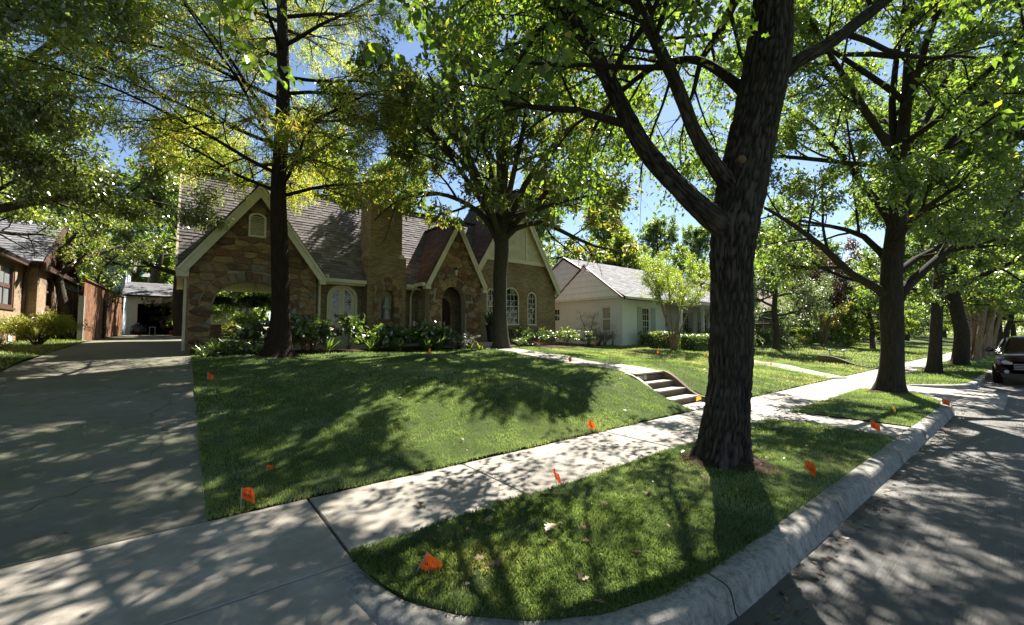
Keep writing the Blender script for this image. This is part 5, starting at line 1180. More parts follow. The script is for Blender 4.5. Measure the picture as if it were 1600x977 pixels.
for i, (p, r_) in enumerate(limbs):
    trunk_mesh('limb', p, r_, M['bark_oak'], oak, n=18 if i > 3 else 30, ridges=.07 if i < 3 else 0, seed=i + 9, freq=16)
    sp_, sr_ = smooth_path(p, r_, 3); gw_.spawn(sp_, sr_, 3.4, 0, t0=.42 if i < 4 else .2, keep=False, nk=8 if i < 4 else 9)
# thin hanging side branch of the great left limb
hb = PX([(930, 85, 5.7), (885, 32, 5.9), (845, 45, 6.1), (812, 95, 6.3), (783, 130, 6.5), (770, 190, 6.6)]); gw_.tubes.append((*smooth_path(hb, [.045, .04, .034, .028, .02, .008], 4), 1)); gw_.spawn(smooth_path(hb, [.045, .04, .034, .028, .02, .008], 4)[0], [.03, .02], 1.6, 1, keep=False, nk=8)
twig_mesh('twigs', gw_.tubes, M['bark_oak'], oak)
def keep_oak(P):   # nothing grows where people walk beneath, and the fork stands open
    return P[:, 2] > 3.9 + .25 * np.sin(P[:, 0] * 3)
near_ = lambda P: np.hypot(P[:, 0], P[:, 1]) < 5.2
crown_leaves('crown', M['lf_oak'], oak, gw_.twigs, 84000, .112, 'oak', rt_, (.42, .22), .18, keep=lambda P: keep_oak(P) & near_(P) & clumpy(P, 1.1, .44)); crown_leaves('outer_crown', M['lf_oak'], oak, gw_.twigs, 84000, .122, 'quad', rt_, (.42, .22), .18, keep=lambda P: keep_oak(P) & ~near_(P) & clumpy(P, 1.0, .45))
for k, (u, v) in enumerate(((1161, 248),)):
    c = at(u, v, 4.97 if k == 0 else 4.85); MB().tube([tuple(c + _f * .12), tuple(c + _f * .012), tuple(c)], [.05 if k == 0 else .036, .05 if k == 0 else .036, .03], 12).build('pruning_scar', M['stones'][5 if k == 0 else 1], oak)

# general tree ------------------------------------------------------------------
def tree(name, label, base, H, r0, lean, nl, z0, spread, Lr, P, bark, leaf, nleaf, size, shape, seed, group=None, tint=(.45, .22), flare=.35, cat='tree', twk=None, limbs=None, trunk=None, side=12, droop=.3, keep=None, tfun=None, spr=.14, up=.9, elev=(.25, .9), flat=None):
    r = np.random.default_rng(seed); base = np.array(base, float); o = thing(name, label, cat, tuple(base), group)
    if trunk is None:
        trunk = [base - (0, 0, .1)] + [base + np.array([lean[0] * f + r.normal(0, .012) * H * (f < 1), lean[1] * f + r.normal(0, .012) * H * (f < 1), H * f]) for f in (.15, .35, .55, .75, 1)]; tr_ = [r0 * k for k in (1.05, .92, .82, .66, .42, .15)]
    else: trunk, tr_ = trunk
    trunk_mesh('trunk', trunk, tr_, bark, o, n=side + 6, flare=flare, seed=seed)
    g = Grower(r, P); sp_, sr_ = smooth_path(trunk, tr_, 5); sp_ = np.array(sp_); zz = sp_[:, 2]
    if limbs is None:
        limbs = []
        for k in range(nl):
            f = z0 + (1 - z0) * (k + .4 * r.random()) / nl; z = base[2] + H * f; i = int(np.argmin(abs(zz - z))); az = k * 2.399 + r.normal(0, .3); el = np.interp(f, [z0, 1], elev) + r.normal(0, .12); L = Lr * (1.0 - .55 * max(0, (f - z0) / (1 - z0)) ** 1.3) * r.uniform(.8, 1.15)
            d = np.array([math.cos(az) * math.cos(el), math.sin(az) * math.cos(el), math.sin(el)]); pts = [sp_[i]]; m = 6
            for j in range(m): d = unit(d + r.normal(0, P['wander'] * .8, 3) + (0, 0, P['up'][0])); pts.append(pts[-1] + d * L / m)
            limbs.append((pts, list(np.linspace(sr_[i] * .55, sr_[i] * .14, m + 1))))
    for p, r_ in limbs:
        trunk_mesh('limb', p, r_, bark, o, n=side - 2, seed=seed + 2, per=2); L = float(np.sum(np.linalg.norm(np.diff(np.array(p), axis=0), axis=1))); g.spawn(smooth_path(p, r_, 2)[0], r_, min(L, Lr), 0, keep=False)
    g.spawn(list(sp_[int(len(sp_) * .75):]), [tr_[-2], tr_[-1]], Lr * .7, 0, t0=.1, keep=False)
    if twk: g.tubes = [t_ for t_ in g.tubes if twk(t_[0][-1]) and twk(t_[0][0])]
    twig_mesh('twigs', g.tubes, bark, o); crown_leaves('crown', leaf, o, g.twigs, nleaf, size, shape, r, tint, spr, droop, up, keep, tfun)
    return o
PS = dict(wander=.10, up=[.03, .02, 0, -.05], kids=[7, 5, 4], max=3, t0=.3, spread=.80, ratio=.55, rr=.5)
PF = dict(wander=.12, up=[.04, .02, 0], kids=[7, 6], max=2, t0=.25, spread=.85, ratio=.55, rr=.5)

# B: second street tree, many ascending limbs
b2 = np.array([14.8, 2.46, .0]); D2 = float((b2 - EYEV).dot(_f))
lim2 = [
 (PX([(1392, 472, D2), (1372, 452, D2), (1330, 428, D2 - .2), (1290, 390, D2 - .5), (1240, 352, D2 - .9), (1195, 325, D2 - 1.2)]), [.15, .11, .09, .075, .05, .03]),
 (PX([(1402, 468, D2), (1420, 445, D2), (1470, 400, D2 + .3), (1530, 350, D2 + .8), (1600, 300, D2 + 1.4), (1660, 270, D2 + 2)]), [.15, .11, .09, .075, .05, .03]),
 (PX([(1394, 350, D2), (1378, 325, D2 + .2), (1345, 285, D2 + .6), (1305, 230, D2 + 1.0), (1250, 180, D2 + 1.4), (1222, 168, D2 + 1.7)]), [.13, .095, .08, .065, .045, .025]),
 (PX([(1400, 340, D2), (1425, 300, D2 - .1), (1455, 262, D2 - .3), (1500, 205, D2 - .6), (1555, 140, D2 - .9), (1610, 95, D2 - 1.2)]), [.13, .095, .08, .065, .045, .025]),
 (PX([(1400, 430, D2), (1430, 405, D2 + .5), (1500, 370, D2 + 1.5), (1570, 330, D2 + 2.6)]), [.10, .075, .05, .03]),
 (PX([(1392, 415, D2), (1350, 370, D2 + .6), (1290, 352, D2 + 1.4), (1220, 340, D2 + 2.2)]), [.10, .075, .05, .03]),
 (PX([(1402, 300, D2), (1398, 230, D2 + .2), (1394, 160, D2 + .3), (1405, 60, D2 + .3), (1420, -40, D2)]), [.12, .10, .08, .06, .035]),
 (PX([(1404, 270, D2), (1440, 200, D2 + .4), (1480, 120, D2 + .9), (1510, 30, D2 + 1.4), (1530, -60, D2 + 1.8)]), [.11, .09, .07, .05, .03]),
 (PX([(1402, 250, D2), (1350, 170, D2 - .6), (1300, 90, D2 - 1.2), (1260, 20, D2 - 1.8)]), [.10, .08, .055, .03]),
 (PX([(1410, 200, D2), (1450, 60, D2 - 1.0), (1500, -60, D2 - 1.8)]), [.09, .06, .03]),
 (PX([(1395, 380, D2), (1440, 330, D2 - 1.2), (1500, 290, D2 - 2.4)]), [.09, .06, .03])]
lim2 += auto_limbs(np.random.default_rng(310), [np.array(at(1410 + k, 260 - k * 34, D2)) for k in range(9)], 4.9, (.1, 1.0), r0=.08, az0=2.2)
tk2 = ([b2 - (0, 0, .08), at(1394, 540, D2), at(1392, 470, D2), at(1395, 400, D2), at(1402, 330, D2), at(1408, 240, D2), at(1418, 130, D2), at(1424, 0, D2), at(1430, -130, D2)], [.28, .235, .25, .225, .20, .15, .115, .075, .03])
tree('street_tree', 'second street tree on the verge, grey trunk with many upswept limbs', b2, 9, .27, (0, 0), 0, .4, .8, 3.4, PS, M['bark_far'], M['lf_st'], 105000, .118, 'quad', 31, 'street trees along the kerb', limbs=lim2, trunk=tk2, flare=.55, side=16, keep=lambda P: (P[:, 2] > 2.5) & clumpy(P, 1.3, .38, 5))
# C, D: third and fourth
b3 = np.array([23.0, 2.5, 0.]); D3 = float((b3 - EYEV).dot(_f))
lim3 = [(PX([(1470, 420, D3), (1452, 400, D3), (1440, 375, D3), (1415, 320, D3 - .6), (1395, 270, D3 - 1)]), [.15, .12, .10, .07, .04]), (PX([(1472, 400, D3), (1490, 350, D3 + .4), (1520, 300, D3 + 1)]), [.13, .09, .05]),
        (PX([(1474, 350, D3), (1500, 270, D3 - 1), (1540, 200, D3 - 2)]), [.12, .08, .04]), (PX([(1478, 300, D3), (1450, 220, D3 + 1), (1430, 150, D3 + 2)]), [.12, .08, .04]), (PX([(1480, 260, D3), (1520, 180, D3 + 1.4), (1560, 120, D3 + 2.4)]), [.11, .08, .04])]
tk3 = ([b3 - (0, 0, .08), at(1462, 530, D3), at(1466, 450, D3), at(1472, 400, D3), at(1480, 310, D3), at(1486, 200, D3), at(1490, 80, D3)], [.24, .18, .175, .165, .12, .08, .03])
tree('street_tree', 'third street tree on the verge, slim grey trunk forking low', b3, 10, .3, (0, 0), 0, .4, .8, 3.8, PF | dict(kids=[9, 8]), M['bark_far'], M['lf_st'], 42000, .17, 'quad', 33, 'street trees along the kerb', limbs=lim3, trunk=tk3, side=12, keep=lambda P: P[:, 2] > 3.0)
t4 = tree('street_tree', 'fourth street tree on the verge, stout dark trunk under a low crown', (29.9, 2.35, 0), 11, .30, (.3, .2), 13, .24, .8, 4.8, PF | dict(kids=[9, 8]), M['bark_far'], M['lf_st'], 48000, .18, 'quad', 34, 'street trees along the kerb', elev=(.1, 1.0), keep=lambda P: P[:, 2] > 2.9, flare=.5)
for i, (x, y, s) in enumerate(((57, 2.3, .95), (69, 2.2, 1.05), (84, 2.2, 1.0), (104, 2.2, 1.1))):
    dup(t4, (x, y, 0), i * 1.7 + .8, s, ('street tree beyond the pale multi-stemmed trees', 'street tree at mid distance down the road', 'small looking street tree farther down the road', 'farthest street tree closing the view down the road')[i], 'street trees along the kerb')
# pale multi-stemmed crape myrtles further along the kerb
def multi(name, label, base, H, ns, rad, spreadk, bark, leaf, nleaf, size, seed, group=None, shape='quad', Lr=1.3, tint=(.5, .22), z0=.55, P=None):
    r = np.random.default_rng(seed); base = np.array(base, float); o = thing(name, label, 'tree', tuple(base), group); P = P or dict(wander=.12, up=[.08, .03, 0], kids=[5, 5], max=2, t0=.1, spread=.6, ratio=.6, rr=.5); g = Grower(r, P)
    for k in range(ns):
        az = 2 * math.pi * k / ns + r.normal(0, .25); rr = spreadk * r.uniform(.55, 1.1); dx, dy = math.cos(az) * rr, math.sin(az) * rr; b0 = base + np.array([math.cos(az), math.sin(az), 0]) * rad * 1.4; h = H * r.uniform(.8, 1.05)
        pts = [b0 - (0, 0, .08)] + [b0 + np.array([dx * f ** 1.3, dy * f ** 1.3, h * f]) + r.normal(0, .03, 3) * f for f in (.2, .45, .7, 1)]; rd = [rad, rad * .8, rad * .66, rad * .45, rad * .18]
        trunk_mesh('stem', pts, rd, bark, o, n=9, seed=seed + k, per=3, flare=.2); g.spawn(smooth_path(pts, rd, 2)[0][int(z0 * 8):], rd[2:], Lr * 1.6, 0, keep=False, nk=6)
    twig_mesh('twigs', g.tubes, bark, o); crown_leaves('crown', leaf, o, g.twigs, nleaf, size, shape, r, tint, .16)
    return o
pale = multi('crape_myrtle', 'pale multi-stemmed tree beside the stout fourth street tree', (36.5, 2.35, 0), 6.0, 7, .15, 1.5, M['bark_pale'], M['lf_st'], 7000, .22, 41, 'pale multi-stemmed street trees', Lr=1.8)
for i, (x, s) in enumerate(((40.5, .95), (45.5, 1.05), (50.5, 1.0))):
    dup(pale, (x, 2.3, 0), 1.3 * i + .6, s, ('pale multi-stemmed tree, second in the row down the street', 'pale multi-stemmed tree, third in the row down the street', 'pale multi-stemmed tree at the far end of its row')[i])

# street tree just out of the frame, its boughs hang over the driveway
tree('street_oak', 'oak whose dark boughs hang over the driveway', (-4.3, 2.45, 0), 11, .30, (.4, .5), 9, .36, .8, 5.2, PO | dict(kids=[7, 6, 4]), M['bark_oak'], M['lf_oak'], 40000, .125, 'maple', 51, 'street trees along the kerb', elev=(.15, 1.1), keep=lambda P: (P[:, 2] > 4.4) & (np.hypot(P[:, 0], P[:, 1]) > 4.2), twk=lambda q: q[2] > 4.7 and math.hypot(q[0], q[1]) > 4.2)

# G: bald cypress
bc = np.array([2.22, 13.75, float(ground_z(2.22, 13.75)) + .03]); DC = float((bc - EYEV).dot(_f)); rc = np.random.default_rng(61)
cy = thing('cypress_tree', 'tall bald cypress with a straight dark trunk and feathery yellow-green sprays', 'tree', tuple(bc))
HC = 17.0; tkc = [bc - (0, 0, .1)] + [bc + np.array([-.012 * z + .05 * math.sin(z), .004 * z, z]) for z in (.6, 1.4, 3, 5, 7, 9, 11.5, 14, 17)]; rdc = [.40, .295, .25, .225, .205, .19, .16, .125, .075, .02]
trunk_mesh('trunk', tkc, rdc, M['bark_cyp'], cy, n=26, flare=.42, seed=6)
gc = Grower(rc, dict(wander=.10, up=[0, -.02, -.10], kids=[13, 4], max=2, t0=.16, spread=.80, ratio=.42, rr=.45, flat=.55))
for k in range(64):
    z = 4.7 + 11.8 * (k / 64) ** 1.05; az = k * 2.399 + rc.normal(0, .3); L = np.interp(z, [4.9, 6, 8, 12, 17], [3.6, 4.3, 4.2, 3.0, .8]) * rc.uniform(.8, 1.15) * (1.22 if math.cos(az) < -.3 and z < 9 else 1); el = np.interp(z, [3, 7, 16], [.12, .28, .75]) + rc.normal(0, .08)
    if z > 5.6 and abs((az - math.atan2(-13.75, -2.22) + math.pi) % (2 * math.pi) - math.pi) < .40: continue
    d = np.array([math.cos(az) * math.cos(el), math.sin(az) * math.cos(el), math.sin(el)]); p = bc + np.array([-.012 * z, .004 * z, z]); pts = [p]
    for j in range(6): d = unit(d + rc.normal(0, .09, 3) + (0, 0, -.06 if j > 1 else .03)); pts.append(pts[-1] + d * L / 6)
    r_ = np.linspace(.062 if z < 11 else .04, .01, 7); trunk_mesh('limb', pts, list(r_), M['bark_cyp'], cy, n=8, per=2, seed=k); gc.spawn(pts, r_, L, 0, keep=False)
twig_mesh('twigs', gc.tubes, M['bark_cyp'], cy)
crown_leaves('crown', M['lf_cyp'], cy, gc.twigs, 122000, .165, 'thin', rc, (.42, .22), .18, .35, .5, keep=lambda P: (np.hypot(P[:, 0] - 2.15, P[:, 1] - 13.8) > .7) & clumpy(P, .9, .40, 7), tfun=lambda P: .28 * (vnoise(P[:, 0] * 1.1 + 30, P[:, 2] * 1.1 + P[:, 1] * .7 + 20, 5) - .45))

# H: yard tree in front of the brick wing
by = np.array([10.72, 14.2, float(ground_z(10.72, 14.2)) + .03]); DY = float((by - EYEV).dot(_f))
limY = [
 (PX([(782, 385, DY), (765, 350, DY), (735, 322, DY - .4), (700, 306, DY - .9), (660, 302, DY - 1.5), (615, 318, DY - 2.0), (585, 345, DY - 2.4)]), [.19, .13, .105, .085, .06, .04, .02]),
 (PX([(786, 378, DY), (805, 358, DY - .2), (845, 348, DY - .6), (885, 365, DY - 1.0), (930, 385, DY - 1.4), (975, 392, DY - 1.7)]), [.16, .12, .10, .08, .05, .02]),
 (PX([(780, 375, DY), (755, 310, DY + .3), (725, 240, DY + .8), (700, 150, DY + 1.2), (690, 60, DY + 1.6)]), [.17, .14, .11, .08, .04]),
 (PX([(786, 370, DY), (820, 290, DY), (870, 220, DY), (930, 160, DY - .2), (985, 130, DY - .4)]), [.17, .13, .10, .07, .03]),
 (PX([(784, 360, DY), (790, 260, DY - .8), (800, 160, DY - 1.6), (800, 60, DY - 2.2)]), [.17, .13, .09, .04]),
 (PX([(784, 350, DY), (850, 310, DY + 1.5), (920, 290, DY + 3)]), [.13, .09, .04]),
 (PX([(782, 340, DY), (780, 200, DY + 1.4), (790, 80, DY + 2.6), (800, -30, DY + 3.2)]), [.15, .11, .07, .03]),
 (PX([(782, 345, DY), (830, 330, DY - 1.8), (900, 310, DY - 3.2), (960, 300, DY - 4)]), [.12, .085, .05, .02]),
 (PX([(783, 320, DY), (700, 230, DY - 1.5), (630, 170, DY - 2.6), (570, 150, DY - 3.2)]), [.13, .09, .05, .02])]
limY += [([by + (0, 0, 4.6), by + (-1.6, -1.2, 5.8), by + (-3.2, -2.4, 6.7), by + (-4.8, -3.7, 7.2), by + (-6.0, -4.8, 7.3)], [.14, .11, .08, .05, .02]), ([by + (0, 0, 5), by + (-.9, -1.8, 6.4), by + (-1.8, -3.6, 7.6), by + (-2.9, -5.4, 8.3), by + (-3.6, -6.8, 8.4)], [.14, .11, .08, .05, .02]), ([by + (0, 0, 4.8), by + (.4, -1.9, 6.0), by + (.8, -3.6, 7.0), by + (1.0, -5.4, 7.6)], [.13, .1, .06, .02]), ([by + (0, 0, 5), by + (-1.9, -.4, 6.6), by + (-3.8, -.9, 7.8), by + (-5.6, -1.2, 8.4)], [.13, .1, .06, .02]), ([by + (0, 0, 5.2), by + (-1.0, -1.4, 6.8), by + (-1.6, -2.8, 8.0), by + (-1.9, -4.2, 9.2)], [.13, .1, .06, .02]), ([by + (0, 0, 5.2), by + (-1.4, -1.0, 7.4), by + (-2.9, -2.2, 9.0), by + (-4.2, -3.4, 10)], [.13, .1, .06, .02])]
limY += auto_limbs(np.random.default_rng(710), [np.array(at(784 + k, 330 - k * 36, DY)) for k in range(10)], 6.3, (.1, 1.05), r0=.09, az0=1.1)
tkY = ([by - (0, 0, .1), at(781, 500, DY), at(781, 440, DY), at(784, 380, DY), at(783, 330, DY), at(784, 250, DY), at(790, 120, DY)], [.36, .30, .28, .31, .24, .17, .07])
tree('yard_tree', 'spreading yard tree before the brick wing, brownish green leaves and a knotted grey trunk', by, 11, .33, (0, 0), 0, .4, .8, 4.2, PS | dict(kids=[7, 6, 4], ratio=.5), M['bark_yard'], M['lf_yard'], 122000, .175, 'quad', 71, None, (.45, .24), limbs=limY, trunk=tkY, flare=.35, side=16, spr=.17, keep=lambda P: (P[:, 2] > np.where(P[:, 0] < 9.5, 5.9, 4.6)) & clumpy(P, .95, .425, 3), tfun=lambda P: .22 * (vnoise(P[:, 0] * .8 + 10, P[:, 2] * .8 + 10, 9) - .4) - .03 * (P[:, 2] - 6))

# I: live oak at the edge of the view, over the drive and bungalow
bl = np.array([-6.0, 16.6, 1.0])
limL = [([bl + np.array(q) for q in l], r_) for l, r_ in (
 ([(0, 0, 2.2), (.7, .2, 2.9), (1.6, .6, 3.7), (2.9, .4, 4.3), (4.2, .2, 4.7), (5.6, .5, 4.7)], [.20, .16, .13, .10, .06, .03]),
 ([(0, 0, 2.4), (.6, -1.2, 3.6), (1.6, -2.6, 4.8), (2.7, -4.2, 5.8), (3.6, -5.6, 6.3)], [.2, .16, .12, .08, .03]),
 ([(0, 0, 2.6), (.6, 1.2, 4.2), (1.5, 2.4, 5.6), (2.8, 3.8, 6.6)], [.2, .15, .1, .04]),
 ([(0, 0, 2.8), (1.0, -.2, 4.8), (2.2, -.6, 6.8), (3.4, -1.0, 8.6), (4.2, -1.0, 10)], [.2, .15, .11, .07, .03]),
 ([(0, 0, 2.8), (.1, -1.2, 5.2), (.6, -2.6, 7.4), (1.0, -4, 9.2)], [.2, .14, .09, .04]),
 ([(0, 0, 2.8), (-.4, .8, 5.4), (.2, 1.8, 8), (1.0, 2.6, 10)], [.2, .14, .09, .04]),
 ([(0, 0, 2.6), (-1.6, -.4, 4.4), (-3.2, -.6, 5.8)], [.18, .12, .05]))]
tree('live_oak', 'dark live oak leaning over the bungalow roof and the driveway', bl, 9, .42, (0, 0), 0, .4, .8, 4.0, PS | dict(wander=.16, kids=[8, 6, 4]), M['bark_live'], M['lf_live'], 110000, .12, 'quad', 81, None, (.5, .25), limbs=limL, trunk=([bl - (0, 0, .1), bl + (0, 0, 1.2), bl + (.05, 0, 2.4), bl + (.2, -.1, 4.4), bl + (.5, -.3, 7)], [.5, .42, .36, .24, .08]), flare=.3, side=14, spr=.24, keep=lambda P: P[:, 2] > 4.9)
# J: leaning tree by the gate
bj = np.array([-3.45, 23.9, 1.35]); limJ = [([bj + np.array(q) for q in l], r_) for l, r_ in (
 ([(-.45, .4, 2.2), (-.8, .7, 3.1), (-1.1, .9, 4.0)], [.12, .09, .05]), ([(-.5, .4, 2.6), (.2, .8, 3.4), (1.1, 1.4, 4.1), (2.0, 2.0, 4.4)], [.11, .09, .06, .03]), ([(-.5, .4, 2.8), (-.2, -.4, 3.7), (.4, -1.2, 4.5)], [.1, .07, .03]),
 ([(.55, 3.2, -.2), (.6, 3.3, 1.6), (.3, 3.2, 2.4), (.5, 3.0, 3.3), (1.1, 2.6, 4.0)], [.07, .065, .06, .05, .03]))]
tree('crape_myrtle', 'leaning slim tree by the dark gate with a thin grey-brown crown', bj, 5, .15, (0, 0), 0, .4, .8, 2.2, dict(wander=.14, up=[.03, 0, -.03], kids=[7, 6], max=2, t0=.2, spread=.8, ratio=.5, rr=.5), M['bark_live'], M['lf_yard'], 9000, .09, 'quad', 83, None, (.35, .25), limbs=limJ, trunk=([bj - (0, 0, .1), bj + (-.12, .1, .7), bj + (-.35, .3, 1.7), bj + (-.5, .4, 2.6), bj + (-.55, .5, 3.6), bj + (-.5, .5, 4.6)], [.19, .16, .145, .12, .08, .03]), side=12)

# K: background trees -----------------------------------------------------------
bgp = tree('shade_tree', 'light green tree behind the garage', (-1.5, 52, 1.5), 8.5, .3, (.3, 0), 14, .16, .8, 3.6, PF | dict(kids=[8, 7]), M['bark_live'], M['lf_bright'], 20000, .26, 'quad', 91, 'trees behind the houses', elev=(.0, 1.0))
bgd = tree('shade_tree', 'tall dark tree rising behind the stone cottage chimney', (7.5, 31, 1.2), 13, .38, (.4, .3), 15, .2, .8, 5.2, PF | dict(kids=[8, 7]), M['bark_live'], M['lf_st'], 30000, .27, 'quad', 92, 'trees behind the houses', elev=(.1, 1.05))
bgg = tree('shade_tree', 'grey-green bushy tree on the lawn past the white house', (30.5, 10.6, .5), 7.4, .2, (.2, 0), 15, .16, .8, 3.3, PF | dict(kids=[8, 7]), M['bark_live'], M['lf_grey'], 30000, .125, 'quad', 93, 'trees on the neighbour lawns', elev=(-.1, 1.0))
def far(src, x, y, s, rz, label, g='trees behind the houses'): return dup(src, (x, y, float(ground_z(x, y))), rz, s, label, g)
far(bgp, -7.5, 56, 1.15, 1, 'light green tree behind the pale blue house'); far(bgp, 5.5, 56, 1.0, 2.4, 'light green tree glimpsed past the porch arch'); far(bgp, -14, 38, 1.0, 4, 'light green tree behind the bungalow roof')
far(bgd, -7.5, 36, .85, 2.6, 'tall tree right behind the bungalow'); far(bgd, -2.0, 47, .95, 4.9, 'tall tree between the garage and the pale blue house'); far(bgd, -12, 62, 1.2, 1.1, 'tall tree far behind the bungalow'); far(bgd, 1.5, 64, 1.1, 2.0, 'tall tree far behind the garage')
far(bgd, 14.5, 34, 1.05, 2.2, 'tall tree behind the ridge of the stone cottage'); far(bgd, 30, 33, 1.15, 3.6, 'tall tree behind the white house roof'); far(bgd, 40, 32, 1.1, .5, 'tall tree behind the far end of the white house')
far(bgd, 0, 33, .95, 5, 'tall tree behind the porch gable'); far(bgp, 36, 27, 1.15, .3, 'light green tree just behind the white house'); far(bgd, 52, 32, 1.1, 1.6, 'tall tree behind the grey brick house'); far(bgd, 66, 34, 1.2, 2.9, 'tall tree behind the house with the porch column')
far(bgd, 82, 36, 1.15, 4.4, 'tall tree behind the low tan house'); far(bgd, 100, 30, 1.2, .9, 'tall tree well beyond the covered car'); far(bgd, 122, 18, 1.25, 2.5, 'tall tree on the last lawn of the street')
far(bgd, 39, 15.0, .62, 2.1, 'dark green tree before the grey brick house'); far(bgd, 53, 14.8, .7, 4.0, 'dark green tree beside the red-brown small tree'); far(bgd, 66, 17, .85, 5.2, 'dark green tree on the lawn before the covered car'); far(bgd, 78, 11, .8, .7, 'dark green tree on the far lawn past the covered car'); far(bgd, 98, 13, .95, 3.1, 'dark green tree at the far lawns'); far(bgd, 112, 20, 1.1, 1.3, 'dark green tree filling the gap at the far lawns')
far(bgg, 61, 10.5, 1.15, 1.2, 'grey-green tree near the covered car', 'trees on the neighbour lawns'); far(bgg, 71, 12.5, 1.2, 2.8, 'grey-green tree before the tan house', 'trees on the neighbour lawns'); far(bgp, 58, 15, .75, 3.3, 'bright green small tree behind the second street tree', 'trees on the neighbour lawns')
far(bgg, 92, 9.5, 1.3, .4, 'grey-green tree at the end of the lawns', 'trees on the neighbour lawns'); far(bgp, 112, 8, 1.1, 4.1, 'bright tree at the end of the lawns', 'trees on the neighbour lawns'); far(bgp, 44, 8.2, .62, 1.9, 'yellow-green small tree by the purple tree', 'trees on the neighbour lawns')
far(bgd, 135, 5, 1.1, .2, 'tree closing the end of the street', 'trees at the end of the street'); far(bgd, 150, -3, 1.2, 1.4, 'tree standing behind the street end', 'trees at the end of the street'); far(bgp, 128, 12, 1.2, 5, 'bright tree standing at the street end', 'trees at the end of the street')
far(bgd, 60, -12.5, 1.0, 3, 'tree on the opposite verge down the road', 'trees on the opposite verge'); far(bgd, 95, -12.5, 1.1, 4.2, 'farther tree on the opposite verge', 'trees on the opposite verge')
# live oak between the houses, its bare limbs show above the white gable
bo = np.array([19.2, 26.5, 1.1]); limO = [([bo + np.array(q) for q in l], r_) for l, r_ in (
 ([(0, 0, 2.0), (-.3, -.6, 3.4), (-.2, -1.4, 4.8), (.4, -2.4, 6.0), (1.4, -3.4, 6.9)], [.22, .19, .16, .12, .05]), ([(0, 0, 2.0), (-1.0, -.8, 3.2), (-1.6, -1.8, 4.6), (-1.4, -3.0, 6.0)], [.2, .16, .12, .05]), ([(0, 0, 2.2), (1.0, -.6, 3.6), (2.4, -1.4, 5.0), (4.0, -2.4, 6.0)], [.2, .16, .12, .05]),
 ([(0, 0, 2.4), (-.4, 1, 4.6), (-1.2, 1.8, 7)], [.2, .15, .06]), ([(0, 0, 2.4), (1.2, 1, 5.0), (2.6, 1.6, 7.6)], [.2, .15, .06]), ([(0, 0, 2.4), (.3, -.4, 5.4), (.2, -.8, 8.4)], [.2, .15, .06]))]
tree('live_oak', 'bare-limbed live oak between the stone cottage and the white house', bo, 9, .36, (0, 0), 0, .4, .8, 4.0, PF | dict(kids=[8, 7]), M['bark_live'], M['lf_live'], 15000, .16, 'quad', 95, None, (.55, .25), limbs=limO, trunk=([bo - (0, 0, .1), bo + (0, 0, 1.2), bo + (0, 0, 2.4), bo + (.1, 0, 4.6)], [.42, .34, .30, .12]), side=12, keep=lambda P: P[:, 2] > 6.2)
# crape myrtle before the white house, dark purple one further on
multi('crape_myrtle', 'slender vase-shaped tree with tan stems before the white house', (21.6, 12.6, float(ground_z(21.6, 12.6)) + .03), 4.8, 7, .055, 1.9, M['bark_pale'], M['lf_bright'], 14000, .10, 43, None, 'quad', 1.4, (.45, .25), .5)
multi('crape_myrtle', 'dark purple-leaved multi-stemmed tree on the far lawn', (45, 11.8, .6), 8.6, 9, .09, 3.0, M['bark_pale'], M['lf_purple'], 22000, .19, 44, None, 'quad', 2.0, (.45, .25), .35)
multi('crape_myrtle', 'reddish brown small tree beside the purple tree', (51, 12.6, .6), 4.2, 5, .07, 1.6, M['bark_pale'], M['lf_yard'], 5000, .14, 45, None, 'quad', 1.3, (.8, .2), .35)
multi('small_tree', 'little layered tree trained against the white house side wall', (18.6, 16.2, 1.0), 2.1, 3, .025, .75, M['bark_live'], M['lf_yard'], 700, .075, 46, None, 'quad', .55, (.75, .25), .3, dict(wander=.12, up=[0, 0, 0], kids=[4, 3], max=2, t0=.2, spread=1.0, ratio=.5, rr=.5, flat=.4))

# ------------------------------------------------------------------ shrubs, bed plants, hedges
def shrub(label, x, y, h, rad, nst, mat, nl, size, shape, seed, name='shrub', cat='shrub', group=None, tint=(.45, .25), droop=.15, up=.7, spread=.6, z=None):
    r = np.random.default_rng(seed); b = np.array([x, y, (float(ground_z(x, y)) + .03) if z is None else z]); o = thing(name, label, cat, tuple(b), group); tubes = []; tw = []
    for k in range(nst):
        az = 2.4 * k + r.normal(0, .3); f = rad * math.sqrt((k + .6) / nst); hh = h * r.uniform(.65, 1.05) * (1 - .35 * (f / rad) ** 2)
        top = b + np.array([math.cos(az) * f, math.sin(az) * f, hh]); m1 = b + np.array([math.cos(az) * f * .35, math.sin(az) * f * .35, hh * .5]); pts = [b + r.normal(0, .02, 3) * (1, 1, 0) - (0, 0, .03), m1, top]; tubes.append((pts, [.012, .009, .004], 3)); tw.append((m1, top)); tw.append(((m1 + top) / 2, top + r.normal(0, .05, 3)))
        for q in range(2): tw.append((m1 * .5 + top * .5, top + r.normal(0, rad * .22, 3) * (1, 1, .5)))
    twig_mesh('stems', tubes, M['bark_live'], o, 0)
    crown_leaves('foliage', mat, o, tw, nl, size, shape, r, tint, size * .6, droop, up); return o
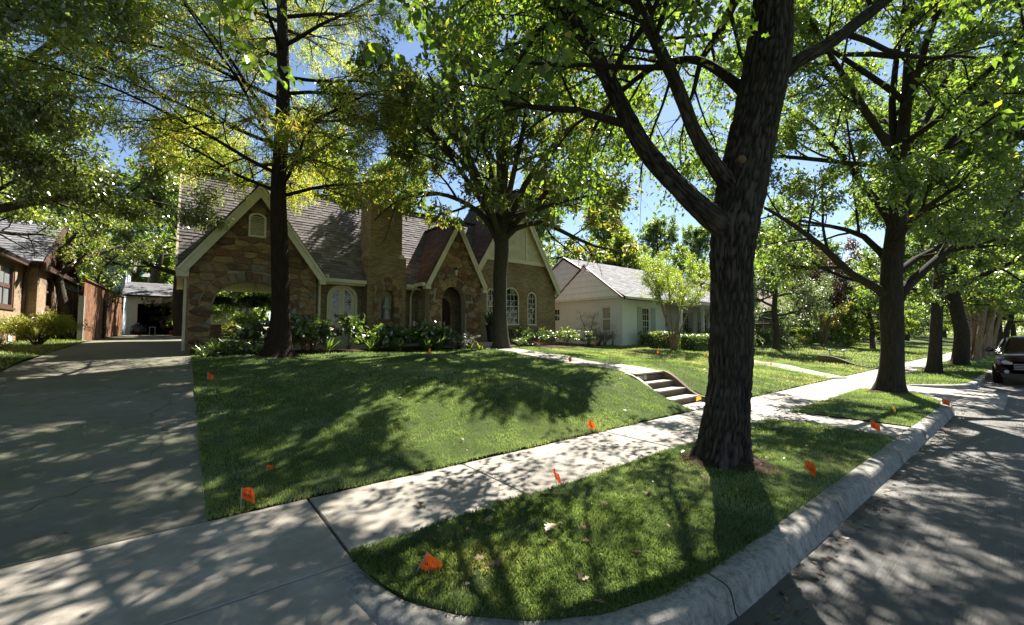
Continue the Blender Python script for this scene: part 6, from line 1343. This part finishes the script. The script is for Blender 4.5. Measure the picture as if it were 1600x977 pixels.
big_ = [(2.75, 14.9, 1.35, .75, 'broad-leaved shrub in front of the porch arch'), (1.75, 15.2, 1.1, .6, 'broad-leaved shrub at the porch arch side of the bed'), (3.35, 14.75, 1.25, .5, 'broad-leaved shrub just right of the cypress trunk'),
        (4.55, 14.85, 1.25, .55, 'tall broad-leaved shrub before the french door'), (5.55, 14.8, .8, .5, 'low broad-leaved shrub below the niche'), (6.35, 14.9, .95, .55, 'broad-leaved shrub beside the chimney foot'), (7.45, 14.8, 1.15, .6, 'broad-leaved shrub before the downpipe'), (8.1, 14.7, .95, .5, 'broad-leaved shrub next to the silver plant')]
for i, (x, y, h, rd, lb) in enumerate(big_): shrub(lb, x, y, h, rd, 11, M['lf_shrub'], 330, .21, 'ovate', 200 + i, 'broadleaf_shrub', group='broad-leaved shrubs in the front bed', droop=.35, tint=(.5, .3))
def strappy(label, x, y, n, L, mat, seed, name='strap_plant', g='strappy plants along the bed edge'):
    r = np.random.default_rng(seed); b = np.array([x, y, float(ground_z(x, y)) + .05]); o = thing(name, label, 'plant', tuple(b), g); P = b + r.normal(0, .05, (n, 3)) * (1, 1, 0); az = r.random(n) * 6.28; el = r.uniform(.75, 1.4, n)
    A = np.stack([np.cos(az) * np.cos(el), np.sin(az) * np.cos(el), np.sin(el)], 1); N = np.stack([-np.cos(az), -np.sin(az), .4 + 0 * az], 1); leaf_mesh('leaves', mat, o, P, A, N, L * r.uniform(.7, 1.15, n), 'strap', r.normal(.6, .25, n)); return o
for i, (x, y, n, L, lb) in enumerate(((.75, 14.3, 26, .5, 'bright strappy clump at the driveway corner of the bed'), (.5, 14.0, 18, .4, 'second strappy clump at the driveway corner of the bed'), (3.75, 14.3, 20, .55, 'strappy clump beside the cypress foot'), (6.1, 14.25, 34, .55, 'strappy clump under the chimney niche'), (7.7, 14.2, 60, .6, 'large strappy clump before the entry gable'), (7.25, 14.25, 40, .55, 'strappy clump next to the large one'), (9.1, 14.2, 22, .35, 'pale tuft at the end of the bed by the steps'), (9.6, 14.15, 16, .3, 'brownish tuft beside the front walk'), (5.1, 14.25, 18, .5, 'strappy clump before the french door'))): strappy(lb, x, y, n, L, M['lf_shrub'] if i < 6 else M['lf_lime'] if i in (6, 7) else M['lf_shrub'], 300 + i)
shrub('low grassy groundcover mound before the porch slab', 1.3, 14.6, .35, .75, 26, M['lf_shrub'], 1500, .16, 'thin', 330, 'groundcover', 'plant', tint=(.2, .15), up=.3)
shrub('silver-grey shrub beside the entry steps', 8.75, 14.5, .6, .75, 26, M['lf_silver'], 2400, .085, 'quad', 331)
shrub('red-leaved low plant by the cypress', 3.25, 14.25, .3, .25, 8, M['litter'], 120, .1, 'ovate', 332, tint=(.2, .2))
shrub('loose green shrub at the foot of the brick wing', 12.6, 15.6, 1.0, .8, 14, M['lf_shrub'], 1100, .09, 'ovate', 333); shrub('green shrub below the last arched window', 14.3, 15.7, .9, .8, 14, M['lf_shrub'], 1100, .09, 'ovate', 334)
shrub('large-leaved green shrub at the corner of the brick wing', 16.1, 15.6, 1.05, .75, 12, M['lf_shrub'], 420, .17, 'ovate', 335, tint=(.75, .25)); shrub('pale arching shrub against the white wall', 18.3, 15.2, 1.0, .95, 24, M['lf_silver'], 2200, .10, 'thin', 336); shrub('smaller arching shrub beside the white wall', 19.3, 15.6, .8, .6, 16, M['lf_silver'], 1000, .10, 'thin', 337)
shrub('dark little shrub between the bed and the white wall', 17.2, 15.0, .8, .5, 10, M['lf_live'], 700, .08, 'quad', 338)
shrub('red-flowered low plant on the bed edge', 13.0, 14.5, .3, .35, 8, M['litter'], 110, .09, 'ovate', 339, tint=(.15, .2)); shrub('low leafy plant at the bend of the front walk', 11.9, 14.3, .4, .4, 10, M['lf_shrub'], 240, .1, 'ovate', 340)
shrub('feathery yellow-green bush before the bungalow wall', -3.55, 19.6, 1.1, 1.0, 44, M['lf_lime'], 5200, .13, 'thin', 341, 'bush', 'bush', up=.4, droop=.0); shrub('low green weeds along the bungalow wall', -3.9, 17.2, .4, .5, 12, M['lf_shrub'], 400, .1, 'thin', 342)
shrub('white-flowering bush by the white house porch', 27.6, 12.4, 1.1, .55, 14, M['lf_silver'], 900, .10, 'quad', 343, tint=(.8, .2)); shrub('bright green round bush beside the porch hedge end', 29.0, 12.2, .9, .6, 14, M['lf_bright'], 900, .11, 'quad', 344)
shrub('yellow-green grassy bush on the far lawn', 36.5, 11.3, .9, .9, 26, M['lf_lime'], 1500, .18, 'thin', 345); shrub('tall white-topped bush by the far hedge', 34.6, 11.8, 1.5, .5, 12, M['lf_silver'], 700, .12, 'quad', 346)
shrub('small bush at the foot of the purple tree', 47.5, 11.3, 1.0, .8, 14, M['lf_shrub'], 700, .15, 'quad', 347)
shrub('bare twiggy climber on the white house corner', 19.65, 15.3, 1.4, .3, 6, M['lf_yard'], 60, .08, 'quad', 348)
shrub('sunlit bush glimpsed through the porch arch', 2.9, 27.5, 1.7, .9, 26, M['lf_bright'], 1900, .13, 'ovate', 351); shrub('smaller sunlit bush seen beneath the hanging fern', 2.0, 25.5, .8, .5, 14, M['lf_lime'], 800, .10, 'ovate', 352)
def wood(name, label, pts, n, size, mat, seed):
    r = np.random.default_rng(seed); P = []; 
    for x, y, z, rx, rz in pts:
        d = r.normal(0, 1, (n, 3)); d /= np.linalg.norm(d, axis=1, keepdims=True); d *= (r.random((n, 1)) ** .35); P.append(np.array([x, y, z]) + d * (rx, rx, rz))
    P = np.concatenate(P); N = r.normal(0, .6, P.shape) + (0, 0, .7); o = leaf_mesh(name, mat, None, P, r.normal(0, 1, P.shape), N, size * r.uniform(.6, 1.3, len(P)), 'quad', r.normal(.45, .25, len(P))); o['label'] = label
r = np.random.default_rng(66); wp = []
for k in range(30):
    f = k / 29; wp.append((150 + r.normal(0, 6) + 18 * math.sin(f * 3), -30 + 95 * f, r.uniform(3.5, 6.5), r.uniform(5, 7), r.uniform(4.5, 7)))
for k in range(16): wp.append((60 + 5.5 * k, 40 + r.normal(0, 3), r.uniform(4, 7), 6, r.uniform(5, 7.5)))
for k in range(9): wp.append((-42 + 6 * k, 72 + r.normal(0, 3), r.uniform(4, 7), 6, r.uniform(5, 7)))
wood('distant_wood', 'far-off mass of green treetops closing the view behind the lawns', wp, 650, .75, M['lf_st'], 67)
def hedge(label, x0, x1, y0, y1, h, mat, n, size, seed, z=None, bump_=.06):
    r = np.random.default_rng(seed); z0 = float(ground_z((x0 + x1) / 2, (y0 + y1) / 2)) if z is None else z; o = thing('hedge', label, 'hedge', ((x0 + x1) / 2, (y0 + y1) / 2, z0), 'clipped hedges before the houses')
    m = .10; MB().box(x0 + m, x1 - m, y0 + m, y1 - m, z0 - .05, z0 + h - m).build('inner_growth', M['turf'], o); LX, LY = x1 - x0, y1 - y0; ar = np.array([LX * LY, LX * h, LX * h, LY * h, LY * h]); f = r.choice(5, n, p=ar / ar.sum()); u = r.random(n); v = r.random(n)
    P = np.zeros((n, 3)); N = np.zeros((n, 3))
    for k in range(5):
        s = f == k; a, b = u[s], v[s]
        if k == 0: P[s] = np.stack([x0 + a * LX, y0 + b * LY, z0 + h + 0 * a], 1); N[s] = (0, 0, 1)
        elif k < 3: P[s] = np.stack([x0 + a * LX, np.full(a.shape, (y0, y1)[k - 1]), z0 + b * h], 1); N[s] = (0, (-1, 1)[k - 1], 0)
        else: P[s] = np.stack([np.full(a.shape, (x0, x1)[k - 3]), y0 + a * LY, z0 + b * h], 1); N[s] = ((-1, 1)[k - 3], 0, 0)
    P += N * (bump_ * (vnoise(P[:, 0] * 2 + 20, P[:, 1] * 2 + P[:, 2] * 3 + 20, seed) - .5) * 2 + r.normal(0, .03, n))[:, None]; A = r.normal(0, 1, (n, 3)) + (0, 0, .3); N = N + r.normal(0, .5, (n, 3))
    leaf_mesh('foliage', mat, o, P, A, N, size * r.uniform(.7, 1.3, n), 'quad', r.normal(.5, .25, n)); return o
hedge('dark low hedge under the shuttered front window', 20.7, 24.6, 13.2, 14.3, .85, M['lf_live'], 3600, .09, 401); hedge('clipped box hedge before the white house porch', 21.9, 26.9, 11.5, 12.5, .8, M['lf_shrub'], 4200, .10, 402); hedge('sunlit hedge running along the white porch', 26.0, 30.5, 12.6, 13.3, .95, M['lf_shrub'], 3000, .10, 403)
hedge('brown-green hedge before the grey brick house', 30.5, 39, 12.4, 13.4, 1.0, M['lf_yard'], 3600, .12, 404); hedge('bright lime hedge behind the far walk', 38.6, 42.5, 11.9, 13.0, 1.25, M['lf_bright'], 2200, .14, 405); hedge('dark hedge beneath the purple tree', 42.8, 50, 12.6, 13.8, 1.3, M['lf_live'], 2800, .15, 406); hedge('dark low hedge leading to the covered car', 56, 76, 14.5, 15.6, 1.3, M['lf_live'], 3200, .22, 407)
# pot by the front door, hanging ferns, porch plants
pp = thing('planter', 'tall black planter with spiky grass beside the entry arch', 'planter', (11.25, 15.6, 1.2)); MB().tube([(11.25, 15.6, 1.201), (11.25, 15.6, 1.26), (11.25, 15.6, 1.9), (11.25, 15.6, 1.97)], [.22, .23, .31, .34], 18).build('pot', M['black'], pp)
MB().tube([(11.25, 15.6, 1.972), (11.25, 15.6, 1.985)], .29, 18).build('soil', M['soil'], pp)
r = np.random.default_rng(5); n = 110; az = r.random(n) * 6.28; el = r.uniform(.8, 1.5, n); leaf_mesh('grass_leaves', M['lf_fern'], pp, np.array([11.25, 15.6, 1.97]) + r.normal(0, .09, (n, 3)) * (1, 1, 0), np.stack([np.cos(az) * np.cos(el), np.sin(az) * np.cos(el), np.sin(el)], 1), np.stack([-np.cos(az), -np.sin(az), .4 + 0 * az], 1), r.uniform(.4, .8, n), 'strap', r.random(n))
for x, lb, s in ((2.05, 'large hanging fern in the middle of the porch arch', 1.0), (.98, 'smaller hanging fern near the arch pier', .6)):
    hf = thing('hanging_fern', lb, 'fern', (x, 17.6, 3.5), 'ferns hanging in the porch'); zc = 2.72 if s == 1 else 2.7
    for k in range(3): MB().tube([(x, 17.6, 3.5), (x + .17 * s * math.cos(k * 2.09), 17.6 + .17 * s * math.sin(k * 2.09), zc)], .006, 4).build('chain', M['black'], hf)
    MB().tube([(x, 17.6, zc - .16 * s), (x, 17.6, zc - .12 * s), (x, 17.6, zc)], [.06 * s, .14 * s, .2 * s], 14).build('basket', M['fence_d'], hf)
    r = np.random.default_rng(int(x * 10)); tw = []
    for k in range(46):
        az = r.random() * 6.28; L = r.uniform(.6, 1.0) * s; p = np.array([x, 17.6, zc]); pts = [p]
        for j in range(6): a = 1.0 - j * .48; p = p + L / 6 * np.array([math.cos(az) * math.cos(a), math.sin(az) * math.cos(a), math.sin(a)]); pts.append(p)
        tw += list(zip(pts[:-1], pts[1:]))
    crown_leaves('fronds', M['lf_fern'], hf, tw, int(6500 * s), .085, 'thin', r, (.5, .25), .03, .1, .5)
for x, y, lb in ((26.9, 14.6, 'dark cone-shaped potted shrub at the white porch door'), (28.4, 14.6, 'dark potted shrub under the porch window')):
    q = thing('potted_shrub', lb, 'plant', (x, y, 1.0), 'potted shrubs on the white porch'); MB().tube([(x, y, 1.001), (x, y, 1.35)], [.16, .22], 12).build('pot', M['black'], q); r = np.random.default_rng(int(x)); tw = [(np.array([x, y, 1.35 + k * .08]), np.array([x + r.normal(0, .2 * (1 - k / 14)), y + r.normal(0, .2 * (1 - k / 14)), 1.4 + k * .08])) for k in range(13) for _ in range(5)]; crown_leaves('foliage', M['lf_live'], q, tw, 600, .07, 'quad', r)

# ------------------------------------------------------------------ grass: single blades where they show, sparser and broader farther off
def in_view(X, Y, m=1.15):
    d = X * _f[0] + Y * _f[1]; s = X * _r[0] + Y * _r[1]; return (d > .6) & (np.abs(s) < (800 / F_PX * m) * d + .8)
TREES = ((5.27, 2.42, .45), (14.8, 2.46, .42), (23.0, 2.5, .34), (29.9, 2.35, .45), (2.22, 13.75, .55), (10.72, 14.2, .5))
def grass(name, bands, inside, zf, seed, tintf=None, lean=.55):
    r = np.random.default_rng(seed); PV = []; LP = []; STT = []; TT = []; nv = 0; nl = 0
    for (x0, x1, y0, y1, d0, d1, dens, w, h) in bands:
        n = int((x1 - x0) * (y1 - y0) * dens); X = r.uniform(x0, x1, n); Y = r.uniform(y0, y1, n); D = np.hypot(X, Y); k = (D >= d0) & (D < d1) & in_view(X, Y) & inside(X, Y)
        bare = vnoise(X * 2.1 + 3, Y * 2.1 + 8, seed + 5) * .6 + vnoise(X * 6.3, Y * 6.3, seed + 6) * .4; k &= (bare < .74) | (r.random(n) < .25)
        for tx, ty, tr in TREES: k &= np.hypot(X - tx, Y - ty) > tr * r.uniform(.8, 1.15, n)
        X, Y, D = X[k], Y[k], D[k]; n = len(X)
        if not n: continue
        clump = vnoise(X * 5 + 7, Y * 5 + 3, seed + 1); big = vnoise(X * .9 + 5, Y * .9 + 9, seed + 2); hh = h * (.65 + .5 * clump) * r.uniform(.6, 1.2, n); az = r.random(n) * 6.28 * .6 + 6.28 * vnoise(X * 2.3, Y * 2.3, seed + 3) ; ln = lean * r.uniform(.3, 1.3, n); Z = zf(X, Y)
        bx = np.stack([X, Y, Z - .01], 1); dv = np.stack([np.cos(az), np.sin(az), 0 * az], 1); sv = np.stack([-np.sin(az + r.normal(0, .8, n)), np.cos(az), 0 * az], 1); ww = (w * r.uniform(.7, 1.3, n))[:, None]
        mid_ = bx + dv * (hh * ln * .35)[:, None] + np.array([0, 0, 1.]) * (hh * .62)[:, None]; tip = bx + dv * (hh * ln)[:, None] + np.array([0, 0, 1.]) * (hh * np.clip(1.05 - .25 * ln, .4, 1))[:, None]
        tn = .12 + .55 * big + .25 * (clump - .5) + .25 * np.clip(bare[k] - .6, 0, 1) * 3 + r.normal(0, .13, n)
        if tintf is not None: tn = tn + tintf(X, Y)
        if d1 <= 4.3:
            V = np.stack([bx - sv * ww, bx + sv * ww, mid_ + sv * ww * .75, tip, mid_ - sv * ww * .75], 1); k_ = 5
        else: V = np.stack([bx - sv * ww, bx + sv * ww, tip], 1); k_ = 3
        PV.append(V.reshape(-1, 3)); LP.append(np.arange(n * k_) + nv); STT.append(np.arange(n) * k_ + nl); TT.append(np.repeat(np.clip(tn, 0, 1), k_)); nv += n * k_; nl += n * k_
    me = fast_mesh(name, np.concatenate(PV), np.concatenate(LP), np.concatenate(STT), np.concatenate(TT)); o = mesh_obj(name, me, M['blade'], None, False, 'stuff'); o['label'] = 'short green turf blades growing on ' + name.replace('_', ' '); return o
kp = np.array(K1); kp2 = np.array(K2)
def in_verge(X, Y):
    a = (X > .985) & (X < WX0) | (X > WX1) & (X < 15.12); lo = np.interp(X, kp[:, 0], kp[:, 1]); b = X > 18.02; lo2 = np.interp(X, kp2[:, 0], kp2[:, 1]); return (Y < 3.15 + .06 * vnoise(X * 6, Y, 83)) & ((a & (Y > lo - .035 * vnoise(X * 8, Y * 8, 84))) | (b & (Y > lo2 - .01)))
dry = lambda X, Y: .40 * np.exp(-((X - 1.6) ** 2 + (Y - 2.45) ** 2) / .22) + .45 * np.exp(-((X - 6.7) ** 2 / 1.2 + (Y - 1.55) ** 2 / .12)) * (vnoise(X * 4, Y * 4, 77) > .4) + .10 * (vnoise(X * 1.7, Y * 1.7, 78) > .62)
grass('verge_grass', [(1, 6.2, 1.3, 3.2, 0, 4.2, 14500, .0021, .043), (2, 8, 1.3, 3.2, 4.2, 7.7, 7800, .0029, .045), (5, 17, 1.3, 3.2, 7.7, 16, 2600, .005, .055), (14, 45, 1.25, 3.2, 16, 45, 420, .012, .08)], in_verge, verge_z, 501, dry)
def in_lawn(X, Y): 
    walk = np.abs(X - np.interp(Y, [6, 7.5, 9.5, 11.5, 13.2, 14.4], [9.0, 9.12, 9.45, 10.0, 10.5, 10.6])) > .59
    return (X > .225 - .03 * vnoise(X * 3, Y * 9, 81)) & (Y > 4.458 - .05 * vnoise(X * 7, Y, 82)) & ~((X > SX0 + .01) & (X < SX1 - .01) & (Y < 6.27)) & (walk | (Y < 6.0)) & ~((X > .45) & (X < 10) & (Y > 14.05) & (Y < 16.6)) & ~((X > 11.3) & (X < 17) & (Y > 14.4)) & (Y < 14.6 + 0 * X + np.where(X > 17, 3, 0))
grass('lawn_grass', [(.2, 7.2, 4.4, 7.8, 0, 7.7, 6000, .003, .05), (.2, 13.5, 4.4, 13.5, 7.7, 13.5, 2000, .0055, .055), (.2, 24, 4.4, 15, 13.5, 24, 560, .011, .065), (10, 60, 4.4, 16.5, 24, 60, 60, .03, .10)], in_lawn, lawn_z, 502, lambda X, Y: .16 * sstep(X, 11, 17) + .08 * (vnoise(X * 1.3, Y * 1.3, 79) > .6))
grass('neighbour_grass', [(-12, -2.84, 8, 24, 0, 40, 420, .010, .10)], lambda X, Y: X < -2.85, lambda X, Y: ground_z(X, Y) + .05 * sstep(-X, 2.9, 3.6), 503, lambda X, Y: .15 + 0 * X)
# dry leaf litter caught in the gutter and on the ground
r = np.random.default_rng(91); n = 500; X = np.r_[r.uniform(2, 14, n // 2), r.uniform(20, 40, n // 10), r.uniform(1, 14, n - n // 2 - n // 10)]; Y = np.where(np.arange(n) < n // 2 + n // 10, 1.12 - np.abs(r.normal(0, .11, n)), r.uniform(-1.5, 3.1, n)); Z = np.where(Y < 1.15, -.143, np.where((Y > 3.14), .01, -.143)); kk = (Y < 1.13); X, Y, Z = X[kk], Y[kk], Z[kk]; n = len(X)
A = r.normal(0, 1, (n, 3)) * (1, 1, .15); N = r.normal(0, .25, (n, 3)) + (0, 0, 1); o = leaf_mesh('leaf_litter', M['litter'], None, np.stack([X, Y, Z], 1), A, N, r.uniform(.02, .075, n), 'ovate', r.normal(.35, .25, n)); o['label'] = 'dry brown leaf litter gathered along the gutter'
r = np.random.default_rng(92); n = 260; X = np.r_[r.uniform(-2.6, .2, 120), r.uniform(1, 12, 140)]; Y = np.r_[r.uniform(4.5, 16, 120), r.uniform(3.17, 4.43, 140)]; Z = np.r_[z_drive(Y[:120]) + .006, np.full(140, .008)]
o = leaf_mesh('paving_litter', M['litter'], None, np.stack([X, Y, Z], 1), r.normal(0, 1, (n, 3)) * (1, 1, .1), r.normal(0, .2, (n, 3)) + (0, 0, 1), r.uniform(.015, .05, n), 'ovate', r.normal(.35, .25, n)); o['label'] = 'scattered small leaf bits on the driveway and sidewalk'

r = np.random.default_rng(93); n = 420; X = np.r_[r.uniform(1.2, 8.5, 170), r.uniform(.4, 12, 250)]; Y = np.r_[r.uniform(1.5, 3.1, 170), r.uniform(4.6, 13.5, 250)]; kk = np.r_[in_verge(X[:170], Y[:170]), in_lawn(X[170:], Y[170:])]; X, Y = X[kk], Y[kk]; n = len(X)
Z = np.where(Y < 4, verge_z(X, Y), lawn_z(X, Y)) + .035
o = leaf_mesh('lawn_litter', M['litter'], None, np.stack([X, Y, Z], 1), r.normal(0, 1, (n, 3)) * (1, 1, .25), r.normal(0, .35, (n, 3)) + (0, 0, 1), r.uniform(.03, .085, n), 'oak', r.normal(.4, .28, n)); o['label'] = 'dry fallen leaves scattered thinly over the turf'
